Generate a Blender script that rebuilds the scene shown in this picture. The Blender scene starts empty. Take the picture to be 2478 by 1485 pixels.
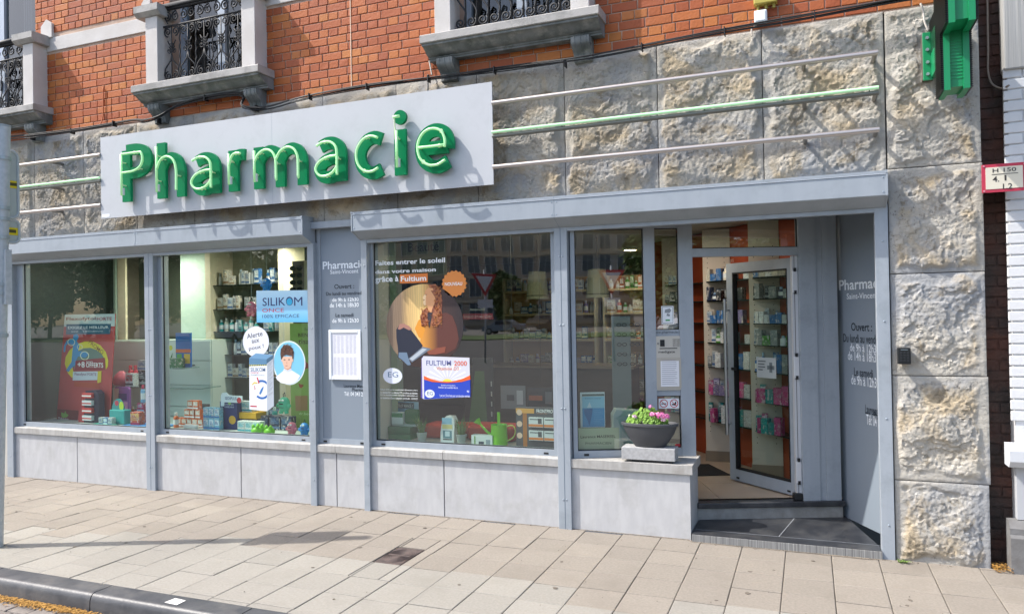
import bpy, bmesh, math, random
from mathutils import Vector, Matrix, noise
R=math.radians
random.seed(7)
scene=bpy.context.scene
C=scene.collection
# ---------------------------------------------------------------- camera
cam=bpy.data.cameras.new('camera'); camo=bpy.data.objects.new('camera',cam); C.objects.link(camo)
r_=Vector((.92903619,.36958414,-.01730092)); u_=Vector((.01995579,-.00336128,.99979521)); b_=Vector((.3694503,-.92919119,-.01049809))
camo.matrix_world=Matrix(((r_.x,u_.x,b_.x,0.0),(r_.y,u_.y,b_.y,-5.837),(r_.z,u_.z,b_.z,1.75),(0,0,0,1)))
cam.sensor_width=36; cam.lens=26.24; cam.clip_end=2000; cam.clip_start=.05
scene.camera=camo
# ---------------------------------------------------------------- sky and sun
SUN=Vector((1.0,.44,-1.3)).normalized()
w=bpy.data.worlds.new('World'); scene.world=w; w.use_nodes=True
nt=w.node_tree; bg=nt.nodes['Background']; sk=nt.nodes.new('ShaderNodeTexSky')
sk.sky_type='NISHITA'; sk.sun_disc=False; sk.sun_elevation=math.asin(-SUN.z)
sk.sun_rotation=math.atan2(-SUN.x,-SUN.y); sk.air_density=1.0; sk.dust_density=2.5; sk.ozone_density=1.0
nt.links.new(sk.outputs[0],bg.inputs[0]); bg.inputs[1].default_value=.15
sl=bpy.data.lights.new('sun','SUN'); sl.energy=2.9; sl.angle=R(.6); sl.color=(1,.955,.89)
so=bpy.data.objects.new('sun',sl); C.objects.link(so); so.rotation_euler=SUN.to_track_quat('-Z','Y').to_euler(); so.location=(-8,-8,14)
vs=scene.view_settings; vs.view_transform='Standard'; vs.look='None'; vs.exposure=1.08; vs.gamma=1; vs.use_curve_mapping=False
scene.render.engine='CYCLES'
try:
    scene.cycles.max_bounces=8; scene.cycles.transparent_max_bounces=12; scene.cycles.glossy_bounces=3; scene.cycles.caustics_reflective=False; scene.cycles.caustics_refractive=False; scene.cycles.sample_clamp_indirect=4
except Exception: pass
# ---------------------------------------------------------------- materials
def lin(c):
    c/=255.0
    return c/12.92 if c<=.04045 else ((c+.055)/1.055)**2.4
def hx(s): return tuple(lin(int(s[i:i+2],16)) for i in (0,2,4))
MC={}
def nodes(m):
    m.use_nodes=True; t=m.node_tree; return t,t.nodes['Principled BSDF']
def N(t,ty,**k):
    n=t.nodes.new(ty)
    for a,b in k.items(): setattr(n,a,b)
    return n
def M(name,base,rough=.6,metal=0.0,var=None,vs_=3.0,bump=0.0,bs=40.0,spec=None,emit=None,detail=6,stretch=None,rnd=0.0,dirt=None,ds=1.2):
    """base colour, optional second colour mixed by noise, optional noise bump, per-object tint"""
    if name in MC: return MC[name]
    m=bpy.data.materials.new(name); t,b=nodes(m); MC[name]=m
    b.inputs['Base Color'].default_value=(*base,1); b.inputs['Roughness'].default_value=rough; b.inputs['Metallic'].default_value=metal
    if spec is not None: b.inputs['Specular IOR Level'].default_value=spec
    if emit: b.inputs['Emission Color'].default_value=(*emit[0],1); b.inputs['Emission Strength'].default_value=emit[1]
    src=None
    if var or bump or dirt:
        g=N(t,'ShaderNodeNewGeometry'); vec=g.outputs['Position']
        if stretch:
            mp=N(t,'ShaderNodeMapping'); mp.inputs['Scale'].default_value=stretch; t.links.new(vec,mp.inputs[0]); vec=mp.outputs[0]
    if var:
        n=N(t,'ShaderNodeTexNoise'); n.inputs['Scale'].default_value=vs_; n.inputs['Detail'].default_value=detail; t.links.new(vec,n.inputs['Vector'])
        rp=N(t,'ShaderNodeValToRGB'); rp.color_ramp.elements[0].position=.35; rp.color_ramp.elements[1].position=.65
        rp.color_ramp.elements[0].color=(*base,1); rp.color_ramp.elements[1].color=(*var,1)
        t.links.new(n.outputs['Fac'],rp.inputs[0]); src=rp.outputs[0]
    if dirt:
        n=N(t,'ShaderNodeTexNoise'); n.inputs['Scale'].default_value=ds; n.inputs['Detail'].default_value=9; n.inputs['Roughness'].default_value=.7; t.links.new(g.outputs['Position'],n.inputs['Vector'])
        rp=N(t,'ShaderNodeValToRGB'); rp.color_ramp.elements[0].position=.5; rp.color_ramp.elements[1].position=.72
        rp.color_ramp.elements[0].color=(0,0,0,1); rp.color_ramp.elements[1].color=(1,1,1,1); t.links.new(n.outputs['Fac'],rp.inputs[0])
        mx=N(t,'ShaderNodeMix',data_type='RGBA'); mx.inputs[7].default_value=(*dirt,1)
        t.links.new(rp.outputs[0],mx.inputs[0])
        if src: t.links.new(src,mx.inputs[6])
        else: mx.inputs[6].default_value=(*base,1)
        src=mx.outputs[2]
    if rnd:
        oi=N(t,'ShaderNodeObjectInfo'); mr=N(t,'ShaderNodeMapRange'); mr.inputs[3].default_value=1-rnd; mr.inputs[4].default_value=1+rnd
        t.links.new(oi.outputs['Random'],mr.inputs[0]); hs=N(t,'ShaderNodeHueSaturation'); t.links.new(mr.outputs[0],hs.inputs['Value'])
        if src: t.links.new(src,hs.inputs['Color'])
        else: hs.inputs['Color'].default_value=(*base,1)
        src=hs.outputs[0]
    if src: t.links.new(src,b.inputs['Base Color'])
    if bump:
        n=N(t,'ShaderNodeTexNoise'); n.inputs['Scale'].default_value=bs; n.inputs['Detail'].default_value=5; t.links.new(vec,n.inputs['Vector'])
        bp=N(t,'ShaderNodeBump'); bp.inputs['Strength'].default_value=1; bp.inputs['Distance'].default_value=bump
        t.links.new(n.outputs['Fac'],bp.inputs['Height']); t.links.new(bp.outputs[0],b.inputs['Normal'])
    return m
def K(s,rough=.55,metal=0.0,**k):          # plain printed / painted colour from an sRGB hex
    return M('c_%s_%g_%g'%(s,rough,metal),hx(s),rough,metal,**k)
def KP(s,rough=.5):                        # printed pack: colour with fine lines of print and picture patches
    nm='p_%s'%s
    if nm in MC: return MC[nm]
    base=hx(s); m=bpy.data.materials.new(nm); t,b=nodes(m); MC[nm]=m; b.inputs['Roughness'].default_value=rough
    tc=N(t,'ShaderNodeTexCoord'); oi=N(t,'ShaderNodeObjectInfo'); ad=N(t,'ShaderNodeVectorMath',operation='ADD'); sc=N(t,'ShaderNodeVectorMath',operation='SCALE'); sc.inputs[3].default_value=7.0
    cb=N(t,'ShaderNodeCombineXYZ')
    for k in range(3): t.links.new(oi.outputs['Random'],cb.inputs[k])
    t.links.new(cb.outputs[0],sc.inputs[0]); t.links.new(tc.outputs['Object'],ad.inputs[0]); t.links.new(sc.outputs[0],ad.inputs[1])
    cur=None
    for (scl,st,lo,hi,fac,col) in ((22,(1,1,1),.52,.58,.55,tuple(min(1,v*.45+.22) for v in base)),(60,(1,1,5),.56,.60,.8,tuple(v*.22+.02 for v in base)),(34,(1,1,.6),.60,.63,.7,(.62,.58,.55))):
        mp=N(t,'ShaderNodeMapping'); mp.inputs['Scale'].default_value=st; t.links.new(ad.outputs[0],mp.inputs[0])
        n=N(t,'ShaderNodeTexNoise'); n.inputs['Scale'].default_value=scl; n.inputs['Detail'].default_value=1; t.links.new(mp.outputs[0],n.inputs['Vector'])
        mr=N(t,'ShaderNodeMapRange'); mr.inputs[1].default_value=lo; mr.inputs[2].default_value=hi; mr.inputs[4].default_value=fac; t.links.new(n.outputs['Fac'],mr.inputs[0])
        mx=N(t,'ShaderNodeMix',data_type='RGBA'); t.links.new(mr.outputs[0],mx.inputs[0]); mx.inputs[7].default_value=(*col,1)
        if cur: t.links.new(cur,mx.inputs[6])
        else: mx.inputs[6].default_value=(*base,1)
        cur=mx.outputs[2]
    hs=N(t,'ShaderNodeHueSaturation'); mr=N(t,'ShaderNodeMapRange'); mr.inputs[3].default_value=.75; mr.inputs[4].default_value=1.15; t.links.new(oi.outputs['Random'],mr.inputs[0]); t.links.new(mr.outputs[0],hs.inputs['Value']); t.links.new(cur,hs.inputs['Color']); t.links.new(hs.outputs[0],b.inputs['Base Color'])
    return m
def glassmat(name,tint,f0=.055,power=4.0,mul=.94,dusty=0.0):
    m=bpy.data.materials.new(name); m.use_nodes=True; t=m.node_tree; t.nodes.clear(); MC[name]=m
    out=N(t,'ShaderNodeOutputMaterial'); tr=N(t,'ShaderNodeBsdfTransparent'); gl=N(t,'ShaderNodeBsdfGlossy'); mx=N(t,'ShaderNodeMixShader')
    tr.inputs[0].default_value=(*tint,1); gl.inputs['Roughness'].default_value=0.0; gl.inputs[0].default_value=(1,1,1,1)
    lw=N(t,'ShaderNodeLayerWeight'); lw.inputs[0].default_value=.5
    pw=N(t,'ShaderNodeMath',operation='POWER'); pw.inputs[1].default_value=power; t.links.new(lw.outputs['Facing'],pw.inputs[0])
    ma=N(t,'ShaderNodeMath',operation='MULTIPLY_ADD'); ma.inputs[1].default_value=mul; ma.inputs[2].default_value=f0; t.links.new(pw.outputs[0],ma.inputs[0])
    # large panes are never perfectly flat: a very slow wave bends what they mirror
    g=N(t,'ShaderNodeNewGeometry'); n=N(t,'ShaderNodeTexNoise'); n.inputs['Scale'].default_value=1.6; n.inputs['Detail'].default_value=0
    t.links.new(g.outputs['Position'],n.inputs['Vector']); bp=N(t,'ShaderNodeBump'); bp.inputs['Distance'].default_value=.0015; t.links.new(n.outputs['Fac'],bp.inputs['Height']); t.links.new(bp.outputs[0],gl.inputs['Normal'])
    t.links.new(ma.outputs[0],mx.inputs[0]); t.links.new(tr.outputs[0],mx.inputs[1]); t.links.new(gl.outputs[0],mx.inputs[2]); t.links.new(mx.outputs[0],out.inputs[0])
    return m
GLASS=glassmat('shop_glass',(.86,.95,.89),f0=.085)
GLASS3=glassmat('shop_glass_middle',(.82,.91,.85),f0=.165)
DOORGLASS=glassmat('door_glass',(.80,.90,.84),f0=.08)
DARKGLASS=glassmat('upper_glass',(.5,.55,.55),f0=.07)
ACRYL=glassmat('acrylic',(.75,.85,.84),f0=.06)
# ---------------------------------------------------------------- mesh helpers
FR={'F':(0,0,0),'S':(-1.82,.05,R(21.7)),'T':(.245,.88,-R(62.0)),'D':(-.09-.743*.80,.80+.669*.80,-math.atan2(.669,.743))}
class MB:
    def __init__(s,frame='F'): s.v=[]; s.f=[]; s.mi=[]; s.fr=frame; s.cur=0
    def add(s,vs,fs):
        o=len(s.v); s.v+=[tuple(x) for x in vs]; s.f+=[tuple(i+o for i in q) for q in fs]; s.mi+=[s.cur]*len(fs); return s
    def box(s,x0,x1,y0,y1,z0,z1,bev=0):
        if x0>x1:x0,x1=x1,x0
        if y0>y1:y0,y1=y1,y0
        if z0>z1:z0,z1=z1,z0
        if bev:
            bm=bmesh.new(); bmesh.ops.create_cube(bm,size=1)
            for q in bm.verts: q.co=Vector(((x0+x1)/2+q.co.x*(x1-x0),(y0+y1)/2+q.co.y*(y1-y0),(z0+z1)/2+q.co.z*(z1-z0)))
            bmesh.ops.bevel(bm,geom=bm.edges[:],offset=bev,segments=1 if bev<.004 else 2,affect='EDGES',profile=.5)
            bm.verts.index_update(); s.add([q.co[:] for q in bm.verts],[[q.index for q in f.verts] for f in bm.faces]); bm.free(); return s
        return s.add([(x0,y0,z0),(x1,y0,z0),(x1,y1,z0),(x0,y1,z0),(x0,y0,z1),(x1,y0,z1),(x1,y1,z1),(x0,y1,z1)],
            [(0,3,2,1),(4,5,6,7),(0,1,5,4),(1,2,6,5),(2,3,7,6),(3,0,4,7)])
    def poly(s,pts,y):                      # flat shape facing the street (-y)
        a=sum(pts[i][0]*pts[(i+1)%len(pts)][1]-pts[(i+1)%len(pts)][0]*pts[i][1] for i in range(len(pts)))
        if a<0: pts=pts[::-1]
        return s.add([(x,y,z) for x,z in pts],[tuple(range(len(pts)))])
    def slab(s,pts,y0,y1):                  # outline in x,z with thickness y0 (front) .. y1
        a=sum(pts[i][0]*pts[(i+1)%len(pts)][1]-pts[(i+1)%len(pts)][0]*pts[i][1] for i in range(len(pts)))
        if a<0: pts=pts[::-1]
        n=len(pts); vs=[(x,y0,z) for x,z in pts]+[(x,y1,z) for x,z in pts]
        return s.add(vs,[tuple(range(n)),tuple(range(2*n-1,n-1,-1))]+[(i,i+n,(i+1)%n+n,(i+1)%n) for i in range(n)])
    def flat(s,pts,z0,z1):                  # outline in x,y with thickness z0..z1
        a=sum(pts[i][0]*pts[(i+1)%len(pts)][1]-pts[(i+1)%len(pts)][0]*pts[i][1] for i in range(len(pts)))
        if a<0: pts=pts[::-1]
        n=len(pts); vs=[(x,y,z0) for x,y in pts]+[(x,y,z1) for x,y in pts]
        return s.add(vs,[tuple(range(n-1,-1,-1)),tuple(range(n,2*n))]+[(i,(i+1)%n,(i+1)%n+n,i+n) for i in range(n)])
    def ext(s,prof,x0,x1):                  # profile in y,z swept along x
        a=sum(prof[i][0]*prof[(i+1)%len(prof)][1]-prof[(i+1)%len(prof)][0]*prof[i][1] for i in range(len(prof)))
        if a<0: prof=prof[::-1]
        n=len(prof); vs=[(x0,y,z) for y,z in prof]+[(x1,y,z) for y,z in prof]
        return s.add(vs,[tuple(range(n-1,-1,-1)),tuple(range(n,2*n))]+[(i,(i+1)%n,(i+1)%n+n,i+n) for i in range(n)])
    def tube(s,pts,r,n=8,caps=True,closed=False):
        pts=[Vector(q) for q in pts]; L=len(pts); rings=[]; up=None
        for i,q in enumerate(pts):
            if closed: d=(pts[(i+1)%L]-pts[i-1])
            else: d=pts[min(i+1,L-1)]-pts[max(i-1,0)]
            d.normalize()
            if up is None:
                up=Vector((0,0,1)) if abs(d.z)<.9 else Vector((0,1,0))
            a=up-d*up.dot(d)
            if a.length<1e-5: a=d.orthogonal()
            a.normalize(); up=a; b=d.cross(a); rr=r[i] if isinstance(r,(list,tuple)) else r
            rings.append([q+(a*math.cos(2*math.pi*k/n)+b*math.sin(2*math.pi*k/n))*rr for k in range(n)])
        vs=[v for g in rings for v in g]; fs=[]
        for i in range(L if closed else L-1):
            j=(i+1)%L
            for k in range(n): fs.append((i*n+k,i*n+(k+1)%n,j*n+(k+1)%n,j*n+k))
        if caps and not closed: fs+=[tuple(range(n-1,-1,-1)),tuple(range((L-1)*n,L*n))]
        return s.add(vs,fs)
    def lathe(s,prof,cx,cy,n=24,sx=1,sy=1):   # profile r,z about a vertical axis
        vs=[];fs=[]
        for r,z in prof:
            for k in range(n): vs.append((cx+sx*r*math.cos(2*math.pi*k/n),cy+sy*r*math.sin(2*math.pi*k/n),z))
        for i in range(len(prof)-1):
            for k in range(n): fs.append((i*n+k,i*n+(k+1)%n,(i+1)*n+(k+1)%n,(i+1)*n+k))
        fs+=[tuple(range(n-1,-1,-1)),tuple(range((len(prof)-1)*n,len(prof)*n))]
        return s.add(vs,fs)
    def build(s,name,mat,parent=None,smooth=False,world=True,at=None):
        me=bpy.data.meshes.new(name); vs=s.v
        if s.fr!='F' and world:
            ox,oy,a=FR[s.fr]; c,sn=math.cos(a),math.sin(a); vs=[(ox+x*c-y*sn,oy+x*sn+y*c,z) for x,y,z in vs]
        if at: vs=[(x-at[0],y-at[1],z-at[2]) for x,y,z in vs]
        me.from_pydata(vs,[],s.f)
        mats=mat if isinstance(mat,(list,tuple)) else [mat]
        for q in mats: me.materials.append(q)
        if len(mats)>1: me.polygons.foreach_set('material_index',s.mi)
        if smooth:
            me.polygons.foreach_set('use_smooth',[True]*len(me.polygons))
            if smooth is not True: me.set_sharp_from_angle(angle=R(smooth))
        me.update(); return link(name,me,parent,at)
def link(name,me,parent=None,at=None):
    o=bpy.data.objects.new(name,me); C.objects.link(o)
    if at: o.location=at
    if parent is not None:
        o.parent=parent; o.matrix_parent_inverse=Matrix.Translation(-Vector(WL.get(parent.name,(0,0,0))))
    WL[o.name]=tuple(Vector(at)) if at else (0,0,0)
    return o
WL={}
def tag(o,label,cat,group=None):
    o['label']=label; o['category']=cat
    if group: o['group']=group
    return o
def struct(o,kind='structure',label=None): 
    o['kind']=kind
    if label: o['label']=label
    return o
def thing(name,label,cat,loc=(0,0,0),group=None):
    o=bpy.data.objects.new(name,None); C.objects.link(o); o.location=loc; WL[o.name]=loc; o.empty_display_size=.1
    return tag(o,label,cat,group)
def fpos(fr,x,y,z):
    ox,oy,a=FR[fr]; return (ox+x*math.cos(a)-y*math.sin(a),oy+x*math.sin(a)+y*math.cos(a),z)
def circ(cx,cz,r,n=32,rz=None,a0=0,a1=360):
    rz=rz or r; m=n if a1-a0>=360 else n+1
    return [(cx+r*math.cos(R(a0+(a1-a0)*i/n)),cz+rz*math.sin(R(a0+(a1-a0)*i/n))) for i in range(m)]
def spline(pts,n=6,closed=False):
    P=[Vector((*q,0)) if len(q)==2 else Vector(q) for q in pts]; L=len(P); out=[]
    rng=range(L) if closed else range(L-1)
    for i in rng:
        p0=P[i-1] if (closed or i>0) else P[i]; p1=P[i]; p2=P[(i+1)%L]; p3=P[(i+2)%L] if (closed or i+2<L) else P[(i+1)%L]
        for k in range(n):
            t=k/n; out.append(.5*((2*p1)+(p2-p0)*t+(2*p0-5*p1+4*p2-p3)*t*t+(3*p1-p0-3*p2+p3)*t**3))
    if not closed: out.append(P[-1])
    return [tuple(q[:2]) if len(pts[0])==2 else tuple(q) for q in out]
def text(name,s,box,y,mat,parent,frame='F',bold=0.0,shear=0.0,res=3,depth=0.0,rot=0.0,keep=False):
    """lettering fitted to the box x0,z0,x1,z1 (baseline corners) on the plane at depth y"""
    cu=bpy.data.curves.new('t','FONT'); cu.body=s; cu.resolution_u=res; cu.offset=bold; cu.shear=shear; cu.extrude=0
    ob=bpy.data.objects.new('t',cu); me=ob.to_mesh()
    vs=[(q.co.x,q.co.y) for q in me.vertices]; fs=[tuple(f.vertices) for f in me.polygons]
    ob.to_mesh_clear(); bpy.data.objects.remove(ob); bpy.data.curves.remove(cu)
    if not vs: return None
    a0=min(q[0] for q in vs);a1=max(q[0] for q in vs);b0=min(q[1] for q in vs);b1=max(q[1] for q in vs)
    x0,z0,x1,z1=box; sx=(x1-x0)/(a1-a0); sz=(z1-z0)/(b1-b0)
    if keep: sx=sz
    b=MB(frame); pts=[(x0+(q[0]-a0)*sx,y,z0+(q[1]-b0)*sz) for q in vs]
    if rot:
        cx,cz=(x0+x1)/2,(z0+z1)/2; c,sn=math.cos(R(rot)),math.sin(R(rot)); pts=[(cx+(x-cx)*c-(z-cz)*sn,yy,cz+(x-cx)*sn+(z-cz)*c) for x,yy,z in pts]
    b.add(pts,fs)
    if depth: 
        n=len(pts); b.add([(x,yy+depth,z) for x,yy,z in pts],[])
        from collections import Counter
        ec=Counter(tuple(sorted((f[i],f[(i+1)%len(f)]))) for f in fs for i in range(len(f)))
        for f in fs:
            for i in range(len(f)):
                e=(f[i],f[(i+1)%len(f)])
                if ec[tuple(sorted(e))]==1: b.f.append((e[1],e[0],e[0]+n,e[1]+n)); b.mi.append(0)
    return b.build(name,mat,parent)
def bend(pts,y): return [(x,y,z) for x,z in pts]
def ex(b): return (b[0],b[1],b[2],b[3])
# ---------------------------------------------------------------- shared materials
ALU=M('grey_blue_aluminium',(.335,.372,.412),.42,.0,var=(.305,.342,.382),vs_=1.6,stretch=(7,7,.7),bump=.0002,bs=300,dirt=(.265,.30,.33),ds=5.0)
ALUD=M('grey_aluminium_panel',(.235,.275,.32),.45,var=(.225,.265,.31),vs_=1.5)
SIGNP=M('sign_panel_grey',(.50,.515,.54),.5,var=(.48,.495,.52),vs_=1.2,dirt=(.445,.46,.48),ds=4.0)
STEEL=M('galvanised_steel',(.42,.46,.48),.5,.25,var=(.50,.53,.55),vs_=30,bump=.0004,bs=60)
BRUSH=M('brushed_tube',(.52,.47,.44),.32,.75)
BLK=K('16181a',.5); WHT=K('eef0f2',.5); RUB=K('0c0d0e',.7)
MORTAR=M('pale_mortar',(.56,.42,.33),.95,var=(.44,.30,.22),vs_=5,bump=.003,bs=90,dirt=(.30,.22,.18),ds=2.0)
BLUESTONE=M('bluestone_plinth',(.45,.45,.455),.75,var=(.51,.51,.51),vs_=4,bump=.0006,bs=150,stretch=(4,4,1.2),dirt=(.40,.395,.385),ds=4.0)
COPING=M('bluestone_coping',(.44,.43,.41),.75,var=(.36,.35,.33),vs_=7,bump=.002,bs=90,stretch=(4,4,.5),dirt=(.28,.26,.23),ds=4)
SLATE=M('black_bluestone',(.022,.024,.029),.36,var=(.04,.042,.047),vs_=9,bump=.0006,bs=120,dirt=(.075,.075,.075),ds=5)
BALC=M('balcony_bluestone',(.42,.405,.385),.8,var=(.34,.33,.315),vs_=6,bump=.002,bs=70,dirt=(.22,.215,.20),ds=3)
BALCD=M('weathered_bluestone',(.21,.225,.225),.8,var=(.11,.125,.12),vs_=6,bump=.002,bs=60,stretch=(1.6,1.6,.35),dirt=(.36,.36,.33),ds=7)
BANDW=M('whitewashed_band',(.60,.575,.55),.85,var=(.54,.51,.48),vs_=5,bump=.002,bs=60)
IRON=M('wrought_iron',(.014,.015,.018),.62,.0)
CABLE=M('black_cable',(.012,.012,.013),.6)
def brickmat(name,attr):
    m=bpy.data.materials.new(name); t,b=nodes(m); b.inputs['Roughness'].default_value=.62; b.inputs['Specular IOR Level'].default_value=.35
    if attr: a=N(t,'ShaderNodeAttribute',attribute_name='tint'); o=a.outputs['Fac']
    else: o=N(t,'ShaderNodeObjectInfo').outputs['Random']
    rp=N(t,'ShaderNodeValToRGB'); cr=rp.color_ramp; cr.elements[0].color=(.33,.078,.026,1); cr.elements[1].color=(.47,.16,.036,1)
    for ps,c in ((.25,(.37,.092,.028,1)),(.55,(.42,.112,.03,1)),(.8,(.46,.138,.034,1))):
        e=cr.elements.new(ps); e.color=c
    t.links.new(o,rp.inputs[0])
    g=N(t,'ShaderNodeNewGeometry'); n=N(t,'ShaderNodeTexNoise'); n.inputs['Scale'].default_value=14; n.inputs['Detail'].default_value=8; n.inputs['Roughness'].default_value=.7; t.links.new(g.outputs['Position'],n.inputs['Vector'])
    r2=N(t,'ShaderNodeValToRGB'); r2.color_ramp.elements[0].position=.6; r2.color_ramp.elements[1].position=.75; r2.color_ramp.elements[1].color=(.38,.38,.38,1); t.links.new(n.outputs['Fac'],r2.inputs[0])
    mx=N(t,'ShaderNodeMix',data_type='RGBA'); mx.inputs[7].default_value=(.5,.27,.19,1); t.links.new(r2.outputs[0],mx.inputs[0]); t.links.new(rp.outputs[0],mx.inputs[6]); n3=N(t,'ShaderNodeTexNoise'); n3.inputs['Scale'].default_value=1.5; n3.inputs['Detail'].default_value=9; n3.inputs['Roughness'].default_value=.7; t.links.new(g.outputs['Position'],n3.inputs['Vector'])
    m3=N(t,'ShaderNodeMapRange'); m3.inputs[1].default_value=.5; m3.inputs[2].default_value=.72; m3.inputs[4].default_value=.55; t.links.new(n3.outputs['Fac'],m3.inputs[0])
    x3=N(t,'ShaderNodeMix',data_type='RGBA'); x3.inputs[7].default_value=(.24,.085,.05,1); t.links.new(m3.outputs[0],x3.inputs[0]); t.links.new(mx.outputs[2],x3.inputs[6]); t.links.new(x3.outputs[2],b.inputs['Base Color'])
    n2=N(t,'ShaderNodeTexNoise'); n2.inputs['Scale'].default_value=55; n2.inputs['Detail'].default_value=5; t.links.new(g.outputs['Position'],n2.inputs['Vector'])
    bp=N(t,'ShaderNodeBump'); bp.inputs['Distance'].default_value=.003; t.links.new(n2.outputs['Fac'],bp.inputs['Height']); t.links.new(bp.outputs[0],b.inputs['Normal'])
    return m
BRICK=brickmat('orange_brick',False); BRICKA=brickmat('orange_brick_far',True)
def stonemat():
    m=bpy.data.materials.new('rock_faced_stone'); t,b=nodes(m); b.inputs['Roughness'].default_value=.9; b.inputs['Specular IOR Level'].default_value=.2
    g=N(t,'ShaderNodeNewGeometry'); P=g.outputs['Position']; at=N(t,'ShaderNodeAttribute',attribute_name='rock')
    def ns(sc,det,ro,lo,hi,dist=0):
        n=N(t,'ShaderNodeTexNoise'); n.inputs['Scale'].default_value=sc; n.inputs['Detail'].default_value=det; n.inputs['Roughness'].default_value=ro; n.inputs['Distortion'].default_value=dist; t.links.new(P,n.inputs['Vector'])
        mr=N(t,'ShaderNodeMapRange'); mr.inputs[1].default_value=lo; mr.inputs[2].default_value=hi; t.links.new(n.outputs['Fac'],mr.inputs[0]); return mr.outputs[0]
    def mix(a,bc,f):
        mx=N(t,'ShaderNodeMix',data_type='RGBA')
        for s,v in ((6,a),(7,bc)):
            if isinstance(v,tuple): mx.inputs[s].default_value=(*v,1)
            else: t.links.new(v,mx.inputs[s])
        t.links.new(f,mx.inputs[0]); return mx.outputs[2]
    def mul(a,bb):
        q=N(t,'ShaderNodeMath',operation='MULTIPLY'); t.links.new(a,q.inputs[0]); t.links.new(bb,q.inputs[1]); return q.outputs[0]
    c=mix((.52,.485,.42),(.44,.42,.38),ns(2.2,4,.6,.42,.6))
    c=mix(c,(.37,.375,.38),ns(1.4,5,.6,.5,.62,.8))
    tan=mul(ns(2.6,7,.62,.48,.62,.6),at.outputs['Fac'])
    c=mix(c,(.48,.395,.275),tan)
    br=mul(ns(5,9,.7,.54,.66,.5),at.outputs['Fac'])
    c=mix(c,(.26,.215,.15),br)
    c=mix(c,(.12,.108,.09),mul(ns(38,9,.8,.55,.66),ns(2.3,3,.5,.35,.6)))
    # the band of stone under the bricks is browner and dirtier than the corner pier
    sx=N(t,'ShaderNodeSeparateXYZ'); t.links.new(P,sx.inputs[0]); mr=N(t,'ShaderNodeMapRange'); mr.inputs[1].default_value=.4; mr.inputs[2].default_value=-2.5; mr.inputs[4].default_value=.42; t.links.new(sx.outputs[0],mr.inputs[0])
    c=mix(c,(.19,.165,.135),mul(mr.outputs[0],ns(1.1,6,.65,.33,.6)))
    t.links.new(c,b.inputs['Base Color'])
    n=N(t,'ShaderNodeTexNoise'); n.inputs['Scale'].default_value=60; n.inputs['Detail'].default_value=9; n.inputs['Roughness'].default_value=.72; t.links.new(P,n.inputs['Vector'])
    bp=N(t,'ShaderNodeBump'); bp.inputs['Distance'].default_value=.011; t.links.new(n.outputs['Fac'],bp.inputs['Height']); t.links.new(bp.outputs[0],b.inputs['Normal'])
    return m
STONE=stonemat()
JOINT=M('stone_joint',(.16,.155,.15),.95,var=(.10,.10,.10),vs_=8)
# ================================================================ THE SETTING: ground
def tilemat(name,a,bb,sp):
    return M(name,a,.88,var=bb,vs_=60,bump=.0018,bs=260,rnd=.065,dirt=sp,ds=2.2)
TILE_A=tilemat('beige_aggregate_slab',(.275,.243,.205),(.228,.201,.168),(.218,.190,.157))
TILE_B=tilemat('pale_grey_slab',(.30,.281,.247),(.26,.243,.212),(.245,.228,.197))
GROUT=M('sandy_grout',(.155,.135,.112),.95,var=(.22,.195,.16),vs_=6)
pav=struct(MB().box(-30,9,-2.2,.3,-.2,-.010).build('pavement',GROUT),label='beige concrete slab pavement in front of the shop')
tp=.304; specs=[]
for ci in range(-47,8):
    x0=.114+ci*tp; off=random.uniform(-.012,.012)+((.15 if ci%2 else 0.0) if x0<-3.9 else (.0 if ci%3 else .03))
    y=-.004-off if off>0 else -.004
    if off>.02: specs.append((x0,x0+tp,-off,-.004))
    y=-off if off>.02 else -.004
    while y-.0>-2.19:
        y2=max(y-tp,-2.195); specs.append((x0,x0+tp,y2,y)); y=y2
def slabmesh(wx,wy,seed):
    q=MB(); h=.0025; e=.004; q.box(-wx/2,wx/2,-wy/2,wy/2,-.03,-h)
    q.v=[(x,y,z) for x,y,z in q.v]
    top=[(-wx/2+e,-wy/2+e,0),(wx/2-e,-wy/2+e,0),(wx/2-e,wy/2-e,0),(-wx/2+e,wy/2-e,0)]
    q.f=[f for i,f in enumerate(q.f) if i!=1]; q.mi=q.mi[:len(q.f)]; q.add(top,[(0,1,2,3)])
    for i in range(4): q.f.append((4+i,4+(i+1)%4,8+(i+1)%4,8+i)); q.mi.append(0)
    return q
def cdist(x,y,z=0): return math.sqrt(x*x+(y+5.837)**2+(z-1.75)**2)
specs=[s for s in specs if s[3]-s[2]>.03]
def vis(s):
    x,y=(s[0]+s[1])/2,(s[2]+s[3])/2; v=Vector((x,y+5.837,-1.75)); d=v.dot(-b_); return d>.5 and abs(v.dot(r_)/d)<.72 and -v.dot(u_)/d<.45
specs.sort(key=lambda s:(0 if vis(s) else 1,cdist((s[0]+s[1])/2,(s[2]+s[3])/2)))
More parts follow.
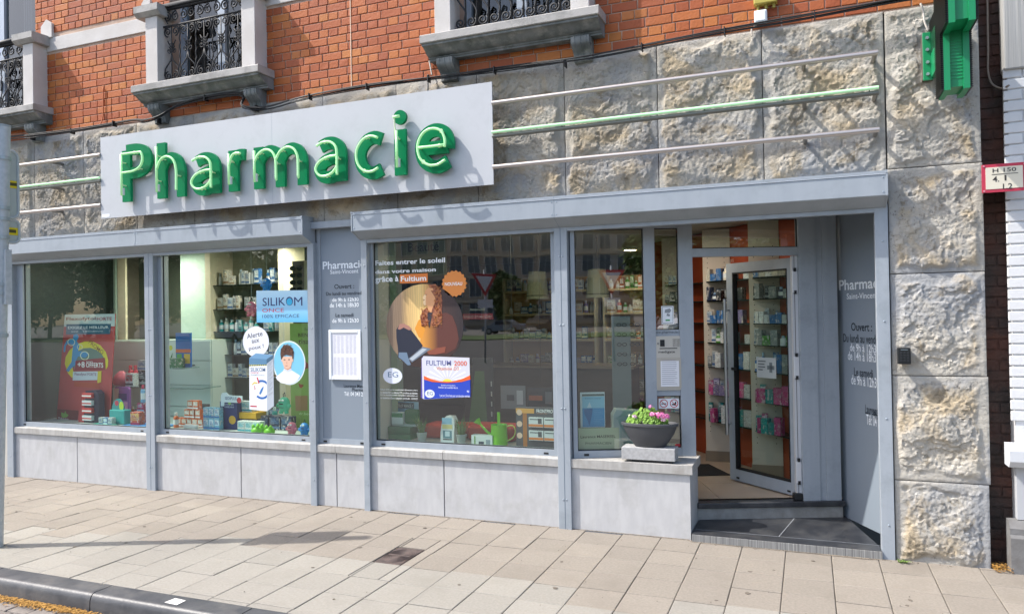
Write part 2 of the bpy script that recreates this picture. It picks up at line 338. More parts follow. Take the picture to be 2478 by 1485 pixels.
# the man-hole cover takes the place of the slabs under it
MH=(-2.95,-2.71,-1.225,-.85)
cache={}; rest=[]
nti=0
for s in specs:
    wx,wy=s[1]-s[0]-.005,s[3]-s[2]-.005; cx,cy=(s[0]+s[1])/2,(s[2]+s[3])/2
    ins=s[0]<MH[1] and s[1]>MH[0] and s[2]<MH[3] and s[3]>MH[2]
    if ins:
        cut=[]
        if s[0]<MH[0]-.03: cut.append((s[0],MH[0],s[2],s[3]))
        if s[1]>MH[1]+.03: cut.append((MH[1],s[1],s[2],s[3]))
        a,bq=max(s[0],MH[0]),min(s[1],MH[1])
        if s[2]<MH[2]-.03: cut.append((a,bq,s[2],MH[2]))
        if s[3]>MH[3]+.03: cut.append((a,bq,MH[3],s[3]))
        for c in cut:
            o=slabmesh(c[1]-c[0]-.006,c[3]-c[2]-.006,0).build('paving_slab',TILE_A if (c[2]+c[3])/2>-1.28 else TILE_B,pav); o.location=((c[0]+c[1])/2,(c[2]+c[3])/2,random.uniform(-.0015,.0015))
        continue
    nti+=1
    mat=TILE_A if cy>-1.28+.12*math.sin(cx*1.3) else TILE_B
    if nti<=292:
        k=(round(wx,3),round(wy,2),mat.name)
        if k not in cache:
            o=slabmesh(wx,wy,0).build('paving_slab',mat,pav); cache[k]=o.data
        else: o=link('paving_slab',cache[k],pav)
        o.location=(cx,cy,random.uniform(-.002,.002)); o.rotation_euler=(random.uniform(-.004,.004),random.uniform(-.004,.004),random.uniform(-.003,.003))
    else: rest.append((cx,cy,wx,wy))
q=MB()
for cx,cy,wx,wy in rest: q.box(cx-wx/2,cx+wx/2,cy-wy/2,cy+wy/2,-.03,-.001)
struct(q.build('far_slabs',TILE_A,pav),'stuff')
# kerb of worn bluestone
KERB=M('worn_bluestone_kerb',(.045,.048,.055),.45,var=(.075,.077,.082),vs_=7,bump=.0015,bs=60,dirt=(.13,.125,.12),ds=3)
kprof=[(-2.203,-.2),(-2.203,.002),(-2.335,.002),(-2.352,-.004),(-2.364,-.018),(-2.372,-.042),(-2.378,-.2)]
kerb=struct(MB().box(-30,9,-2.37,-2.21,-.3,-.16).build('kerb',GROUT),label='worn dark bluestone kerb along the road')
xs=[-9.6,-8.55,-7.5,-6.45,-5.4,-4.335,-3.17,-2.1,-1.05,0,1.05,2.1]
for a,bq in zip(xs,xs[1:]):
    o=MB().ext([(y+.0,z) for y,z in kprof],a+.004,bq-.004).build('kerb_stone',KERB,kerb,smooth=40)
for a,bq in ((-30,-9.6),(2.1,9)): MB().ext(kprof,a+.004,bq-.004).build('kerb_stone',KERB,kerb)
ASPH=M('asphalt',(.085,.082,.078),.9,var=(.12,.115,.108),vs_=3,bump=.003,bs=200,dirt=(.13,.125,.115),ds=.5)
road=struct(MB().box(-260,260,-46,-2.3,-.6,-.13).build('road',ASPH),label='wide asphalt road with a strip of setts by the kerb')
SETT=M('road_sett',(.23,.20,.175),.85,var=(.17,.15,.135),vs_=12,bump=.003,bs=80,rnd=.14)
sm=None
for iy in range(6):
    for ix in range(22):
        x=-6.9+ix*.19+(.095 if iy%2 else 0); y=-2.47-iy*.125
        if sm is None:
            sm=MB().box(-.09,.09,-.058,.058,-.05,0,bev=.008).build('sett',SETT,road); sm.location=(x,y,-.115); smd=sm.data
        else:
            o=link('sett',smd,road); o.location=(x,y,-.115+random.uniform(-.004,.004)); o.rotation_euler=(random.uniform(-.02,.02),random.uniform(-.02,.02),random.uniform(-.03,.03))
GRASS=M('verge_grass',(.075,.12,.03),.95,var=(.10,.15,.045),vs_=.8)
struct(MB().box(-260,260,-58,-46,-.6,-.06).build('verge',GRASS),label='mown grass verge across the road')
struct(MB().box(-260,260,-400,-58,-.6,-.10).build('far_pavement',M('far_paving',(.20,.19,.175),.9)),label='paved strip beyond the verge')
struct(MB().box(-500,500,-900,600,-1.2,-.65).build('ground',M('ground_soil',(.12,.11,.09),.95)),label='ground under the street')
# ================================================================ THE BUILDING
BLD=thing('pharmacy_building','red brick building with rock faced stone ground floor and grey pharmacy shopfront','building',(-4.0,0,0))
# --- brick wall over the shop
OPEN=[(-9.6,-8.06,4.14,6.4),(-6.06,-4.98,4.14,6.4),(-2.78,-1.70,4.14,6.4)]
ZB0,ZB1=3.845,5.75; XW0,XW1=-9.4,1.10
wall=MB()
xs=[XW0]+[v for o in OPEN for v in o[:2] if v>XW0]+[XW1]
wall.box(XW0,XW1,.006,.28,3.83,4.139)
prev=XW0
for o in OPEN+[(XW1,XW1,0,0)]:
    if o[0]>prev: wall.box(prev,o[0],.006,.28,4.139,ZB1+.4)
    prev=o[1]
bw=wall.build('brick_wall',MORTAR,BLD)
# a whitewashed band runs between the windows
for a,bq in ((-8.055,-6.065),(-4.975,-2.785),(-1.695,1.09)):
    MB().box(a,bq,-.012,.02,4.775,4.925,bev=.004).build('string_course',BANDW,BLD)
for x0,x1 in ((-7.93,-7.76),(-6.42,-6.30)):
    MB().slab([(x0,4.925),(x1,4.925),(x1,5.08),((x0+x1)/2,5.13),(x0,5.06)],-.03,.02).build('corner_block',BANDW,BLD)
def brickm(l,hh,sd,name='brick'):
    rr=random.Random(sd); q=MB(); e=.0035; d=.026
    j=lambda a:rr.uniform(-a,a)
    b4=[(-l/2+j(.002),.0,-hh/2+j(.0015)),(l/2+j(.002),.0,-hh/2+j(.0015)),(l/2+j(.002),.0,hh/2+j(.0015)),(-l/2+j(.002),.0,hh/2+j(.0015))]
    fr=[(x-math.copysign(e,x),-.0+j(.001)-.0022,z-math.copysign(e,z)) for x,y,z in b4]
    bk=[(x,d,z) for x,y,z in b4]
    q.add(fr+b4+bk,[(0,1,2,3)]+[(4+i,4+(i+1)%4,(i+1)%4,i) for i in range(4)]+[(8+i,8+(i+1)%4,4+(i+1)%4,4+i) for i in range(4)])
    return q
ch=.0757; bl=.2035; hl=.0975; jt=.0092
bricks=[]
nz=int((ZB1-ZB0)/ch)
for c in range(nz):
    z0=ZB0+c*ch; z1=z0+ch-jt
    if z1>4.765 and z0<4.93: continue
    free=[(XW0,XW1)]
    for o in OPEN:
        if z1>o[2]:
            nf=[]
            for a,bq in free:
                if o[1]<=a or o[0]>=bq: nf.append((a,bq)); continue
                if o[0]>a: nf.append((a,o[0]))
                if o[1]<bq: nf.append((o[1],bq))
            free=nf
    st=(c%2==0); ln=(bl if st else hl); pitch=ln+jt
    for a,bq in free:
        x=-9.5+(0 if st else pitch*.5)+(.056 if c%4==2 else 0)
        while x<bq:
            l0,l1=max(x,a+.002),min(x+ln,bq-.002)
            if l1-l0>.03: bricks.append((l0,l1,z0,z1,abs((l1-l0)-ln)<.004,st))
            x+=pitch
def bscore(k):
    x,z=(k[0]+k[1])/2,(k[2]+k[3])/2; v=Vector((x,5.837,z-1.75)); d=v.dot(-b_)
    on=d>0 and abs(v.dot(r_)/d)<.69 and v.dot(u_)/d<.418
    return (0 if on else 1, -(k[1]-k[0])/(d*d))
bricks.sort(key=bscore)
bc={}; far=MB(); tint=[]
for i,k in enumerate(bricks):
    l=k[1]-k[0]; hh=k[3]-k[2]; pos=((k[0]+k[1])/2,random.uniform(-.0015,.002),(k[2]+k[3])/2)
    if i<298:
        key=(k[5],random.randrange(4)) if k[4] else None
        if key is None or key not in bc:
            o=brickm(l,hh,i).build('brick',BRICK,bw)
            if key: bc[key]=o.data
        else: o=link('brick',bc[key],bw)
        o.location=pos; o.rotation_euler=(random.uniform(-.012,.012),random.uniform(-.006,.006),random.uniform(-.008,.008))
    else:
        q=brickm(l,hh,i); far.add([(x+pos[0],y+pos[1],z+pos[2]) for x,y,z in q.v],q.f); tint+=[random.random()]*len(q.v)
fo=far.build('far_bricks',BRICKA,bw); struct(fo,'stuff')
at=fo.data.attributes.new('tint','FLOAT','POINT'); at.data.foreach_set('value',tint)
# one pale paint run and a thin conduit on the bricks
MB().box(-3.876,-3.868,-.0065,.0,3.86,4.76).build('paint_run',K('e8c9b0',.9),BLD)
# --- rock faced stone
def stone(name,x0,x1,z0,z1,sd,res=.012,amp=1.0,margin=.034,y0=-.012,right=False):
    nx=max(6,int((x1-x0)/res)); nz=max(6,int((z1-z0)/res)); v=[];at=[];off=Vector((sd*3.7,sd*1.9,sd*7.3))
    for iz in range(nz+1):
        for ix in range(nx+1):
            x=x0+(x1-x0)*ix/nx; z=z0+(z1-z0)*iz/nz; p=Vector((x,z,0))+off
            e=min(x-x0,x1-x,z-z0,z1-z)
            mg=margin*(.75+1.1*noise.noise(p*4.5)+.6*noise.noise(p*15))
            m=min(1,max(0,(e-mg)/.045)); m=m*m*(3-2*m)
            big=noise.noise(p*2.1)*.6+noise.noise(p*5.2+Vector((9,3,1)))*.4
            tb=noise.turbulence(p*5.5+Vector((3,1,8)),5,True,noise_basis='PERLIN_ORIGINAL',amplitude_scale=.62,frequency_scale=2.1)
            fn=noise.fractal(p*44,.45,2.1,4)
            cr=noise.noise(p*8.5+Vector((1,5,2))); st_=math.floor(big*4.5+.8*cr+.35*noise.noise(p*27))/4.5
            h=m*amp*(.014+.018*big+.036*st_-.008*(tb-.9))+(.0020+m*.0034)*fn
            if e<.012: h-=.004*(1-e/.012)
            v.append((x,y0-h,z)); at.append(m)
    f=[]; W=nx+1
    for iz in range(nz):
        for ix in range(nx): a=iz*W+ix; f.append((a,a+1,a+1+W,a+W))
    # sides
    ring=[i for i in range(W)]+[W*k+nx for k in range(1,nz+1)]+[nz*W+i for i in range(nx-1,-1,-1)]+[W*k for k in range(nz-1,0,-1)]
    n0=len(v)
    for i in ring: v.append((v[i][0],.10,v[i][2])); at.append(.15)
    L=len(ring)
    for k in range(L): f.append((ring[(k+1)%L],ring[k],n0+k,n0+(k+1)%L))
    q=MB(); q.add(v,f); o=q.build(name,STONE,STW,smooth=45)
    a=o.data.attributes.new('rock','FLOAT','POINT'); a.data.foreach_set('value',at); return o
STW=MB().box(-9.4,1.085,.045,.3,2.46,3.829).build('stone_wall',JOINT,BLD)
sj=[-9.65,-8.86,-8.085,-7.31,-6.53,-5.76,-4.98,-4.19,-3.40,-2.61,-1.825,-1.066,-.288,.526]
for i,(a,bq) in enumerate(zip(sj,sj[1:])):
    hid=-6.6<a and bq<-2.5
    stone('stone_block',a+.003,bq-.003,2.64,3.83,i+1,res=.03 if hid else .0085)
pz=[-.02,.556,1.281,1.988,2.722,3.83]
for i,(a,bq) in enumerate(zip(pz,pz[1:])):
    stone('pier_stone',.533,1.102+random.uniform(-.006,.006),a+.003,bq-.003,20+i,res=.0075,amp=1.1,margin=.04 if i<4 else .025)
MB().box(.53,1.09,.06,.3,-.1,3.82).build('pier_core',JOINT,STW)
# --- plinth slabs and coping
PL=MB().box(-8.6,-.91,.05,.3,-.1,.49).build('plinth',JOINT,BLD)
pj=[-8.55,-7.47,-6.365,-5.215,-4.335,-4.098,-3.75,-2.986,-1.875]
for a,bq in zip(pj,pj[1:]): MB().box(a+.004,bq-.004,-.0,.09,-.03,.497,bev=.003).build('plinth_slab',BLUESTONE,PL)
MB().flat([(-1.871,0),(-.875,0),(-.875,.425),(-1.871,.06)],-.03,.497).build('plinth_slab',BLUESTONE,PL)
cj=[-8.5,-6.365,-4.335,-4.098,-3.75,-2.986,-1.875]
for a,bq in zip(cj,cj[1:]): MB().ext([(-.022,.503),(.10,.503),(.10,.585),(-.014,.572),(-.022,.564)],a+.002,bq-.002).build('coping_stone',COPING,BLD)
MB().flat([(-1.871,-.022),(-.853,-.022),(-.853,.44),(-1.871,.035)],.503,.572).build('coping_stone',COPING,BLD)
# --- shopfront posts (shutter guide rails)
RIV=K('aab4bd',.35,.6)
def post(x0,x1,zt,double=False):
    o=MB().box(x0,x1,-.03,.06,-.005,zt,bev=.0025).build('guide_rail',ALU,BLD)
    if double: MB().box((x0+x1)/2-.002,(x0+x1)/2+.002,-.0312,-.028,.0,zt).build('seam',K('5f6d7a'),o)
    for z in (.24,.98,1.66,2.22):
        for x in (((x0+x1)/2-.014,(x0+x1)/2+.014) if double else ((x0+x1)/2+.005,)):
            q=MB(); q.lathe([(.0075,0),(.006,.003),(.003,.0045)],0,0,8); o2=MB(); o2.add([(x+a,-.030-c,z+bq) for a,bq,c in q.v],q.f); o2.build('rivet',RIV,o)
    return o
post(-8.555,-8.452,2.47); post(-6.428,-6.305,2.46,True); post(-4.37,-4.302,2.46); post(-3.783,-3.722,2.47); post(-1.93,-1.82,2.48,True); post(.44,.525,2.48)
# --- roller shutter boxes
prof=[(.02,2.455),(-.035,2.455),(-.055,2.462),(-.168,2.518),(-.172,2.523),(-.172,2.668),(-.176,2.672),(-.176,2.690),(.02,2.698)]
def shutter(segs,ends):
    a,bq=segs[0],segs[-1]
    o=MB().ext(prof,a+.012,bq-.012).build('roller_shutter_box',ALU,BLD)
    big=[(y-.004 if y<-.1 else y,z+(.003 if z>2.6 else -.003)) for y,z in prof]
    for x in ((a,a+.012),(bq-.012,bq)): MB().ext(big,*x).build('end_cap',ALU,o)
    for s in segs[1:-1]: MB().ext([(y-.0012 if y<-.03 else y,z) for y,z in prof],s-.0015,s+.0015).build('seam',K('76838f'),o)
    for x in [a+.03,bq-.03]+[s+d for s in segs[1:-1] for d in (-.02,.02)]:
        for z in (2.545,2.645):
            MB().box(x-.005,x+.005,-.1755,-.17,z-.005,z+.005,bev=.002).build('screw',RIV,o)
    MB().ext([(-.1775,2.6655),(-.1725,2.6655),(-.1725,2.6685),(-.1775,2.6685)],a+.012,bq-.012).build('drip_bead',K('d6dde6',.4),o)
    # the shutter's bottom bar peeps out under the box
    MB().box(a+.03,bq-.03,-.026,.03,2.425,2.454).build('bottom_bar',ALU,o)
    return o
shutter([-8.56,-6.381,-4.312],0); shutter([-3.786,-1.878,.517],0)
# --- grey box section over the opening-hours panel
MB().ext([(.02,2.585),(-.055,2.585),(-.055,2.645),(.02,2.645)],-4.311,-3.787).build('panel_header',ALU,BLD)
# --- shop windows
SILL=K('8f9aa5',.45)
def window(x0,x1,left,gm=None):
    z0,z1=.578,2.47
    f=MB()
    f.box(x0,x0+left,.03,.12,z0,z1); f.box(x1-.05,x1,.03,.12,z0,z1); f.box(x0+left+.0005,x1-.0505,.03,.12,z0,.628); f.box(x0+left+.0005,x1-.0505,.03,.12,2.44,z1)
    o=f.build('shop_window',ALU,BLD)
    g=MB(); a=.006
    g.box(x0+left-.001,x0+left+a,.05,.06,.63,2.44); g.box(x0+left+a,x1-.05-a,.05,.06,.627,.636); g.box(x1-.05-a,x1-.049,.05,.06,.63,2.44); g.box(x0+left+a,x1-.05-a,.05,.06,2.432,2.441)
    g.build('gasket',RUB,o)
    MB().add([(x0+left,.065,.628),(x1-.05,.065,.628),(x1-.05,.065,2.44),(x0+left,.065,2.44)],[(0,1,2,3)]).build('pane',gm or GLASS,o)
    for x in (x0+.11,x1-.12): MB().box(x-.022,x+.022,.0275,.04,.588,.606,bev=.003).build('drain_cap',BLK,o)
    return o
window(-8.452,-6.428,.10); window(-6.305,-4.37,.055); window(-3.722,-1.93,.028,GLASS3)
# opening-hours panel between the two windows
pan=MB().box(-4.302,-3.783,.03,.07,.60,2.60).build('hours_panel',ALUD,BLD)
MB().box(-4.302,-4.262,.022,.0305,.578,2.60).build('frame',ALU,pan); MB().box(-4.262,-3.783,.022,.0305,.578,.625).build('frame',ALU,pan); MB().box(-3.80,-3.783,.022,.0305,.625,2.6).build('frame',ALU,pan)
for x in (-4.235,-3.83): MB().box(x-.02,x+.02,.0195,.0225,.588,.606).build('drain_cap',BLK,pan)
LG=K('1f2a33',.5); LW=K('e9eef3',.5)
def tx(s,b,mat,fr,y,par,bold=.0,**k): return text('lettering',s,b,y,mat,par,frame=fr,bold=bold,**k)
HL=[('Pharmacie',(-4.241,2.206,-3.777,2.279),LW,.012),('Saint-Vincent',(-4.159,2.160,-3.849,2.199),LW,.006),('Ouvert :',(-4.115,2.020,-3.897,2.063),LG,.008),('Du lundi au vendredi',(-4.208,1.960,-3.809,1.992),LG,.004),('de 9h à 12h30',(-4.140,1.901,-3.850,1.936),LW,.006),('de 14h à 18h30',(-4.169,1.847,-3.851,1.887),LW,.006),('Le samedi',(-4.106,1.757,-3.910,1.792),LG,.006),('de 9h à 12h30',(-4.144,1.704,-3.853,1.742),LW,.006),('Laurence Masereel',(-4.026,1.104,-3.753,1.135),LG,.004),('Pharmacien',(-3.937,1.071,-3.754,1.101),LG,.004),('Tél: 04 343 25 82',(-4.023,1.027,-3.754,1.064),LW,.008)]
for s_,b_x,m_,bo in HL: tx(s_,b_x,m_,'F',.0285,pan,bo+.005)
# --- oblique entrance front, angled back from the street
OB=MB('S')
for a,bq in ((.0,.035),(.60,.69),(.885,1.0),(1.87,2.01)): OB.box(a,bq,-.035,.035,.573 if a<.9 else .19,2.56)
OB.box(2.01,2.062,-.025,.035,.19,2.56); OB.box(2.0625,2.18,-.035,.035,.15,2.56)
OB.box(.0355,.5995,-.03,.03,.573,.628); OB.box(.6905,.8845,-.03,.03,.573,.64); OB.box(.0355,.8845,-.03,.03,2.44,2.56)
OB.box(1.0005,1.8695,-.03,.03,2.199,2.266); OB.box(1.0005,1.8695,-.03,.03,2.50,2.56)
ob=OB.build('entrance_frame',ALU,BLD)
# solid part with the intercom, and the narrow panes above and below it
MB('S').box(.6905,.8845,-.022,.022,1.066,1.605).build('infill_panel',ALU,ob)
def spane(a,bq,c,d,m=GLASS3):
    MB('S').add([(a,0,c),(bq,0,c),(bq,0,d),(a,0,d)],[(0,1,2,3)]).build('pane',m,ob)
    g=MB('S'); e=.006; g.box(a,a+e,-.008,.008,c,d); g.box(bq-e,bq,-.008,.008,c,d); g.box(a+e,bq-e,-.008,.008,c,c+e); g.box(a+e,bq-e,-.008,.008,d-e,d); g.build('gasket',RUB,ob)
spane(.036,.599,.629,2.439); spane(.691,.884,1.606,2.439); spane(.691,.884,.641,1.065); spane(1.001,1.869,2.267,2.499)
MB('S').box(.085,.125,-.0335,-.029,.588,.606).build('drain_cap',BLK,ob)
# side panel closing the porch against the corner pier
sp=MB('T').box(-.06,.66,0,.03,.045,2.56).build('porch_side_panel',ALUD,BLD)
TL=[('Pharmacie',(-0.015,1.903,0.633,1.988),LW,.012),('Saint-Vincent',(0.093,1.829,0.516,1.875),LW,.006),('Ouvert :',(0.148,1.575,0.433,1.640),LG,.008),('Du lundi au vendredi',(0.030,1.481,0.576,1.549),LG,.004),('de 9h à 12h30',(0.124,1.411,0.517,1.473),LW,.006),('de 14h à 18h30',(0.091,1.339,0.514,1.410),LW,.006),('Le samedi',(0.175,1.215,0.430,1.283),LG,.006),('de 9h à 12h30',(0.132,1.145,0.512,1.223),LW,.006),('Laurence Masereel',(0.318,0.933,0.666,1.005),LG,.004),('Pharmacien',(0.427,0.906,0.665,0.966),LG,.004),('Tél: 04 343 25 82',(0.332,0.851,0.673,0.931),LW,.006)]
for s_,b_x,m_,bo in TL: tx(s_,b_x,m_,'T',-.0015,sp,bo+.005)
# porch soffit and the two stone steps
MB().flat([(-1.83,-.02),(.45,-.02),(.45,.1),(.24,.90),(-1.83,.10)],2.561,2.60).build('porch_soffit',ALU,BLD)
st=MB().flat([(-.862,-.035),(.442,-.035),(.442,.05),(.245,.85),(-.862,.40)],-.03,.058).build('entrance_step',SLATE,BLD)
MB().box(-.862,.442,-.046,-.0355,-.03,.055).build('step_edge',M('combed_step_edge',(.30,.30,.29),.85,var=(.12,.12,.12),vs_=1.0,stretch=(90,1,1.2),bump=.003,bs=1.0),st)
MB().box(-.855,.44,.098,.101,.0575,.0588).build('joint',K('8d9196'),st)
MB().flat([(-.245,.10),(-.240,.10),(-.14,.66),(-.146,.66)],.0575,.0588).build('joint',K('8d9196'),st)
sil=MB('S').box(1.0,2.20,-.065,.09,.150,.192,bev=.006).build('door_sill',SLATE,BLD)
MB('S').box(1.0,2.185,-.045,.09,.04,.1495).build('riser',M('render_riser',(.33,.32,.30),.9,var=(.24,.23,.21),vs_=12,bump=.002,bs=60),sil)
# --- the door leaf stands open into the shop
dl=.80
D=MB('D'); D.box(0,.075,-.03,.03,.205,2.185); D.box(dl-.075,dl,-.03,.03,.205,2.185); D.box(.0755,dl-.0755,-.03,.03,.205,.31); D.box(.0755,dl-.0755,-.03,.03,2.10,2.185)
door=D.build('door',ALU,BLD)
MB('D').add([(.075,0,.31),(dl-.075,0,.31),(dl-.075,0,2.10),(.075,0,2.10)],[(0,1,2,3)]).build('pane',DOORGLASS,door)
g=MB('D'); e=.012
g.box(.0755,.0755+e,-.0315,.02,.31,2.10); g.box(dl-.0755-e,dl-.0755,-.0315,.02,.31,2.10); g.box(.088,dl-.088,-.0315,.02,.31,.31+e); g.box(.088,dl-.088,-.0315,.02,2.10-e,2.10); g.build('gasket',RUB,door)
h=MB('D'); h.tube([(.03,-.085,.62),(.03,-.085,1.86)],.016,12); h.tube([(.03,-.085,.72),(.03,-.03,.72)],.009,8); h.tube([(.03,-.085,1.76),(.03,-.03,1.76)],.009,8); h.build('handle',K('b9bcc0',.28,.9),door,smooth=40)
MB('D').box(.055,.115,-.046,-.03,1.21,1.235,bev=.003).build('lock',BLK,door)
for z in (.225,): 
    for x in (.10,.70): MB('D').box(x-.018,x+.018,-.0325,-.029,z,z+.016).build('drain_cap',BLK,door)
hs=MB('S').box(1.825,1.872,.0,.034,.195,2.195).build('hinge_strip',K('c9ccd0',.4,.3),BLD)
MB('S').box(1.842,1.846,-.0012,.0,.195,2.195).build('brush_seal',BLK,hs)
for z in (.42,1.28,1.98):
    MB('S').box(1.822,1.868,-.012,-.0005,z-.09,z+.09,bev=.004).build('hinge',K('d8dade',.35,.4),hs)
    for dz in (-.10,.085): MB('S').box(1.836,1.856,-.016,-.0008,z+dz,z+dz+.03).build('hinge_cap',BLK,hs)
MB('S').box(1.80,1.868,-.03,.03,.196,.25,bev=.006).build('door_stop',BLK,hs)
# --- balconies, their pillars and wrought iron
def scroll(cx,cz,r,a0,turns,ccw=1,n=26):
    return [(cx+r*(1-.82*t)*math.cos(R(a0)+ccw*turns*2*math.pi*t),cz+r*(1-.82*t)*math.sin(R(a0)+ccw*turns*2*math.pi*t)) for t in [i/n for i in range(n+1)]]
def cpanel(q,x0,x1,z0,z1,y,rich=True):
    cx=(x0+x1)/2; wd=(x1-x0); t=.0072; r=wd*.215
    def tb(pts,rr=t): q.tube(bend(pts,y),rr,5)
    for s in (-1,1):
        # large scrolls at the foot rising to the centre bar
        sc=scroll(cx+s*wd*.235,z0+r*1.05,r,90+(0),1.45,-s); 
        tb([(cx,z0+wd*1.25),(cx+s*wd*.06,z0+wd*.95),(cx+s*wd*.40,z0+wd*.60),(cx+s*wd*.46,z0+wd*.25)]); tb(sc)
        tb(scroll(cx+s*wd*.235,z1-r*1.2,r,-90,1.45,s)); tb([(cx+s*wd*.45,z1-wd*.25),(cx+s*wd*.38,z1-wd*.05),(cx+s*wd*.1,z1-.004)])
        tb(scroll(cx+s*wd*.16,z0+wd*1.42,r*.62,180 if s>0 else 0,1.2,s),.005)
        tb([(cx,z0+wd*1.55),(cx+s*wd*.13,z0+wd*1.70),(cx+s*wd*.24,z0+wd*1.90)],.006)
        # petals of the centre flower
        for k in range(3):
            zz=z1-wd*(.85+.14*k); tb([(cx-s*wd*.02,zz),(cx+s*wd*.17,zz+.006),(cx+s*wd*.05,zz-.022)],.008)
    q.tube(bend([(cx,z0),(cx,z1)],y),.006,5)
    # twisted bar between panels
    L=24; q.tube([(x1+.0042*math.cos(i*1.6),y+.0042*math.sin(i*1.6),z0+(z1-z0)*i/L) for i in range(L+1)],.0065,5)
def railing(name,x0,x1,y,z0,ztop,npan,par,style):
    q=MB()
    q.box(x0,x1,y-.012,y+.012,z0,z0+.018); zm=ztop-.20 if style else ztop-.03
    q.box(x0,x1,y-.008,y+.008,zm,zm+.014); q.box(x0,x1,y-.035,y+.035,ztop-.012,ztop+.025); q.box(x0,x1,y-.02,y+.02,ztop-.03,ztop-.012)
    pw=(x1-x0)/npan
    for i in range(npan):
        a=x0+i*pw
        if style==1:
            cpanel(q,a,a+pw,z0+.018,zm,y)
            for s in (-1,1): q.tube(bend(scroll(a+pw*(.5+s*.25),zm+.1,pw*.24,90,1.5,s),y),.0078,5)
            q.tube(bend(circ(a+pw*.5,zm+.1,pw*.36,20,.085)[:14],y),.005,5)
        else:
            q.tube(bend([(a+pw,z0),(a+pw,ztop)],y),.0075,5)
            q.tube(bend(scroll(a+pw*.5,z0+.075,pw*.43,35,1.7,-1),y),.0085,5)
            q.tube(bend(spline([(a+pw*.88,z0+.10),(a+pw*.95,z0+.17),(a+pw*.35,z0+.27),(a+pw*.15,z0+.34),(a+pw*.4,z0+.40)],5),y),.0085,5)
            q.tube(bend(scroll(a+pw*.42,z0+.355,pw*.26,100,1.2,-1),y),.0078,5)
    q.build(name,IRON,par,smooth=True)
def cyma(y0,y1,z0,z1,n=7):
    return [(y0+(y1-y0)*t,z0+(z1-z0)*(t*t*(3-2*t))) for t in [i/n for i in range(n+1)]]
def bracket(xc,wd,par):
    side=spline([(.02,3.955),(-.135,3.955),(-.15,3.93),(-.145,3.895),(-.11,3.865),(-.075,3.835),(-.06,3.80),(-.055,3.775),(.02,3.77)],3)
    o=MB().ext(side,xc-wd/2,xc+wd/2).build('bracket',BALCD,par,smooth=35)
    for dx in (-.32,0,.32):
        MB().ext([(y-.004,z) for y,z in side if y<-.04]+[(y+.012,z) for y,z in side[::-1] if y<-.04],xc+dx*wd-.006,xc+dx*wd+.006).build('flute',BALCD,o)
    for s in (-1,1): MB().tube([(xc+s*wd/2,-.10,3.915),(xc+s*(wd/2+.006),-.10,3.915)],.028,12).build('volute',BALCD,o)
def balcony(x0,x1,pl,pr,style,npan,rail=True,brs=None):
    prof2=[(.02,4.065),(-.235,4.065),(-.24,4.07),(-.24,4.128),(-.232,4.136),(.02,4.14)]
    o=MB().ext(prof2,x0,x1).build('balcony',BALC,BLD)
    # moulded underside
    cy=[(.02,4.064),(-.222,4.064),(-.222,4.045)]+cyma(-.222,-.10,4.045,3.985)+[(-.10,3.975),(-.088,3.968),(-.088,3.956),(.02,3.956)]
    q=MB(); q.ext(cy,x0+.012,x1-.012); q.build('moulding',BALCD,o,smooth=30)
    for a,bq in (pl,pr):
        if a is None: continue
        p_=MB().box(a,bq,-.17,.02,4.1395,4.83,bev=.003).build('pillar',BANDW,o)
        c=MB(); c.ext([(.02,4.8305),(-.185,4.8305),(-.225,4.868),(-.225,4.935),(.02,4.94)],a-.10,bq+.06); c.build('pillar_cap',BALC,p_)
    if rail: railing('railing',pl[1]+.001 if pl[0] else x0,pr[0]-.001,-.09,4.165,4.93,npan,o,style)
    for xb in brs: bracket(xb,.15,o)
    return o
balcony(-9.2,-7.78,(None,None),(-8.03,-7.87),1,5,True,(-7.975,))
balcony(-6.345,-4.742,(-6.215,-6.055),(-4.99,-4.83),1,5,True,(-6.145,-4.915))
balcony(-3.03,-1.465,(-2.92,-2.77),(-1.71,-1.56),2,10,True,(-2.845,-1.645))
# --- upper windows, set back in the wall
UF=K('aeb9c6',.45)
for (a,bq) in ((-9.6,-8.06),(-6.06,-4.98),(-2.78,-1.70)):
    f=MB(); m=(a+bq)/2
    for x in (a,bq-.06,m-.045): f.box(x,x+(.06 if x!=m-.045 else .09),.14,.20,4.142,6.2)
    f.box(a+.0605,m-.0455,.14,.20,4.142,4.24); f.box(m+.0455,bq-.0605,.14,.20,4.142,4.24)
    o=f.build('upper_window',UF,BLD)
    for x0,x1 in ((a+.06,m-.045),(m+.045,bq-.06)):
        MB().add([(x0,.17,4.24),(x1,.17,4.24),(x1,.17,6.2),(x0,.17,6.2)],[(0,1,2,3)]).build('pane',DARKGLASS,o)
    MB().box(m-.012,m+.012,.115,.14,4.5,4.62).build('handle',K('70757a',.3,.8),o)
    for x in (m-.30,m+.16): 
        cv=MB()
        for k in range(7): cv.box(x+k*.02,x+k*.02+.016,.30+.012*(k%2),.315+.012*(k%2),4.2,6.2)
        cv.build('curtain',K('6f6a6c',.9),o)
# dark rooms behind them
rm=MB(); rm.box(XW0,XW1,3.0,3.1,3.9,6.4); rm.box(XW0,XW1,.281,3.0,3.93,4.0); rm.box(XW0,XW1,.281,3.0,6.2,6.3); rm.box(XW0-.1,XW0,.281,3.1,3.9,6.3); rm.box(XW1-.05,XW1+.02,.281,3.1,3.9,6.3); rm.build('upper_rooms',K('4a4644',.9),BLD)
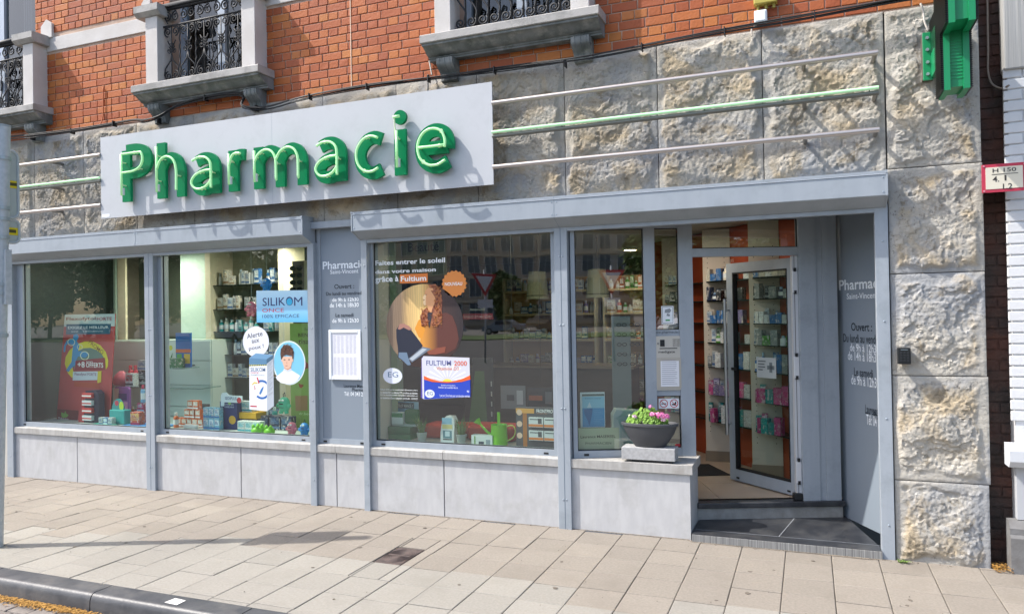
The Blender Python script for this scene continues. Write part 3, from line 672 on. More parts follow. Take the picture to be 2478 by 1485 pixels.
# wall over the shopfront and flanking it; roof slab
sh=MB(); sh.box(-9.4,1.08,.301,.34,2.56,3.9); sh.box(-9.4,-8.555,.05,.30,-.1,2.46); sh.box(-4.42,-3.70,.0705,.34,-.1,2.56); sh.box(-9.4,1.1,.3,3.1,6.3,6.4); sh.build('inner_wall',K('b9b6ae',.9),BLD)
# ================================================================ THE SIGN
SG=thing('shop_sign','long pale grey sign board with raised green neon letters over the windows','sign',(-4.6,-.12,2.82))
X0,X1,Z0,Z1=-6.825,-2.386,2.822,3.668
brd=MB().box(X0,X1,-.2,-.188,Z0,Z1).build('board',SIGNP,SG)
MB().box(-4.6235,-4.6215,-.2006,-.199,Z0,Z1).build('seam',K('9aa3ad'),brd)
fr=MB(); fr.box(X0+.02,X1-.02,-.187,-.165,Z0+.02,Z0+.06); fr.box(X0+.02,X1-.02,-.187,-.165,Z1-.06,Z1-.02)
for x in (X0+.02,-5.3,-3.8,X1-.06): fr.box(x,x+.04,-.187,-.165,Z0+.06,Z1-.06)
for x in (-6.3,-5.0,-3.7,-2.7):
    for z in (3.0,3.5): fr.box(x,x+.04,-.165,.02,z,z+.04)
fr.build('subframe',K('8a9299',.4,.4),SG)
MB().box(X0+.01,X0+.12,-.2015,-.2,Z0+.012,Z0+.045).build('maker_sticker',K('e4e6e8'),brd)
GREEN=M('green_acrylic',(.0,.165,.06),.35,var=(.0,.19,.07),vs_=4,spec=.12); GEDGE=M('green_letter_edge',(.004,.26,.105),.4,spec=.15); NEON=M('neon_tube',(.46,.86,.42),.25,emit=((.45,1,.42),.10)); NEONW=K('d9e8c0',.3)
def ribbon(pts,t,y0,y1,sharp=False):
    """flat letter stroke of width t along a centre line"""
    L=len(pts); l=[];r=[]
    for i,(x,z) in enumerate(pts):
        a=pts[max(i-1,0)]; b=pts[min(i+1,L-1)]; d=Vector((b[0]-a[0],b[1]-a[1])); d.normalize(); n=Vector((-d.y,d.x))
        k=1.0
        if 0<i<L-1:
            d1=(Vector(pts[i])-Vector(pts[i-1])).normalized(); k=1/max(.6,abs(Vector((-d1.y,d1.x)).dot(n)))
        l.append((x+n.x*t/2*k,z+n.y*t/2*k)); r.append((x-n.x*t/2*k,z-n.y*t/2*k))
    q=MB(); n=L
    q.add([(x,y0,z) for x,z in l]+[(x,y0,z) for x,z in r]+[(x,y1,z) for x,z in l]+[(x,y1,z) for x,z in r],[])
    o=0
    for i in range(n-1):
        q.f.append((n+i,n+i+1,i+1,i)); q.mi.append(0)
        q.f.append((2*n+i,2*n+i+1,3*n+i+1,3*n+i)); q.mi.append(1)
        q.f.append((i,i+1,2*n+i+1,2*n+i)); q.mi.append(1)
        q.f.append((3*n+i,3*n+i+1,n+i+1,n+i)); q.mi.append(1)
    q.f.append((0,2*n,3*n,n)); q.mi.append(1); q.f.append((n-1,2*n-1,4*n-1,3*n-1)); q.mi.append(1)
    return q
def sm(pts,n=5): return spline(pts,n)
LET={
'P':[[(0,0),(0,1)],sm([(0,1),(.5,1),(.86,.93),(1,.76),(.9,.59),(.55,.5),(0,.49)])],
'h':[[(0,0),(0,1)],sm([(0,.50),(.2,.66),(.52,.715),(.86,.64),(1,.46),(1,.2),(1,0)])],
'a':[sm([(.06,.90),(.35,.985),(.7,.97),(.95,.82),(1,.6),(1,.3),(1,0)]),sm([(1,.56),(.62,.55),(.2,.44),(.0,.24),(.14,.05),(.45,-.005),(.78,.08),(1,.25)])],
'r':[[(0,0),(0,1)],sm([(0,.66),(.2,.88),(.5,.985),(1.05,.98)])],
'm':[[(0,0),(0,1)],sm([(0,.70),(.1,.9),(.26,.995),(.41,.92),(.49,.72),(.5,.4),(.5,0)]),sm([(.5,.70),(.6,.9),(.76,.995),(.91,.92),(.99,.72),(1,.4),(1,0)])],
'c':[sm([(1.02,.93),(.7,1.0),(.35,.93),(.08,.72),(0,.48),(.1,.22),(.36,.04),(.7,-.005),(1.02,.08)])],
'i':[[(.5,0),(.5,.70)]],
'e':[sm([(.02,.52),(.5,.515),(1.0,.52)],2),sm([(.99,.46),(1.0,.68),(.86,.91),(.55,1.0),(.24,.92),(.04,.7),(0,.46),(.1,.2),(.36,.03),(.66,-.01),(1.0,.11)])]}
LB=[('P',-6.452,-6.055,2.964,3.481),
('h',-5.983,-5.621,2.961,3.510),
('a',-5.542,-5.189,2.945,3.363),
('r',-5.084,-4.842,2.962,3.353),
('m',-4.785,-4.184,2.962,3.351),
('a',-4.107,-3.770,2.952,3.362),
('c',-3.683,-3.357,2.958,3.365),
('i',-3.279,-3.165,2.961,3.518),
('e',-3.077,-2.711,2.957,3.364)]
base=sum(b[3] for b in LB if b[0] in 'rme')/3
xh=sum(b[4] for b in LB if b[0] in 'rmace')/6.0
for ch_,x0,x1,z0,z1 in LB:
    t=.112; z0=base; z1=xh if ch_ in 'armce' else z1
    if ch_ in 'ace': z0-=.012; z1+=.006
    mp=lambda u,v:(x0+t/2+u*(x1-x0-t),z0+(t/2 if ch_ in 'aceP' else 0)+v*(z1-z0-(t/2 if ch_ in 'ac e' else 0)-(t/2 if ch_ in 'acePrm' else 0)))
    lt=MB(); 
    for si,s in enumerate(LET[ch_]):
        pts=[mp(*q) for q in s]
        if ch_ in 'hrmi' and si==0: pts=[(pts[0][0],z0),(pts[0][0],z1 if ch_!='i' else z0+(z1-z0)*.70)]
        if ch_ in 'rm' and si==0: pts[1]=(pts[1][0],z1-.012)
        if ch_=='P' and si==0: pts=[(pts[0][0],z0),(pts[0][0],z1-.002)]
        if ch_ in 'hma' and abs(s[-1][1])<.01: pts[-1]=(pts[-1][0],z0+(.012 if ch_=='a' else 0))
        q=ribbon(pts,t*(1 if si==0 or ch_ not in 'hrm' else .94),-.262+.0006*si,-.232)
        o=len(lt.v); lt.v+=q.v; lt.f+=[tuple(i+o for i in f) for f in q.f]; lt.mi+=q.mi
    if ch_=='i': lt.cur=0; lt.slab(circ((x0+x1)/2,z1-.062,.062,22),-.262,-.232)
    lo=lt.build('letter',[GREEN,GEDGE],SG)
    # neon tube in front of each letter, with its supports
    nb=MB(); sup=MB()
    strokes=LET[ch_]
    for si,s in enumerate(strokes):
        pts=[mp(*q) for q in s]; lo_,hi_=z0+.055,z1-.05
        pts=[(x,min(max(z,lo_ if ch_ not in 'i' else lo_),hi_ if ch_!='i' else z0+(z1-z0)*.66)) for x,z in pts]
        nb.tube(bend(pts,-.318),.0115,8)
        for k in ((.25,.8) if len(pts)==2 else (.2,.75)):
            a=pts[int(k*(len(pts)-1))] if len(pts)>2 else (pts[0][0],pts[0][1]+(pts[1][1]-pts[0][1])*k)
            sup.tube([(a[0],-.262,a[1]),(a[0],-.318,a[1])],.006,6); sup.tube(bend(circ(a[0],a[1],.015,8),-.312),.004,5,closed=True)
    if ch_=='i':
        nb.tube(bend([((x0+x1)/2-.03,z1-.07),((x0+x1)/2+.03,z1-.07)],-.318),.0125,8)
        sup.tube([((x0+x1)/2-.02,-.318,z1-.07),((x0+x1)/2-.02,-.30,z1-.26)],.006,6)
    nb.build('neon_tube',NEON,lo,smooth=True); struct(sup.build('tube_supports',NEONW,lo),'stuff')
    p0=mp(*strokes[0][0])
    if ch_ in 'Phrmi': MB().tube([(p0[0]+.012,-.305,z0+.06),(p0[0]+.012,-.305,z0+.13)],.013,8).build('electrode',K('cfd3cf',.4),lo)
    for s in strokes:
        q_=mp(*s[len(s)//2]) if len(s)>2 else mp(s[0][0],.5 if ch_!='i' else .35)
        MB().box(q_[0]-.012,q_[0]+.012,-.2325,-.2,q_[1]-.012,q_[1]+.012).build('standoff',K('8a9299',.4,.4),lo)
# three tubes that run off either side of the board
for z,lab,mat in ((3.49,'uppermost satin steel tube running either side of the sign board',BRUSH),(3.236,'pale green neon tube on a steel rail beside the sign board',None),(2.965,'lowest satin steel tube running either side of the sign board',BRUSH)):
    t=thing('sign_tube',lab,'tube',(-4,-.2,z),'three rails running out of the sign')
    for a,bq in ((-8.9,X0),(X1,.47)):
        if mat: MB().tube([(a,-.2,z),(bq,-.2,z)],.019,12).build('rail',mat,t,smooth=40)
        else:
            MB().tube([(a,-.2,z-.02),(bq,-.2,z-.02)],.0165,12).build('rail',K('74756f',.4,.5),t,smooth=40)
            MB().tube([(a,-.218,z+.012),(bq,-.218,z+.012)],.0125,10).build('neon_tube',M('neon_tube_pale',(.50,.80,.50),.25,emit=((.5,1,.5),.12)),t,smooth=40)
            c=MB()
            for k in range(int((bq-a)/.55)+1): c.tube([(a+k*.55+.05,-.2,z-.01),(a+k*.55+.05,-.22,z+.014)],.0045,6)
            c.build('clip',K('5f6a60',.4),t)
    for x in (-7.6,-.0,.455): MB().tube([(x,-.2,z-(0 if mat else .02)),(x,.01,z-(0 if mat else .02))],.016,10).build('wall_bracket',K('8a8782',.4,.6),t)
# ================================================================ illuminated cross at the corner
CG=M('cross_green_paint',(.004,.23,.085),.4,var=(.005,.24,.09),vs_=3); LED=M('led_face',(.008,.014,.01),.35)
cr=thing('pharmacy_cross_sign','green pharmacy cross with black louvred face bracketed from the corner pier','cross sign',(.88,-.05,3.1))
xl,xr=.815,.955; cyc=-.385; aw=.12; al=.325; zc=3.48+.12-.12+.0
zc=3.115+al+.0; zc=3.44+.135
YZ=[(cyc-aw,zc-.47),(cyc+aw,zc-.47),(cyc+aw,zc-aw),(cyc+al,zc-aw),(cyc+al,zc+aw),(cyc+aw,zc+aw),(cyc+aw,zc+.47),(cyc-aw,zc+.47),(cyc-aw,zc+aw),(cyc-al,zc+aw),(cyc-al,zc-aw),(cyc-aw,zc-aw)]
def inset(P,d):
    n=len(P); out=[]
    a=sum(P[i][0]*P[(i+1)%n][1]-P[(i+1)%n][0]*P[i][1] for i in range(n)); s=1 if a>0 else -1
    for i in range(n):
        p0,p1,p2=Vector(P[i-1]),Vector(P[i]),Vector(P[(i+1)%n]); e1=(p1-p0).normalized(); e2=(p2-p1).normalized()
        n1=Vector((-e1.y,e1.x))*s; n2=Vector((-e2.y,e2.x))*s; out.append(tuple(p1+(n1+n2)*d))
    return out
core=inset(YZ,.02)
MB().ext(core,xl+.025,xr-.025).build('housing',CG,cr)
for a,bq in ((xl,xl+.034),(xr-.034,xr)):
    MB().ext(YZ,a,bq).build('rim',CG,cr)
for s,xf in ((-1,xl),(1,xr)):
    f=MB().ext(inset(YZ,.006),xf+(-.004 if s<0 else .0005),xf+(-.0005 if s<0 else .004)).build('led_panel',LED,cr)
    lv=MB(); z=zc-.462
    while z<zc+.46:
        hw=al if abs(z-zc)<aw-.004 else aw
        lv.ext([(cyc-hw+.004,z),(cyc+hw-.004,z),(cyc+hw-.004,z+.004),(cyc-hw+.004,z+.004)],xf+(-.017 if s<0 else .004),xf+(-.004 if s<0 else .017)); z+=.0135
    struct(lv.build('louvres',K('121815',.4),f),'stuff')
vt=MB()
for k in range(12): vt.box(.85,.92,cyc-aw+.0165,cyc-aw+.021,zc-.40+k*.021,zc-.392+k*.021,bev=.0012)
vt.build('vent_slots',K('0c8f58',.4),cr)
br=MB(); br.box(.752,.812,-.115,-.102,3.285,3.61,bev=.003); br.box(.80,.83,-.30,-.102,3.30,3.59); br.build('wall_bracket',CG,cr)
MB().box(.752,.82,-.103,.0,3.30,3.60).build('packing_block',K('5a564e',.9),cr)
for z in (3.325,3.405,3.49,3.57): MB().tube([(.778,-.115,z),(.778,-.127,z)],.011,8).build('bolt',K('b9bfc0',.3,.8),cr)
cb=spline([(.752,-.06,3.83),(.765,-.07,3.78),(.768,-.09,3.70),(.79,-.10,3.62)],5)
tag(MB().tube(cb,.007,8).build('conduit',K('b9b3aa',.5),None,smooth=True),'thin pale conduit dropping from the cables to the green cross','conduit')
# ================================================================ cables along the wall
cbt=thing('cable_bundle','bundle of black cables clipped along the top of the stone','cables',(-4,-.06,3.83))
keyp=[(-9.2,3.86),(-8.2,3.835),(-7.9,3.80),(-7.2,3.815),(-6.5,3.83),(-6.22,3.775),(-6.02,3.80),(-5.9,3.90),(-5.6,3.94),(-5.2,3.945),(-5.03,3.90),(-4.97,3.775),(-4.75,3.755),(-4.3,3.80),(-3.6,3.815),(-2.95,3.80),(-2.3,3.79),(-1.7,3.755),(-1.4,3.79),(-.7,3.82),(0,3.84),(.5,3.855),(.80,3.865)]
for k,(dz,dy) in enumerate(((0,0),(.016,-.012),(-.015,-.014),(.004,-.024))):
    pts=spline([(x,-.095+dy+random.uniform(-.004,.004)-(.08 if (abs(x+6.12)<.13 or abs(x+4.9)<.1 or abs(x+7.95)<.1 or abs(x+1.65)<.1) else 0),z+dz+random.uniform(-.006,.006)) for x,z in keyp],5)
    MB().tube(pts,.0066 if k<2 else .005,7).build('cable',CABLE,cbt,smooth=True)
cl=None
for i,x in enumerate([-8.6+.62*k for k in range(15)]):
    z=None
    for (xa,za),(xb,zb) in zip(keyp,keyp[1:]):
        if xa<=x<=xb: z=za+(zb-za)*(x-xa)/(xb-xa)
    MB().box(x-.004,x+.004,-.128,-.07,z-.028,z+.03).build('clip',BLK,cbt)
tag(MB().tube(spline([(-7.0,-.014,4.27),(-7.0,-.016,4.05),(-7.01,-.02,3.92),(-7.03,-.05,3.84)],5),.006,7).build('wall_conduit',K('b4653c',.7),None,smooth=True),'thin brick coloured conduit dropping down the bricks between two balconies','conduit')
q=MB(); q.tube([(-3.055,-.02,3.99),(-3.03,-.02,3.86),(-3.03,-.10,3.84),(-3.03,-.10,3.66)],.007,6)
tag(q.build('feed_cable',K('8d8a85',.5),None,smooth=True),'grey feed cable running down from the balcony end behind the sign','cable')
# junction boxes on the brick
jb=thing('junction_box','white square junction box on the bricks above the cables','junction box',(-.345,-.02,3.89))
MB().box(-0.333,-0.245,3.869,3.961,-.065,-.002,bev=.008) if False else None
bx=(-0.333,3.869,-0.242,3.961)
MB().box(bx[0],bx[2],-.065,-.003,bx[1],bx[3],bev=.009).build('case',K('dfe3e6',.5),jb); MB().box(bx[0]+.012,bx[2]-.012,-.068,-.064,bx[1]+.012,bx[3]-.012,bev=.0015).build('lid',K('e8ecef',.5),jb)
MB().tube(spline([(bx[0]+.02,-.03,bx[1]),(bx[0]-.02,-.03,bx[1]-.03),(bx[0]-.02,-.05,bx[1]-.09)],4),.006,6).build('lead',K('b9b3aa',.5),jb)
bx=(-0.334,4.001,-0.170,4.137)
jy=thing('terminal_box','yellowed terminal box with cable glands above the white one','terminal box',(-.3,-.02,4.06))
MB().box(bx[0],bx[2],-.075,-.003,bx[1],bx[3],bev=.008).build('case',K('b5a54c',.6),jy)
for k in range(3): MB().tube([(bx[0]+.03+k*.055,-.035,bx[1]),(bx[0]+.03+k*.055,-.035,bx[1]-.03)],.011,8).build('gland',K('a09448',.6),jy)
# ================================================================ street sign pole on the left
PSX=-.035
pl=thing('sign_post','galvanised steel post with the backs of two plates strapped to it','sign post',(-5.965,-1.875,0))
def pp(z): return Vector((-5.99+.118*z/3.3,-1.875+.012*z/3.3,z))
MB().tube([pp(-.02),pp(3.30)],.056,20).build('pole',STEEL,pl,smooth=40); MB().tube([pp(3.295),pp(3.312)],.058,20).build('cap',K('9aa4a8',.5),pl)
ev=Vector((.10,.995,0)); nv=Vector((.995,-.10,0))
def plate(z0,z1,hw,r,lab):
    P=[]
    for cx,cz,a in ((hw-r,z1-r,0),(-hw+r,z1-r,90),(-hw+r,z0+r,180),(hw-r,z0+r,270)):
        P+=[(cx+r*math.cos(R(a+t)),cz+r*math.sin(R(a+t))) for t in (0,22.5,45,67.5,90)]
    c=pp((z0+z1)/2)-nv*.075
    def tr(b): return [tuple(c+ev*x+nv*(-y)+Vector((0,0,z-c.z))) for x,y,z in b.v]
    b=MB(); b.slab(P,-.002,.002); o=MB(); o.add(tr(b),b.f); o=o.build(lab,K('aab4b0',.5),pl)
    b=MB(); b.tube(bend(P,0),.012,6,closed=True); q=MB(); q.add(tr(b),b.f); q.build('rolled_edge',K('b4bcbe',.45,.2),o,smooth=True)
    b=MB(); b.slab([(.07,(z0+z1)/2-.03),(.17,(z0+z1)/2-.03),(.17,(z0+z1)/2+.03),(.07,(z0+z1)/2+.03)],-.0045,-.003); q=MB(); q.add(tr(b),b.f); q.build('yellow_sticker',K('d8c400',.5),o)
    b=MB(); b.slab([(.085,(z0+z1)/2-.012),(.155,(z0+z1)/2-.012),(.155,(z0+z1)/2+.014),(.085,(z0+z1)/2+.014)],-.0052,-.0046); q=MB(); q.add(tr(b),b.f); q.build('sticker_print',K('4a4510'),o)
plate(2.60,3.14,.165,.05,'upper_plate'); plate(2.40,2.585,.18,.045,'lower_plate')
for z in (3.05,2.66,2.575,2.43,2.06,1.99,1.66): MB().tube([pp(z-.014),pp(z+.014)],.066,20).build('strap',K('a3acb0',.4,.6),pl)
b=MB(); c=pp(2.1); b.box(c.x+.055,c.x+.085,c.y-.01,c.y+.04,1.9,2.33); b.build('side_bar',STEEL,pl)
# ================================================================ keypad, plates, frames on the front
kp=thing('keypad','small black key pad on the corner pier beside the porch','keypad',(.60,-.08,1.37))
MB().box(.562,.64,-.105,-.03,1.366,1.478,bev=.005).build('case',K('101214',.4),kp)
for iy in range(4):
    for ix in range(3): MB().box(.575+ix*.02,.589+ix*.02,-.108,-.1045,1.385+iy*.018,1.397+iy*.018,bev=.0012).build('key',K('23262a',.4),kp)
MB().box(.578,.622,-.1075,-.1045,1.462,1.468).build('light_bar',K('5f6a70'),kp)
hp=thing('hydrant_plate','cream hydrant plate with red border reading H 150 on a dark wall','plate',(1.18,-.2,2.5))
hb=(1.063,2.488,1.316,2.669)
MB().slab([(hb[0],hb[1]),(hb[0]+.245,hb[1]),(hb[0]+.245,hb[3]),(hb[0],hb[3])],-.2,-.185).build('border',K('b8324a',.45),hp)
MB().slab([(hb[0]+.02,hb[1]+.02),(hb[0]+.225,hb[1]+.02),(hb[0]+.225,hb[3]-.02),(hb[0]+.02,hb[3]-.02)],-.2025,-.2).build('face',K('d9d2bf',.5),hp)
for s_,b_x in (('H 150',(1.122,2.614,1.252,2.640)),('4.',(1.121,2.553,1.158,2.590)),('1.2',(1.177,2.503,1.229,2.539))): text('lettering',s_,b_x,-.2035,K('3a3634'),hp,bold=.012)
bq=(1.117,2.604,1.262,2.600); MB().box(bq[0],bq[2],-.2038,-.2026,bq[1],bq[3]).build('rule',K('3a3634'),hp)
bq=(1.187,2.558,1.197,2.600); MB().box(bq[0],bq[2],-.2038,-.2026,bq[1],bq[3]-.006).build('rule',K('3a3634'),hp)
for x in (hb[0]+.01,hb[0]+.235):
    for z in (hb[1]+.01,hb[3]-.01): MB().tube([(x,-.2,z),(x,-.206,z)],.006,8).build('screw',K('c98a95',.4),hp)
MB().box(hb[0]+.05,hb[0]+.2,-.185,.12,hb[1]+.05,hb[3]-.05).build('bracket',K('5a544e',.6),hp)
# notice frame on the hours panel
nf=thing('notice_frame','white snap frame holding a printed duty list on the opening hours panel','notice frame',(-4.0,.02,1.17))
nb_=(-4.172,1.176,-3.821,1.639)
f=MB(); t=.03; a,z0,bq,z1=nb_; f.box(a,a+t,.004,.022,z0,z1,bev=.004); f.box(bq-t,bq,.004,.022,z0,z1,bev=.004); f.box(a+t,bq-t,.004,.022,z0,z0+t,bev=.004); f.box(a+t,bq-t,.004,.022,z1-t,z1,bev=.004); f.build('frame',K('e6e9ec',.4),nf)
MB().box(a+t*.8,bq-t*.8,.012,.021,z0+t*.8,z1-t*.8).build('sheet',K('e3e3ea',.6),nf)
pr=MB()
for cx_ in (0,1):
    for blk in (0,1):
        for k in range(17):
            x0=a+.05+cx_*(bq-a-.08)/2; zt=z1-.06-blk*.2-k*.0098
            for j in range(3): pr.add([(x0+j*.042,.0113,zt),(x0+j*.042+random.uniform(.015,.034),.0113,zt),(x0+j*.042+.03,.0113,zt+.004),(x0+j*.042,.0113,zt+.004)],[(0,1,2,3)])
struct(pr.build('print',K('c2c2cc'),nf),'stuff')
# small stickers and intercom on the entrance front
ic=thing('night_intercom','beige steel night service intercom panel with speaker grille and drawer','intercom',fpos('S',.79,-.04,1.07))
ib=(0.677,1.113,0.902,1.555)
def rrect(x0,z0,x1,z1,r,n=4):
    P=[]
    for cx,cz,a in ((x1-r,z1-r,0),(x0+r,z1-r,90),(x0+r,z0+r,180),(x1-r,z0+r,270)): P+=[(cx+r*math.cos(R(a+90*t/n)),cz+r*math.sin(R(a+90*t/n))) for t in range(n+1)]
    return P
BEI=K('bdb9b0',.42,.25); 
MB('S').slab(rrect(ib[0],ib[1],ib[2],ib[3],.02),-.034,-.022).build('plate',BEI,ic)
w_=ib[2]-ib[0]; h_=ib[3]-ib[1]
MB('S').slab(rrect(ib[0]+.012,ib[1]+.012,ib[2]-.012,ib[1]+h_*.6,.012),-.037,-.0345).build('drawer',K('b3ada2',.4,.25),ic)
MB('S').box(ib[0]+.045,ib[2]-.03,-.0395,-.0375,ib[1]+.03,ib[1]+h_*.54).build('notice_sheet',K('dfe0e4',.6),ic)
pr=MB('S')
for k in range(13): pr.add([(ib[0]+.055,-.0400,ib[1]+.05+k*.016),(ib[2]-.04-random.uniform(0,.04),-.0400,ib[1]+.05+k*.016),(ib[2]-.05,-.0400,ib[1]+.0535+k*.016),(ib[0]+.055,-.0400,ib[1]+.0535+k*.016)],[(0,1,2,3)])
struct(pr.build('print',K('8d8f99'),ic),'stuff')
MB('S').box(ib[0]+.045,ib[0]+.082,-.0365,-.034,ib[3]-.085,ib[3]-.03).build('camera_window',BLK,ic)
gr=MB('S')
for iy in range(8):
    for ix in range(6): gr.box(ib[2]-.075+ix*.011,ib[2]-.070+ix*.011,-.0352,-.0338,ib[3]-.088+iy*.0085,ib[3]-.084+iy*.0085)
struct(gr.build('speaker_grille',BLK,ic),'stuff')
MB('S').box(ib[0]+.04,ib[2]-.04,-.0365,-.034,ib[3]-.104,ib[3]-.098).build('slot',BLK,ic)
MB('S').tube([(ib[0]+.028,-.034,ib[3]-.06),(ib[0]+.028,-.04,ib[3]-.06)],.008,10).build('lock',K('8a8a88',.3,.7),ic)
text('lettering','medigate',(ib[0]+.03,ib[3]-.145,ib[2]-.06,ib[3]-.118),-.0355,K('2a2a2c'),ic,frame='S',bold=.006)
text('lettering','www.pharmacie.be',(0.664,1.569,0.908,1.599),-.0235,K('3a444d'),ob,frame='S')
def sticker(name,lab,b,fr,y,colr):
    t=thing(name,lab,'sticker',fpos(fr,b[0],y,b[1])); MB(fr).slab([(b[0],b[1]),(b[2],b[1]),(b[2],b[3]),(b[0],b[3])],y,y+.0008).build('sheet',colr,t); return t
b=(0.744,1.652,0.845,1.800)
t=sticker('camera_sticker','white sticker with a grey surveillance camera drawing on the narrow pane',b,'S',-.004,K('e9ecef'))
w_=b[2]-b[0]; f=MB('S'); f.slab(rrect(b[0]+.006,b[1]+.006,b[2]-.006,b[3]-.006,.008),-.0046,-.0041); f.build('border',K('4c5052'),t); f=MB('S'); f.slab(rrect(b[0]+.009,b[1]+.009,b[2]-.009,b[3]-.009,.006),-.0052,-.0047); f.build('field',K('e3e7ea'),t)
f=MB('S'); cx=(b[0]+b[2])/2; zt=b[3]-.05; f.poly([(cx-.025,zt-.005),(cx-.02,zt+.02),(cx+.02,zt+.03),(cx+.03,zt+.012),(cx+.015,zt-.008)],-.0056); f.poly([(cx-.004,zt-.01),(cx+.02,zt-.02),(cx+.016,zt-.036),(cx-.01,zt-.03)],-.0056); f.build('camera_drawing',K('8b9196'),t)
MB('S').box(cx-.018,cx+.018,-.0058,-.0053,b[1]+.025,b[1]+.038).build('green_label',K('3f9a55'),t)
b=(0.707,0.960,0.875,1.042); mid=(b[0]+b[2])/2
t=sticker('prohibition_sticker','white double sticker with no smoking and no bare hands symbols above the flower bowl',b,'S',-.004,K('edeff1'))
for cx in ((b[0]+mid)/2,(mid+b[2])/2):
    zc_=(b[1]+b[3])/2; r=.034
    ring=circ(cx,zc_,r,24); inn=circ(cx,zc_,r-.006,24); f=MB('S'); n=24
    f.add([(x,-.0050,z) for x,z in ring]+[(x,-.0050,z) for x,z in inn],[(i,(i+1)%n,n+(i+1)%n,n+i) for i in range(n)]); f.build('red_ring',K('c22a32'),t)
    f=MB('S'); d=.7071; f.poly([(cx-d*r*.9-.003,zc_+d*r*.9),(cx+d*r*.9-.003,zc_-d*r*.9),(cx+d*r*.9+.003,zc_-d*r*.9),(cx-d*r*.9+.003,zc_+d*r*.9)],-.0056); f.build('red_bar',K('c22a32'),t)
    f=MB('S'); f.poly([(cx-.02,zc_-.006),(cx+.02,zc_-.006),(cx+.02,zc_+.002),(cx-.02,zc_+.002)] if cx<mid else [(cx-.016,zc_-.014),(cx+.012,zc_-.018),(cx+.02,zc_+.006),(cx+.01,zc_+.018),(cx+.006,zc_),(cx-.018,zc_-.004)],-.0045); f.build('symbol',K('2a2c2e'),t)
b=(0.788,0.630,0.878,0.697)
t=sticker('red_sticker','small red and white sticker at the foot of the narrow lower pane',(0.836,0.630,0.877,0.669),'S',-.004,K('c8323a'))
# ================================================================ flower bowl on its concrete block
bk=tag(MB().add([],[]).box(-1.405,-.985,-.005,.155,.592,.688,bev=.004).build('concrete_block',M('pot_block_concrete',(.42,.42,.42),.9,var=(.34,.34,.34),vs_=40,bump=.002,bs=120)),'rough grey concrete block carrying the flower bowl on the coping','block')
fe=MB()
for x in (-1.33,-1.06): fe.box(x,x+.05,.03,.12,.572,.5915)
fe.build('foot',K('2c2e30',.8),bk)
PC=(-1.193,.075)
bw_=thing('flower_bowl','dark grey bowl planter on the concrete block','planter',(PC[0],PC[1],.688))
MB().lathe([(.112,.6885),(.12,.692),(.16,.745),(.195,.80),(.215,.853),(.228,.858),(.228,.876),(.218,.880),(.205,.872),(.19,.84),(.10,.835)],PC[0],PC[1],40,sy=.52).build('bowl',M('dark_bowl',(.052,.055,.062),.6,var=(.064,.067,.074),vs_=6),bw_,smooth=40)
MB().lathe([(.05,.830),(.185,.846)],PC[0],PC[1],24,sy=.52).build('soil',M('potting_soil',(.025,.018,.012),.95,bump=.01,bs=60),bw_)
ge=thing('geranium','pink flowering geranium with green leaves in the dark bowl','plant',(PC[0],PC[1],.85))
LEAF=M('geranium_leaf',(.13,.27,.035),.5,var=(.20,.34,.06),vs_=25,spec=.3); PINK=M('pink_petals',(.72,.16,.42),.6,var=(.80,.36,.56),vs_=40); PALE=M('pale_pink_petals',(.80,.55,.66),.6)
def leafset(n,fn,size,seed,lobes=7):
    rr=random.Random(seed); q=MB()
    for i in range(n):
        c,nrm=fn(rr); s=size*rr.uniform(.7,1.25); nrm=Vector(nrm).normalized(); a=nrm.orthogonal().normalized(); a=Matrix.Rotation(rr.uniform(0,6.28),3,nrm)@a; b=nrm.cross(a); c=Vector(c)
        pts=[c+nrm*(-.2*s)]+[c+(a*math.cos(t)+b*math.sin(t))*s*(1 if k%2 else .8)+nrm*(.12*s*math.cos(3*t)) for k,t in enumerate([6.283*j/(lobes*2) for j in range(lobes*2)])]
        m=lobes*2; q.add(pts,[(0,1+j,1+(j+1)%m) for j in range(m)])
    return q
def dome(rr):
    t=rr.uniform(0,6.283); r=math.sqrt(rr.random())*.15; x=PC[0]+r*math.cos(t)*1.05-.02; y=PC[1]+r*math.sin(t)*.5; z=.87+.125*(1-(r/.17)**2)*rr.uniform(.3,1.0)
    return (x,y,z),(math.cos(t)*.5+rr.uniform(-.5,.5),math.sin(t)*.5-.6+rr.uniform(-.4,.4),rr.uniform(.3,1))
struct(leafset(360,dome,.0195,3).build('leaves',LEAF,ge),'stuff')
sq=MB()
for k in range(16):
    rr=random.Random(k); a=rr.uniform(0,6.28); sq.tube([(PC[0]+.05*math.cos(a),PC[1]+.03*math.sin(a),.84),(PC[0]+.12*math.cos(a),PC[1]+.06*math.sin(a),.92)],.003,5)
sq.build('stems',K('6f8a35',.7),ge)
def flower(c,r,n,mat,seed):
    q=MB(); rr=random.Random(seed)
    for i in range(n):
        d=Vector((rr.gauss(0,1),rr.gauss(0,1),rr.gauss(0,1)*.7+.3)).normalized(); p0=Vector(c)+Vector((d.x*r,d.y*r*.7,d.z*r*.6))
        for k in range(5):
            a=d.orthogonal().normalized(); a=Matrix.Rotation(k*1.2566+rr.random(),3,d)@a; b=d.cross(a)
            q.add([p0,p0+a*.006+b*.004+d*.003,p0+a*.0115+d*.004,p0+a*.006-b*.004+d*.003],[(0,1,2,3)])
    return q.build('flower_head',mat,ge)
S_=lambda px:px
flower((-1.10,.02,.945),.038,46,PINK,1); flower((-1.155,.02,.95),.024,24,PINK,2); flower((-1.055,.03,.935),.03,28,PINK,3); flower((-1.07,.0,.92),.02,9,PALE,6)
flower((-1.305,.02,.925),.02,12,PALE,4); flower((-1.175,.05,1.005),.014,6,PINK,5); flower((-1.345,.05,.93),.006,3,K('d9dcc0'),7)
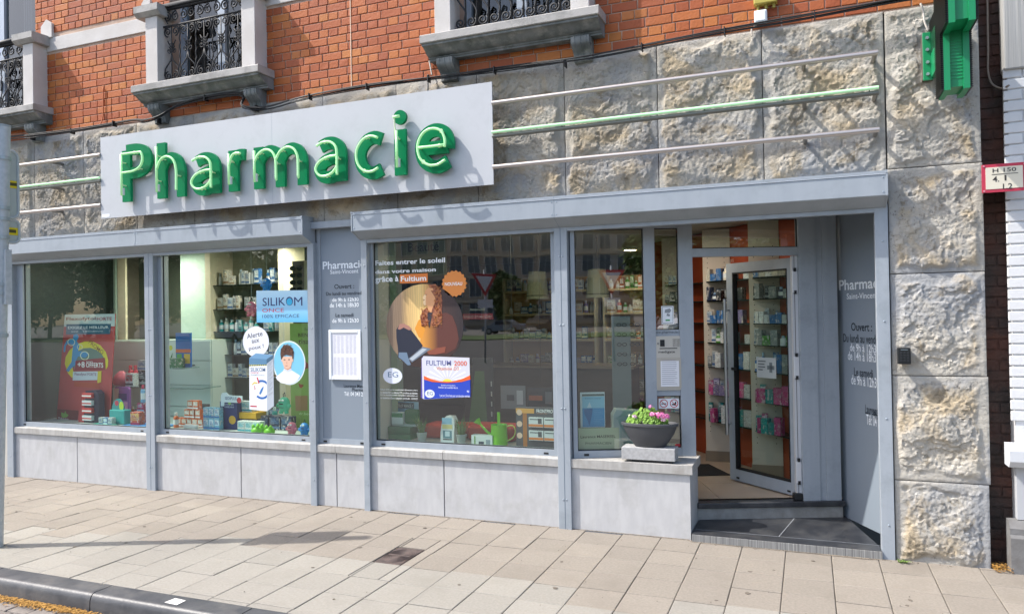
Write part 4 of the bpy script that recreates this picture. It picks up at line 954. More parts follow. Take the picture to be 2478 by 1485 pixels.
MB().tube([(-1.16,.06,.86),(-1.165,.055,.93),(-1.175,.05,1.0)],.0025,5).build('flower_stem',K('7f9a45',.7),ge)
# ================================================================ things on the pavement
mh=thing('manhole_cover','square rusty cast iron manhole cover with concentric rings set in the slabs','manhole cover',(-2.83,-1.04,0))
RUST=M('rusty_cast_iron',(.13,.095,.085),.7,.3,var=(.08,.062,.058),vs_=20,bump=.001,bs=150)
MB().box(MH[0]+.004,MH[1]-.004,MH[2]+.004,MH[3]-.004,-.06,-.008).build('frame',RUST,mh)
MB().box(MH[0]+.014,MH[1]-.014,MH[2]+.014,MH[3]-.014,-.03,-.0035,bev=.002).build('lid',RUST,mh)
mc=((MH[0]+MH[1])/2,(MH[2]+MH[3])/2)
for k in range(8):
    r=.024+.012*k; MB().tube([(mc[0]+r*math.cos(6.283*i/28),mc[1]+1.35*r*math.sin(6.283*i/28),-.003) for i in range(28)],.0032,5,closed=True).build('raised_ring',RUST,mh)
MB().box(mc[0]-.09,mc[0]+.09,mc[1]+.0-.012,mc[1]+.012,-.004,.0005,bev=.001).build('raised_bar',RUST,mh)
q=MB(); q.flat([(-3.755,-2.32),(-3.745,-2.245),(-3.652,-2.252),(-3.648,-2.328)],.0035,.0048)
tag(q.build('paper_card',K('e4e2dc',.7)),'white card lying on the dark kerb','card')
tw=MB(); rr=random.Random(11)
for i in range(1600):
    x=rr.gauss(-4.75,.34); y=-2.385-abs(rr.gauss(0,.03))-(.02 if rr.random()<.3 else 0); z=-.108+rr.uniform(0,.012); a=rr.uniform(0,6.28); l=rr.uniform(.006,.018); wd=l*.35
    c,s=math.cos(a),math.sin(a); tw.add([(x+c*l,y+s*l,z+rr.uniform(-.002,.005)),(x-s*wd,y+c*wd,z),(x-c*l,y-s*l,z+rr.uniform(-.002,.004)),(x+s*wd,y-c*wd,z)],[(0,1,2,3)])
tw=tw.build('fallen_catkins',M('dry_catkins',(.34,.17,.03),.9,var=(.45,.25,.06),vs_=60)); struct(tw,'stuff','drift of dry orange blossom litter against the kerb')
tw=MB()
for i in range(260):
    x=rr.uniform(1.10,1.22); y=-.06+rr.uniform(-.03,.12); z=.004+rr.uniform(0,.03); a=rr.uniform(0,6.28); l=rr.uniform(.005,.014); c,s=math.cos(a),math.sin(a); wd=l*.4
    tw.add([(x+c*l,y+s*l,z+rr.uniform(-.003,.006)),(x-s*wd,y+c*wd,z),(x-c*l,y-s*l,z),(x+s*wd,y-c*wd,z)],[(0,1,2,3)])
struct(tw.build('leaf_litter',MC['dry_catkins']),'stuff','dry brown leaf litter in the gap between the two buildings')
wq=MB()
for i in range(46):
    a=rr.uniform(0,6.28); l=rr.uniform(.015,.045); x,y=.565+rr.gauss(0,.014),-.075+rr.gauss(0,.008); c,s=math.cos(a),math.sin(a)
    wq.add([(x,y,0),(x+c*l*.5-s*.004,y+s*l*.5+c*.004,l*.55),(x+c*l,y+s*l,l*.5),(x+c*l*.5+s*.004,y+s*l*.5-c*.004,l*.5)],[(0,1,2,3)])
tag(wq.build('weed',M('weed_green',(.10,.19,.03),.7,var=(.16,.22,.05),vs_=50)),'small green weed growing at the foot of the corner post','weed')
sp_=MB()
for i in range(40):
    x=rr.uniform(-8,1.2); y=rr.uniform(-2.0,-.15); r=rr.uniform(.006,.02); sp_.flat([(x+r*math.cos(t)*rr.uniform(.7,1.2),y+r*math.sin(t)*rr.uniform(.7,1.2)) for t in [6.283*k/9 for k in range(9)]],.001,.0032)
struct(sp_.build('chewing_gum_spots',K('6a6258',.9)),'stuff','flattened dark gum spots on the slabs')
gq=MB(); n_=420; up_=[];lo_=[]
for k in range(n_+1):
    x=-8.5+9.0*k/n_; wv=.006+.020*max(0,noise.noise(Vector((x*2.3,1,0))))+.012*abs(noise.noise(Vector((x*17,4,0)))); yb=-.0005 if x<-.875 else -.047
    up_.append((x,yb,.0042)); lo_.append((x,yb-wv,.0024))
gq.add(up_+lo_,[(n_+1+k,n_+2+k,k+1,k) for k in range(n_)])
struct(gq.build('foot_grime',M('sandy_grime',(.15,.125,.095),.95,var=(.27,.225,.17),vs_=30,bump=.004,bs=150)),'stuff','sandy grime gathered along the foot of the shopfront')
cq=MB()
for k in range(420):
    x=rr.uniform(-8.4,1.1); y=-abs(rr.gauss(0,.02))-.004 if rr.random()<.75 else rr.uniform(-2.1,-.1); l=rr.uniform(.002,.006); a_=rr.uniform(0,6.28)
    if x>-.875: y-=.045
    cq.add([(x+l*math.cos(a_+t),y+l*math.sin(a_+t),.004) for t in (0,2.0,4.2)]+[(x,y,.004+l*.8)],[(0,1,3),(1,2,3),(2,0,3)])
struct(cq.build('grit',K('5f554a',.9)),'stuff','loose grit and crumbs on the slabs')
# ================================================================ neighbour: dark gap and white painted house
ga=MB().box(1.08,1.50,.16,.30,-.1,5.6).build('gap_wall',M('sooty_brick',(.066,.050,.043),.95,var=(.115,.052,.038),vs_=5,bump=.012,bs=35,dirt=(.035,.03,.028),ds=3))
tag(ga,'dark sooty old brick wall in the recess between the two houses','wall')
rr=random.Random(4); z=.02; row=0
while z<4.3:
    x=1.085+(0 if row%2 else -.09)
    while x<1.40:
        a,bq=max(x,1.09),min(x+.20,1.42)
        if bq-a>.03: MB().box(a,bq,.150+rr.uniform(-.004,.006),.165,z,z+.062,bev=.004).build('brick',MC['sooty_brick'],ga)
        x+=.212
    z+=.072; row+=1
nh=thing('white_house','white painted brick house with stone sill and dark plinth next door','house',(2.0,0,0))
WPB=M('white_painted_brick',(.70,.705,.71),.7,bump=.002,bs=50,var=(.65,.655,.66),vs_=6); DPL=M('grey_painted_plinth',(.20,.20,.20),.8,var=(.15,.145,.14),vs_=10,bump=.002,bs=60)
core_=MB().box(1.262,4.2,.012,.30,-.1,5.6).build('wall',WPB,nh)
z=.99; row=0; fb_=MB()
while z<3.32:
    x=1.235; ln=[.21,.105][row%2]
    while x<4.15:
        if x<1.55: MB().box(x,min(x+ln,4.2),.0,.02,z,z+.063,bev=.005).build('brick',WPB,core_)
        else: fb_.box(x,min(x+ln,4.2),.0,.02,z,z+.063,bev=.005)
        x+=ln+.008
    z+=.0735; row+=1
struct(fb_.build('far_bricks',WPB,core_),'stuff')
MB().box(1.24,4.2,-.02,.1,3.32,5.5,bev=.01).build('stone_quoin',M('tooled_stone',(.42,.42,.41),.85,var=(.36,.36,.35),vs_=1,stretch=(60,1,1),bump=.004,bs=1),nh)
MB().ext([(.02,.70),(-.10,.70),(-.13,.74),(-.13,.81),(-.02,.845),(.02,.845)],1.195,4.2).build('sill',K('c9ccd0',.7),nh)
MB().box(1.255,4.2,-.01,.05,.34,.70).build('plinth_panel',K('b4b6ba',.7),nh)
MB().ext([(.05,-.05),(-.075,-.05),(-.075,.23),(-.06,.25),(-.06,.29),(-.02,.335),(.05,.335)],1.20,4.2).build('plinth',DPL,nh)
tag(MB().tube(spline([(1.18,.12,3.9),(1.175,.11,3.5),(1.172,.11,3.36),(1.19,.10,3.27),(1.235,.06,3.22),(1.26,-.03,3.21)],6),.007,7).build('loose_cable',K('8a7f74',.6),None,smooth=True),'loose brown cable hanging in a loop in the dark gap','cable')
tag(MB().box(4.201,16,0,.3,-.1,9).build('party_wall',WPB),'plain white painted wall of the next house','wall')
tag(MB().box(-30,-9.401,.0,.3,-.1,9).build('row_house_wall',M('row_brick',(.34,.10,.05),.9,var=(.40,.14,.07),vs_=5,bump=.004,bs=30)),'plain red brick wall of the adjoining house up the street','wall')
# ================================================================ INSIDE THE SHOP
PG=M('pale_green_panel',(.46,.60,.52),.6,var=(.43,.57,.49),vs_=2); CREAM=K('d8cfb4',.6); ORG=M('orange_wall',(.42,.065,.018),.65); WHB=M('white_laminate',(.57,.66,.61),.5)
FLT=M('beige_floor_tile',(.42,.33,.25),.35,var=(.38,.30,.22),vs_=4)
fl=struct(MB().flat([(-8.5,.12),(-1.86,.12),(-1.7,.16),(-1.0,.44),(.20,.91),(.98,.91),(.98,6),(-8.5,6)],.10,.186).build('shop_floor',K('6e5f50',.6)),label='beige tiled shop floor seen through the doorway')
ft=None; ca,sa=math.cos(R(21.7)),math.sin(R(21.7))
for i in range(-1,5):
    for j in range(0,6):
        u,v=.62+i*.602,.04+j*.602
        P=[(-1.82+(u+a)*ca-(v+b)*sa,.05+(u+a)*sa+(v+b)*ca) for a,b in ((0,0),(.597,0),(.597,.597),(0,.597))]
        if max(x for x,y in P)>1.0: continue
        MB().flat(P,.1865,.192).build('floor_tile',FLT,fl)
struct(MB().box(-8.5,1.0,.12,6,2.62,2.70).build('shop_ceiling',K('cfcabf',.8)),label='pale shop ceiling')
sw=MB(); sw.box(-8.6,1.0,6,6.1,.1,2.7); sw.box(-8.6,-8.5,.12,6,.1,2.7); sw.box(.98,1.04,.9,6,.1,2.7); struct(sw.build('shop_wall',M('back_wall',(.30,.26,.21),.8)),label='beige inner walls of the shop')
struct(MB().box(-8.49,-4.45,1.75,1.8,.19,2.61).build('display_partition',M('olive_partition',(.11,.135,.105),.8)),label='olive grey partition behind the left display windows')
struct(MB().box(-4.47,-4.42,.13,1.8,.19,2.61).build('display_side_wall',PG),label='pale side wall of the left display')
# display platforms
DW=K('b9c2bd',.5)
tag(MB().box(-8.45,-4.48,.125,1.74,.192,.604).build('display_platform',DW),'pale display platform inside the two left windows','platform')
tag(MB().box(-3.70,-1.94,.125,.75,.192,.604).build('display_platform',K('9aa19c',.5)),'grey display platform inside the window with the sunlit woman poster','platform')
tag(MB('S').box(.045,.96,.045,.42,.193,.604).build('display_platform',K('6d746f',.5)),'dark display ledge behind the window with the name plaque','platform')
# ceiling lamps of the shop
def lamp(i,x,y,pw,col,lab):
    t=thing('ceiling_lamp',lab,'ceiling lamp',(x,y,2.58)); MB().lathe([(.10,2.619),(.10,2.585),(.085,2.58),(.08,2.60)],x,y,20).build('housing',K('d9d9d6',.5),t)
    MB().lathe([(.078,2.583),(.001,2.583)],x,y,20).build('diffuser',M('lamp_glow',(1,.9,.75),.5,emit=((1,.9,.75),4.0)),t)
    l=bpy.data.lights.new('ceiling_lamp_light','AREA'); l.shape='DISK'; l.size=.16; l.energy=pw; l.color=col; o=bpy.data.objects.new('lamp_light',l); C.objects.link(o); o.parent=t; o.matrix_parent_inverse=Matrix.Translation(-Vector((x,y,2.58))); o.location=(x,y,2.57)
LC=(1,.95,.86)
for i,(x,y,pw,lab) in enumerate(((-5.35,.95,13.0,'recessed ceiling lamp above the shelves of lotions'),(-7.25,.85,10.0,'recessed ceiling lamp above the white drawers'),(-2.7,.62,4.5,'recessed ceiling lamp behind the poster of the woman'),(-1.2,1.35,4.0,'recessed ceiling lamp just inside the open door'),(-2.2,4.0,2.4,'recessed ceiling lamp near the back wall shelves'))): lamp(i,x,y,pw,LC,lab)
# ---- product helpers
PM=[]
def carton(name,w,d,h,body,label,strip=None):
    q=MB(); q.box(-w/2,w/2,-d/2,d/2,0,h); q.cur=1
    q.add([(-w*.42,-d/2-.0006,h*.42),(w*.42,-d/2-.0006,h*.42),(w*.42,-d/2-.0006,h*.9),(-w*.42,-d/2-.0006,h*.9)],[(0,1,2,3)]); q.cur=2
    for k in range(3): q.add([(-w*.36,-d/2-.0012,h*(.5+.11*k)),(w*(.30-.12*k),-d/2-.0012,h*(.5+.11*k)),(w*(.30-.12*k),-d/2-.0012,h*(.55+.11*k)),(-w*.36,-d/2-.0012,h*(.55+.11*k))],[(0,1,2,3)])
    q.add([(-w*.5,-d/2-.0006,h*.1),(w*.5,-d/2-.0006,h*.1),(w*.5,-d/2-.0006,h*.25),(-w*.5,-d/2-.0006,h*.25)],[(0,1,2,3)])
    me=q.build('tmp',[KP(body),KP(label),K(strip or '3b3f47',.5)]); m=me.data; bpy.data.objects.remove(me); return m
def bottlem(w,h,body,cap):
    q=MB(); q.lathe([(w*.48,0),(w*.5,h*.03),(w*.5,h*.66),(w*.42,h*.74),(w*.2,h*.79)],0,0,12,sy=.7); q.cur=1; q.lathe([(w*.24,h*.79),(w*.24,h*.99),(w*.2,h)],0,0,12); q.cur=2
    q.lathe([(w*.505,h*.2),(w*.505,h*.55)],0,0,12,sy=.7)
    o=q.build('tmp',[K(body,.35),K(cap,.4),K('e3e6e6',.5)],smooth=40); m=o.data; bpy.data.objects.remove(o); return m
PAL={'white':('dfe2e2','c8d4dc','4a6a9a'),'cream':('d9d3c2','e6e2d6','9a7a52'),'blue':('2f6fae','cfe2f0','e9eef2'),'red':('b5333a','e8dcdc','f0f0f0'),'teal':('2f9a96','d8ecea','1f4a52'),'orange':('d9661f','f0d8c0','e9eef2'),'navy':('1f2f52','8fb0d0','d0d8e0'),'green':('5a9a3f','dceacd','2f5a2a'),'pink':('c94f8a','f0d0e0','8a2a5a'),'grey':('8f9494','c9cccc','4a4f52'),'lilac':('8a7aa8','d8d0e4','4a3f6a'),'black':('24272b','4a5058','c9cccc')}
CM={}
def cart(key,w,d,h):
    k=(key,round(w,3),round(d,3),round(h,3))
    if k not in CM: CM[k]=carton('c',w,d,h,*PAL[key])
    return CM[k]
def bot(key,w,h):
    k=('b',key,round(w,3),round(h,3))
    if k not in CM: CM[k]=bottlem(w,h,PAL[key][0],PAL[key][1] if key!='white' else '9fb4c0')
    return CM[k]
def put(name,me,x,y,z,lab,cat,grp=None,rz=0):
    o=bpy.data.objects.new(name,me); C.objects.link(o); o.location=(x,y,z); o.rotation_euler=(0,0,rz); WL[o.name]=(x,y,z); return tag(o,lab,cat,grp)
def fillrow(p0,p1,z,hmax,keys,lab,grp,seed,wmin=.04,wmax=.085,bottles=.35,rz=0,gap=.006,sparse=.1):
    rr=random.Random(seed); p0,p1=Vector(p0),Vector(p1); L=(p1-p0).length; d=(p1-p0)/L; s=.01; ang=math.atan2(d.y,d.x)
    while s<L-.03:
        w=min(round(rr.uniform(wmin,wmax),2),L-s); h=round(hmax*rr.choice((.55,.7,.8,.9)),2); k=rr.choice(keys)
        if w<.025: break
        if rr.random()>sparse:
            p=p0+d*(s+w/2)
            if rr.random()<bottles: put('bottle',bot(k,min(w,.065),h),p.x,p.y,z,('tall ' if h>.8*hmax else 'short ' if h<.6*hmax else 'small ')+k+' '+lab[0],'bottle',grp[0],ang)
            else: put('carton',cart(k,w,.06,h),p.x,p.y,z,('tall ' if h>.8*hmax else 'short ' if h<.6*hmax else 'small ')+('wide ' if w>(wmin+wmax)/2 else 'slim ')+k+' '+lab[1],'carton',grp[1],ang+rr.uniform(-.05,.05))
        s+=w+gap
# ---- left display: back panels, drawers, shelves
XL=-9.585
DT=M('dark_teal_panel',(.035,.05,.05),.5); dl_=thing('display_lining','dark teal lining boards at the far end of the first window display','lining',(-8.3,1.0,.605))
MB().box(-8.45,-8.907,1.30,1.33,.605,2.6).build('back_board',DT,dl_); MB().box(-8.49,-8.455,.13,1.295,.605,2.6).build('side_board',DT,dl_)
tag(MB().box(-8.920,-8.417,1.31,1.34,.605,2.6).build('pale_panel',PG),'pale green panel beside the dark teal panel','panel')
tag(MB().box(-8.126,-7.998,1.10,1.13,1.478,2.6).build('hanging_banner',CREAM),'narrow cream banner hanging above the white drawers','banner')
dr=thing('drawer_unit','white drawer chest standing behind the promotional items','drawers',(-6.3,1.0,.605))
dx0,dx1=-8.057,-6.477; dzt=1.521
MB().box(dx0,dx1,.96,1.28,.605,dzt).build('carcass',WHB,dr)
zs=[.612,0.733,0.988,1.276,dzt-.01]
for a,bq in zip(zs,zs[1:]):
    for xa,xb in ((dx0+.01,(dx0+dx1)/2-.1),((dx0+dx1)/2-.094,dx1-.01)): MB().box(xa,xb,.942,.959,a+.004,bq-.004,bev=.002).build('drawer_front',WHB,dr)
tag(MB().box(-7.280,-6.804,1.29,1.32,.605,2.6).build('tall_green_panel',PG),'tall pale green panel left of the lotion shelves','panel')
su=thing('lotion_shelf','open shelf unit of dark glass boards filled with lotions','shelf',(-5.1,1.2,.605))
sx0,sx1=-6.642,-5.644
MB().box(-6.723,sx0,1.12,1.5,.605,2.6).build('upright',CREAM,su); MB().box(sx1,-5.562,1.12,1.5,.605,2.6).build('upright',CREAM,su)
MB().box(sx0,sx1,1.5,1.53,.605,2.6).build('back',M('lit_back_panel',(.33,.34,.25),.7),su)
GS=K('1e2b28',.25)
lvl=[0.604,1.065,1.335,1.610,1.875,2.165]
for k,z in enumerate(lvl):
    MB().box(sx0+.002,sx1-.002,1.16,1.49,z-.008,z).build('glass_board',GS,su)
    nm=('lowest','second','third','fourth','fifth','top')[k]
    fillrow((sx0+.02,1.23,0),(sx1-.02,1.23,0),z,.20 if k else .14,[('navy','blue','teal'),('grey','white','cream'),('white','navy','lilac'),('white','teal','cream'),('white','cream','grey'),('white','blue','cream'),][k],('lotion bottle on the %s board of the lotion shelf'%nm,'skin care carton on the %s board of the lotion shelf'%nm),('bottles on the lotion shelf','cartons on the lotion shelf'),50+k,bottles=(.2,.1,.3,.5,.2,.4)[k])
text('lettering','Soins',(-6.224,2.554,-5.744,2.603),1.105,K('2b3330'),su,bold=.01) if False else None
tp_=thing('wall_lettering','dark word Soins painted high on the back panel over the lotions','lettering',(-6.318,1.49,2.4)); text('word','Soins',(-6.574,2.594,-6.066,2.721),1.497,K('232b28'),tp_,bold=.01)
# left glass shelf with leaflets
gs=thing('glass_ledge','small glass ledge with a green box and leaflets beside the frame','shelf',(-6.1,.5,1.2))
a=(-6.736,1.222,-6.333,1.253); MB().box(a[0],a[2],.38,.62,a[1],a[1]+.012).build('glass_board',ACRYL,gs); MB().tube([(a[0]+.01,.62,a[1]),(a[0]+.01,.95,a[1])],.008,6).build('arm',BLK,gs)
LZ=a[1]+.0125
put('carton',carton('c',.23,.12,.10,'2f7a4a','2f7a4a','2a6a40'),a[0]+.17,.47,LZ,'long dark green carton on the small glass ledge','carton')
def card(name,lab,b,fr,y,th,mat,cat='card'):
    t=thing(name,lab,cat,fpos(fr,(b[0]+b[2])/2,y,b[1])); MB(fr).box(b[0],b[2],y,y+th,b[1],b[3]).build('board',mat,t); return t
def face(par,b,fr,y,x0,z0,x1,z1,mat,nm='print'):
    w=b[2]-b[0]; h=b[3]-b[1]; return MB(fr).slab([(b[0]+w*x0,b[1]+h*z0),(b[0]+w*x1,b[1]+h*z0),(b[0]+w*x1,b[1]+h*z1),(b[0]+w*x0,b[1]+h*z1)],y-.0004,y).build(nm,mat,par)
b=(-6.771,1.303,-6.578,1.535); b=(b[0],LZ,b[2],b[3]); t=card('orchid_card','white card printed with a yellow orchid on the glass ledge',b,'F',.55,.004,K('d5dbd0'))
f=MB(); f.poly([(b[0]+.05,b[1]+.08),(b[0]+.03,b[1]+.19),(b[0]+.075,b[1]+.10)],.549); f.poly([(b[0]+.06,b[1]+.06),(b[0]+.12,b[1]+.16),(b[0]+.1,b[1]+.05)],.549); f.build('leaf_print',K('4a7a3a'),t)
f=MB(); f.poly(circ(b[0]+.09,b[1]+.21,.03,8),.5488); f.poly(circ(b[0]+.05,b[1]+.23,.022,8),.5488); f.build('orchid_print',K('d8d23a'),t)
b=(-6.585,1.314,-6.370,1.613); b=(b[0],LZ,b[2],b[3]); t=card('toothbrush_card','blue hanging pack with orange band on the glass ledge',b,'F',.53,.02,K('1d5fa8'))
face(t,b,'F',.5295,0,.42,1,.52,K('d86a2a'),'orange_band'); face(t,b,'F',.5295,.05,.05,.4,.38,K('4fa23a'),'green_field'); face(t,b,'F',.5295,.55,.1,.95,.38,K('e0b52a'),'yellow_field')
# promotional standee
def gsl(par,pts,y,mat,nm,fr='F'): return MB(fr).slab(pts,y-.0005,y).build(nm,mat,par)
ST=.42
sd=thing('promo_standee','tall red cardboard standee with a blue running figure and yellow promo ring','standee',(-7.5,.42,.605))
pts=[(-8.346,0.553),(-8.187,1.844),(-7.372,1.840),(-7.489,0.585)]; pts[0]=(pts[0][0],.605); pts[3]=(pts[3][0],.605)
MB().slab(pts,ST,ST+.012).build('board',M('red_standee',(.50,.06,.06),.5,var=(.42,.05,.055),vs_=3),sd)
MB().add([(pts[0][0]+.15,ST+.012,.605),(pts[0][0]+.2,ST+.012,1.3),(pts[0][0]+.2,ST+.25,.605)],[(0,1,2)]).build('easel_strut',K('8a6a5a',.8),sd)
gsl(sd,[(-8.203,1.702),(-8.187,1.844),(-7.372,1.840),(-7.381,1.698)],ST-.001,K('cdd9d6'),'white_header')
gsl(sd,[(-8.170,1.609),(-8.161,1.731),(-7.439,1.727),(-7.454,1.609)],ST-.0018,K('2d5f77'),'blue_band')
zo='140,740,4.945'
ring=[(-8.195,1.264),(-8.180,1.343),(-8.116,1.422),(-8.004,1.491),(-7.867,1.525),(-7.731,1.525),(-7.612,1.481),(-7.527,1.404),(-7.489,1.308),(-7.496,1.241),(-7.530,1.202),(-7.535,1.317),(-7.600,1.385),(-7.679,1.428),(-7.773,1.452),(-7.881,1.447),(-7.978,1.413),(-8.048,1.354),(-8.069,1.275),(-8.064,1.196),(-8.037,1.128),(-8.079,1.098),(-8.148,1.156)]
gsl(sd,ring,ST-.0015,K('e0d021'),'yellow_ring')
gsl(sd,[(-8.048,1.354),(-7.978,1.413),(-7.881,1.447),(-7.773,1.452),(-7.679,1.428),(-7.600,1.385),(-7.535,1.317),(-7.550,1.202),(-8.023,1.187),(-8.069,1.275)],ST-.0012,K('5c7a70'),'ring_centre')
gsl(sd,[(-8.044,1.604),(-7.988,1.614),(-7.961,1.589),(-7.969,1.555),(-7.996,1.535),(-7.949,1.481),(-7.971,1.413),(-7.855,1.408),(-7.801,1.374),(-7.856,1.335),(-7.972,1.354),(-8.000,1.315),(-8.015,1.256),(-8.091,1.206),(-8.134,1.166),(-8.175,1.185),(-8.133,1.235),(-8.083,1.285),(-8.068,1.393),(-8.052,1.481),(-8.128,1.501),(-8.170,1.482),(-8.186,1.403),(-8.214,1.402),(-8.206,1.472),(-8.156,1.541),(-8.058,1.555)],ST-.0022,K('2f8fc4'),'running_figure')
for cx,cy,r in ((160,430,45),(315,585,52),(260,485,32)):
    P=[(cx+r*math.cos(6.283*k/20),cy+r*math.sin(6.283*k/20)) for k in range(20)]
    RG=[(-8.304,1.949),(-8.163,1.946),(-8.305,1.850)]; ox=RG[0]; ux=((RG[1][0]-ox[0])/100,(RG[1][1]-ox[1])/100); uy=((RG[2][0]-ox[0])/100,(RG[2][1]-ox[1])/100)
    mpx=lambda x,y:(ox[0]+x*ux[0]+y*uy[0],ox[1]+x*ux[1]+y*uy[1])
    o_=[mpx(x,y) for x,y in P]; i_=[mpx(cx+(x-cx)*.82,cy+(y-cy)*.82) for x,y in P]; f=MB(); f.add([(x,ST-.0028,z) for x,z in o_]+[(x,ST-.0028,z) for x,z in i_],[(k,(k+1)%20,20+(k+1)%20,20+k) for k in range(20)]); f.build('joint_halo',K('dfe3c0'),sd)
gsl(sd,[(-8.014,1.300),(-7.541,1.339),(-7.534,1.197),(-8.030,1.182)],ST-.0032,K('8f2430'),'offer_flag')
gsl(sd,[(-8.057,1.172),(-7.656,1.181),(-7.665,1.080),(-8.066,1.068)],ST-.0036,K('cfd6e0'),'pack_shot'); gsl(sd,[(-7.656,1.181),(-7.596,1.187),(-7.605,1.057),(-7.665,1.041)],ST-.0036,K('d8c32a'),'pack_side')
gsl(sd,[(-8.038,1.054),(-7.632,1.047),(-7.620,0.984),(-8.046,1.000)],ST-.0036,K('b5452a'),'pack_lower')
gsl(sd,[(-8.334,0.726),(-7.975,0.718),(-7.998,0.570),(-8.346,0.557)],ST-.0015,K('6e1a22'),'dark_foot')
gsl(sd,[(-8.260,0.689),(-8.211,0.676),(-8.196,0.706),(-8.176,0.672),(-8.141,0.663),(-8.170,0.633),(-8.240,0.625),(-8.267,0.654)],ST-.0022,K('6fa23a'),'leaf_logo')
for s_,bb,mt in (('Flexofytol',(-8.159,1.763,-7.680,1.812),'8a4a58'),('FORTE',(-7.661,1.764,-7.422,1.805),'a8566a'),('EXIGEZ LE MEILLEUR',(-8.133,1.674,-7.476,1.704),'e6ecec'),('pour vos articulations',(-8.071,1.631,-7.569,1.654),'cfdfe4'),('+8',(-7.981,1.222,-7.864,1.291),'f0f0f0'),('OFFERTS',(-7.844,1.223,-7.568,1.279),'f0f0f0'),('PROMO',(-7.807,1.433,-7.545,1.486),'8a5a1a'),('jours',(-7.837,1.275,-7.735,1.302),'f0f0f0'),('Flexofytol FORTE',(-8.031,1.118,-7.677,1.162),'7a4a6a'),('Tilman',(-8.318,0.596,-8.142,0.629),'e6e0dc')):
    text('lettering',s_,bb,ST-.0045,K(mt),sd,bold=.014 if s_[0] in '+OEF' else .006,rot=-32 if s_=='PROMO' else 0,res=2)
tq=MB()
for k,yy in enumerate((1045,1070,1120,1145,1185,1215)):
    pass
# small goods of the left-most window
dp=thing('pill_dispenser','navy counter dispenser with red and white tablet packs','dispenser',(-7.2,.30,.605))
b=(-7.742,0.597,-7.507,0.976); b=(b[0],.605,b[2],b[3])
MB().slab([(b[0],b[1]),(b[2],b[1]),(b[2],b[3]-.04),(b[2]-.05,b[3]),(b[0]+.03,b[3]-.01)],.30,.38).build('rack',K('1a2440',.5),dp)
for k in range(4): 
    MB().box(b[0]+.02,b[2]-.07,.262,.30,b[1]+.03+k*.085,b[1]+.085+k*.085).build('pack',K('c23a3a' if k%2 else 'd5d8dc',.5),dp); MB().box(b[0]+.02,b[2]-.07,.2615,.262,b[1]+.045+k*.085,b[1]+.06+k*.085).build('pack_band',K('e9e9e9' if k%2 else 'c23a3a'),dp)
MB().slab([(b[0]-.09,b[1]),(b[0],b[1]),(b[0],b[1]+.30),(b[0]-.03,b[1]+.30)],.30,.31).build('red_side',K('b02f38',.5),dp)
tb_=thing('teal_gift_bag','teal arched display bag with round handle','display bag',(-6.9,.3,.605))
b=(-7.352,0.607,-7.089,0.874); b=(b[0],.605,b[2],b[3]); w_=b[2]-b[0]
MB().box(b[0]+.03,b[2],.28,.38,b[1],b[1]+.16,bev=.01).build('bag',K('2a9a98',.5),tb_); MB().slab(circ(b[0]+w_*.42,b[1]+.15,w_*.36,20,.13,0,180),.33,.34).build('arched_back',K('2f8a8e',.5),tb_); 
MB().slab(circ(b[0]+w_*.35,b[1]+.23,.03,12),.3285,.329).build('red_dot',K('b8304a'),tb_); MB().slab(circ(b[0]+w_*.62,b[1]+.2,.035,12,.05),.3285,.329).build('lime_dot',K('b8cf3a'),tb_)
for k in range(3):
    x=-7.374+.07*k; put('carton',cart(('white','blue','white')[k],.06,.05,.08),x,.24,.605,'small blue and white carton before the teal bag','carton','cartons before the teal bag')
put('carton',carton('c',.12,.08,.15,'c9583a','e0b060','a82a50'),-6.890,.28,.605,'orange and pink carton on the blue tray','carton',rz=.1)
put('carton',carton('c',.12,.08,.12,'a8305a','c94f7a','d8d8e0'),-7.054,.5,.605,'dark pink carton standing behind the orange one','carton')
put('carton',carton('c',.10,.07,.10,'a8305a','c94f7a','8ab0d0'),-7.054,.5,.725,'pink carton on top of the dark pink one','carton')
put('bottle',bottlem(.06,.20,'7ab0d4','c23a5a'),-7.052,.5,.8255,'pale blue bottle with red cap in the first window','bottle')
tag(MB().box(-7.021,-6.44,.14,.40,.605,.617,bev=.003).build('blue_tray',K('2a7fc4',.4)),'flat bright blue tray in the first window','tray'); tag(MB().box(-7.474,-7.157,.14,.26,.605,.615).build('teal_tray',K('3aa898',.4)),'flat teal tray in the first window','tray')
gl=thing('product_ledge','glass ledge with red bottles and a pink bag fixed to the drawers','shelf',(-6.8,.8,1.05)); a=(-7.795,0.984,-7.289,1.013)
MB().box(a[0],-6.33,.62,.94,a[1]-.006,a[1]+.006).build('glass_board',ACRYL,gl); LZ=a[1]+.0065
for k,px in enumerate((-7.490,-7.411)): put('bottle',bottlem(.075,.24,'b82a3a','c23a44'),px,.72,LZ,'red bottle with white label on the glass ledge','bottle','red bottles on the ledge')
put('carton',carton('c',.12,.08,.15,'dfe2e2','c23a3a','3a3f48'),-7.406,.665,LZ,'white carton with red print before the red bottles','carton')
bgp=MB(); bgp.lathe([(.10,0),(.12,.03),(.11,.10),(.06,.15),(.03,.17)],0,0,14,sy=.6); o=bgp.build('gift_pouch',K('c96a7a',.5),smooth=True); o.location=(-7.637,.72,LZ); tag(o,'crumpled pink gift pouch on the glass ledge','pouch')
put('carton',cart('black',.12,.08,.18),-7.332,.78,LZ,'black carton at the end of the glass ledge','carton'); put('carton',cart('white',.14,.08,.12),-7.331,.78,LZ+.1805,'white carton stacked on the black one on the ledge','carton')
pu=thing('sweets_pouch','purple and pink printed pouch leaning behind the teal bag','pouch',(-6.85,.55,.605)); b=(-7.552,0.564,-7.324,0.993); b=(b[0],.605,b[2],b[3])
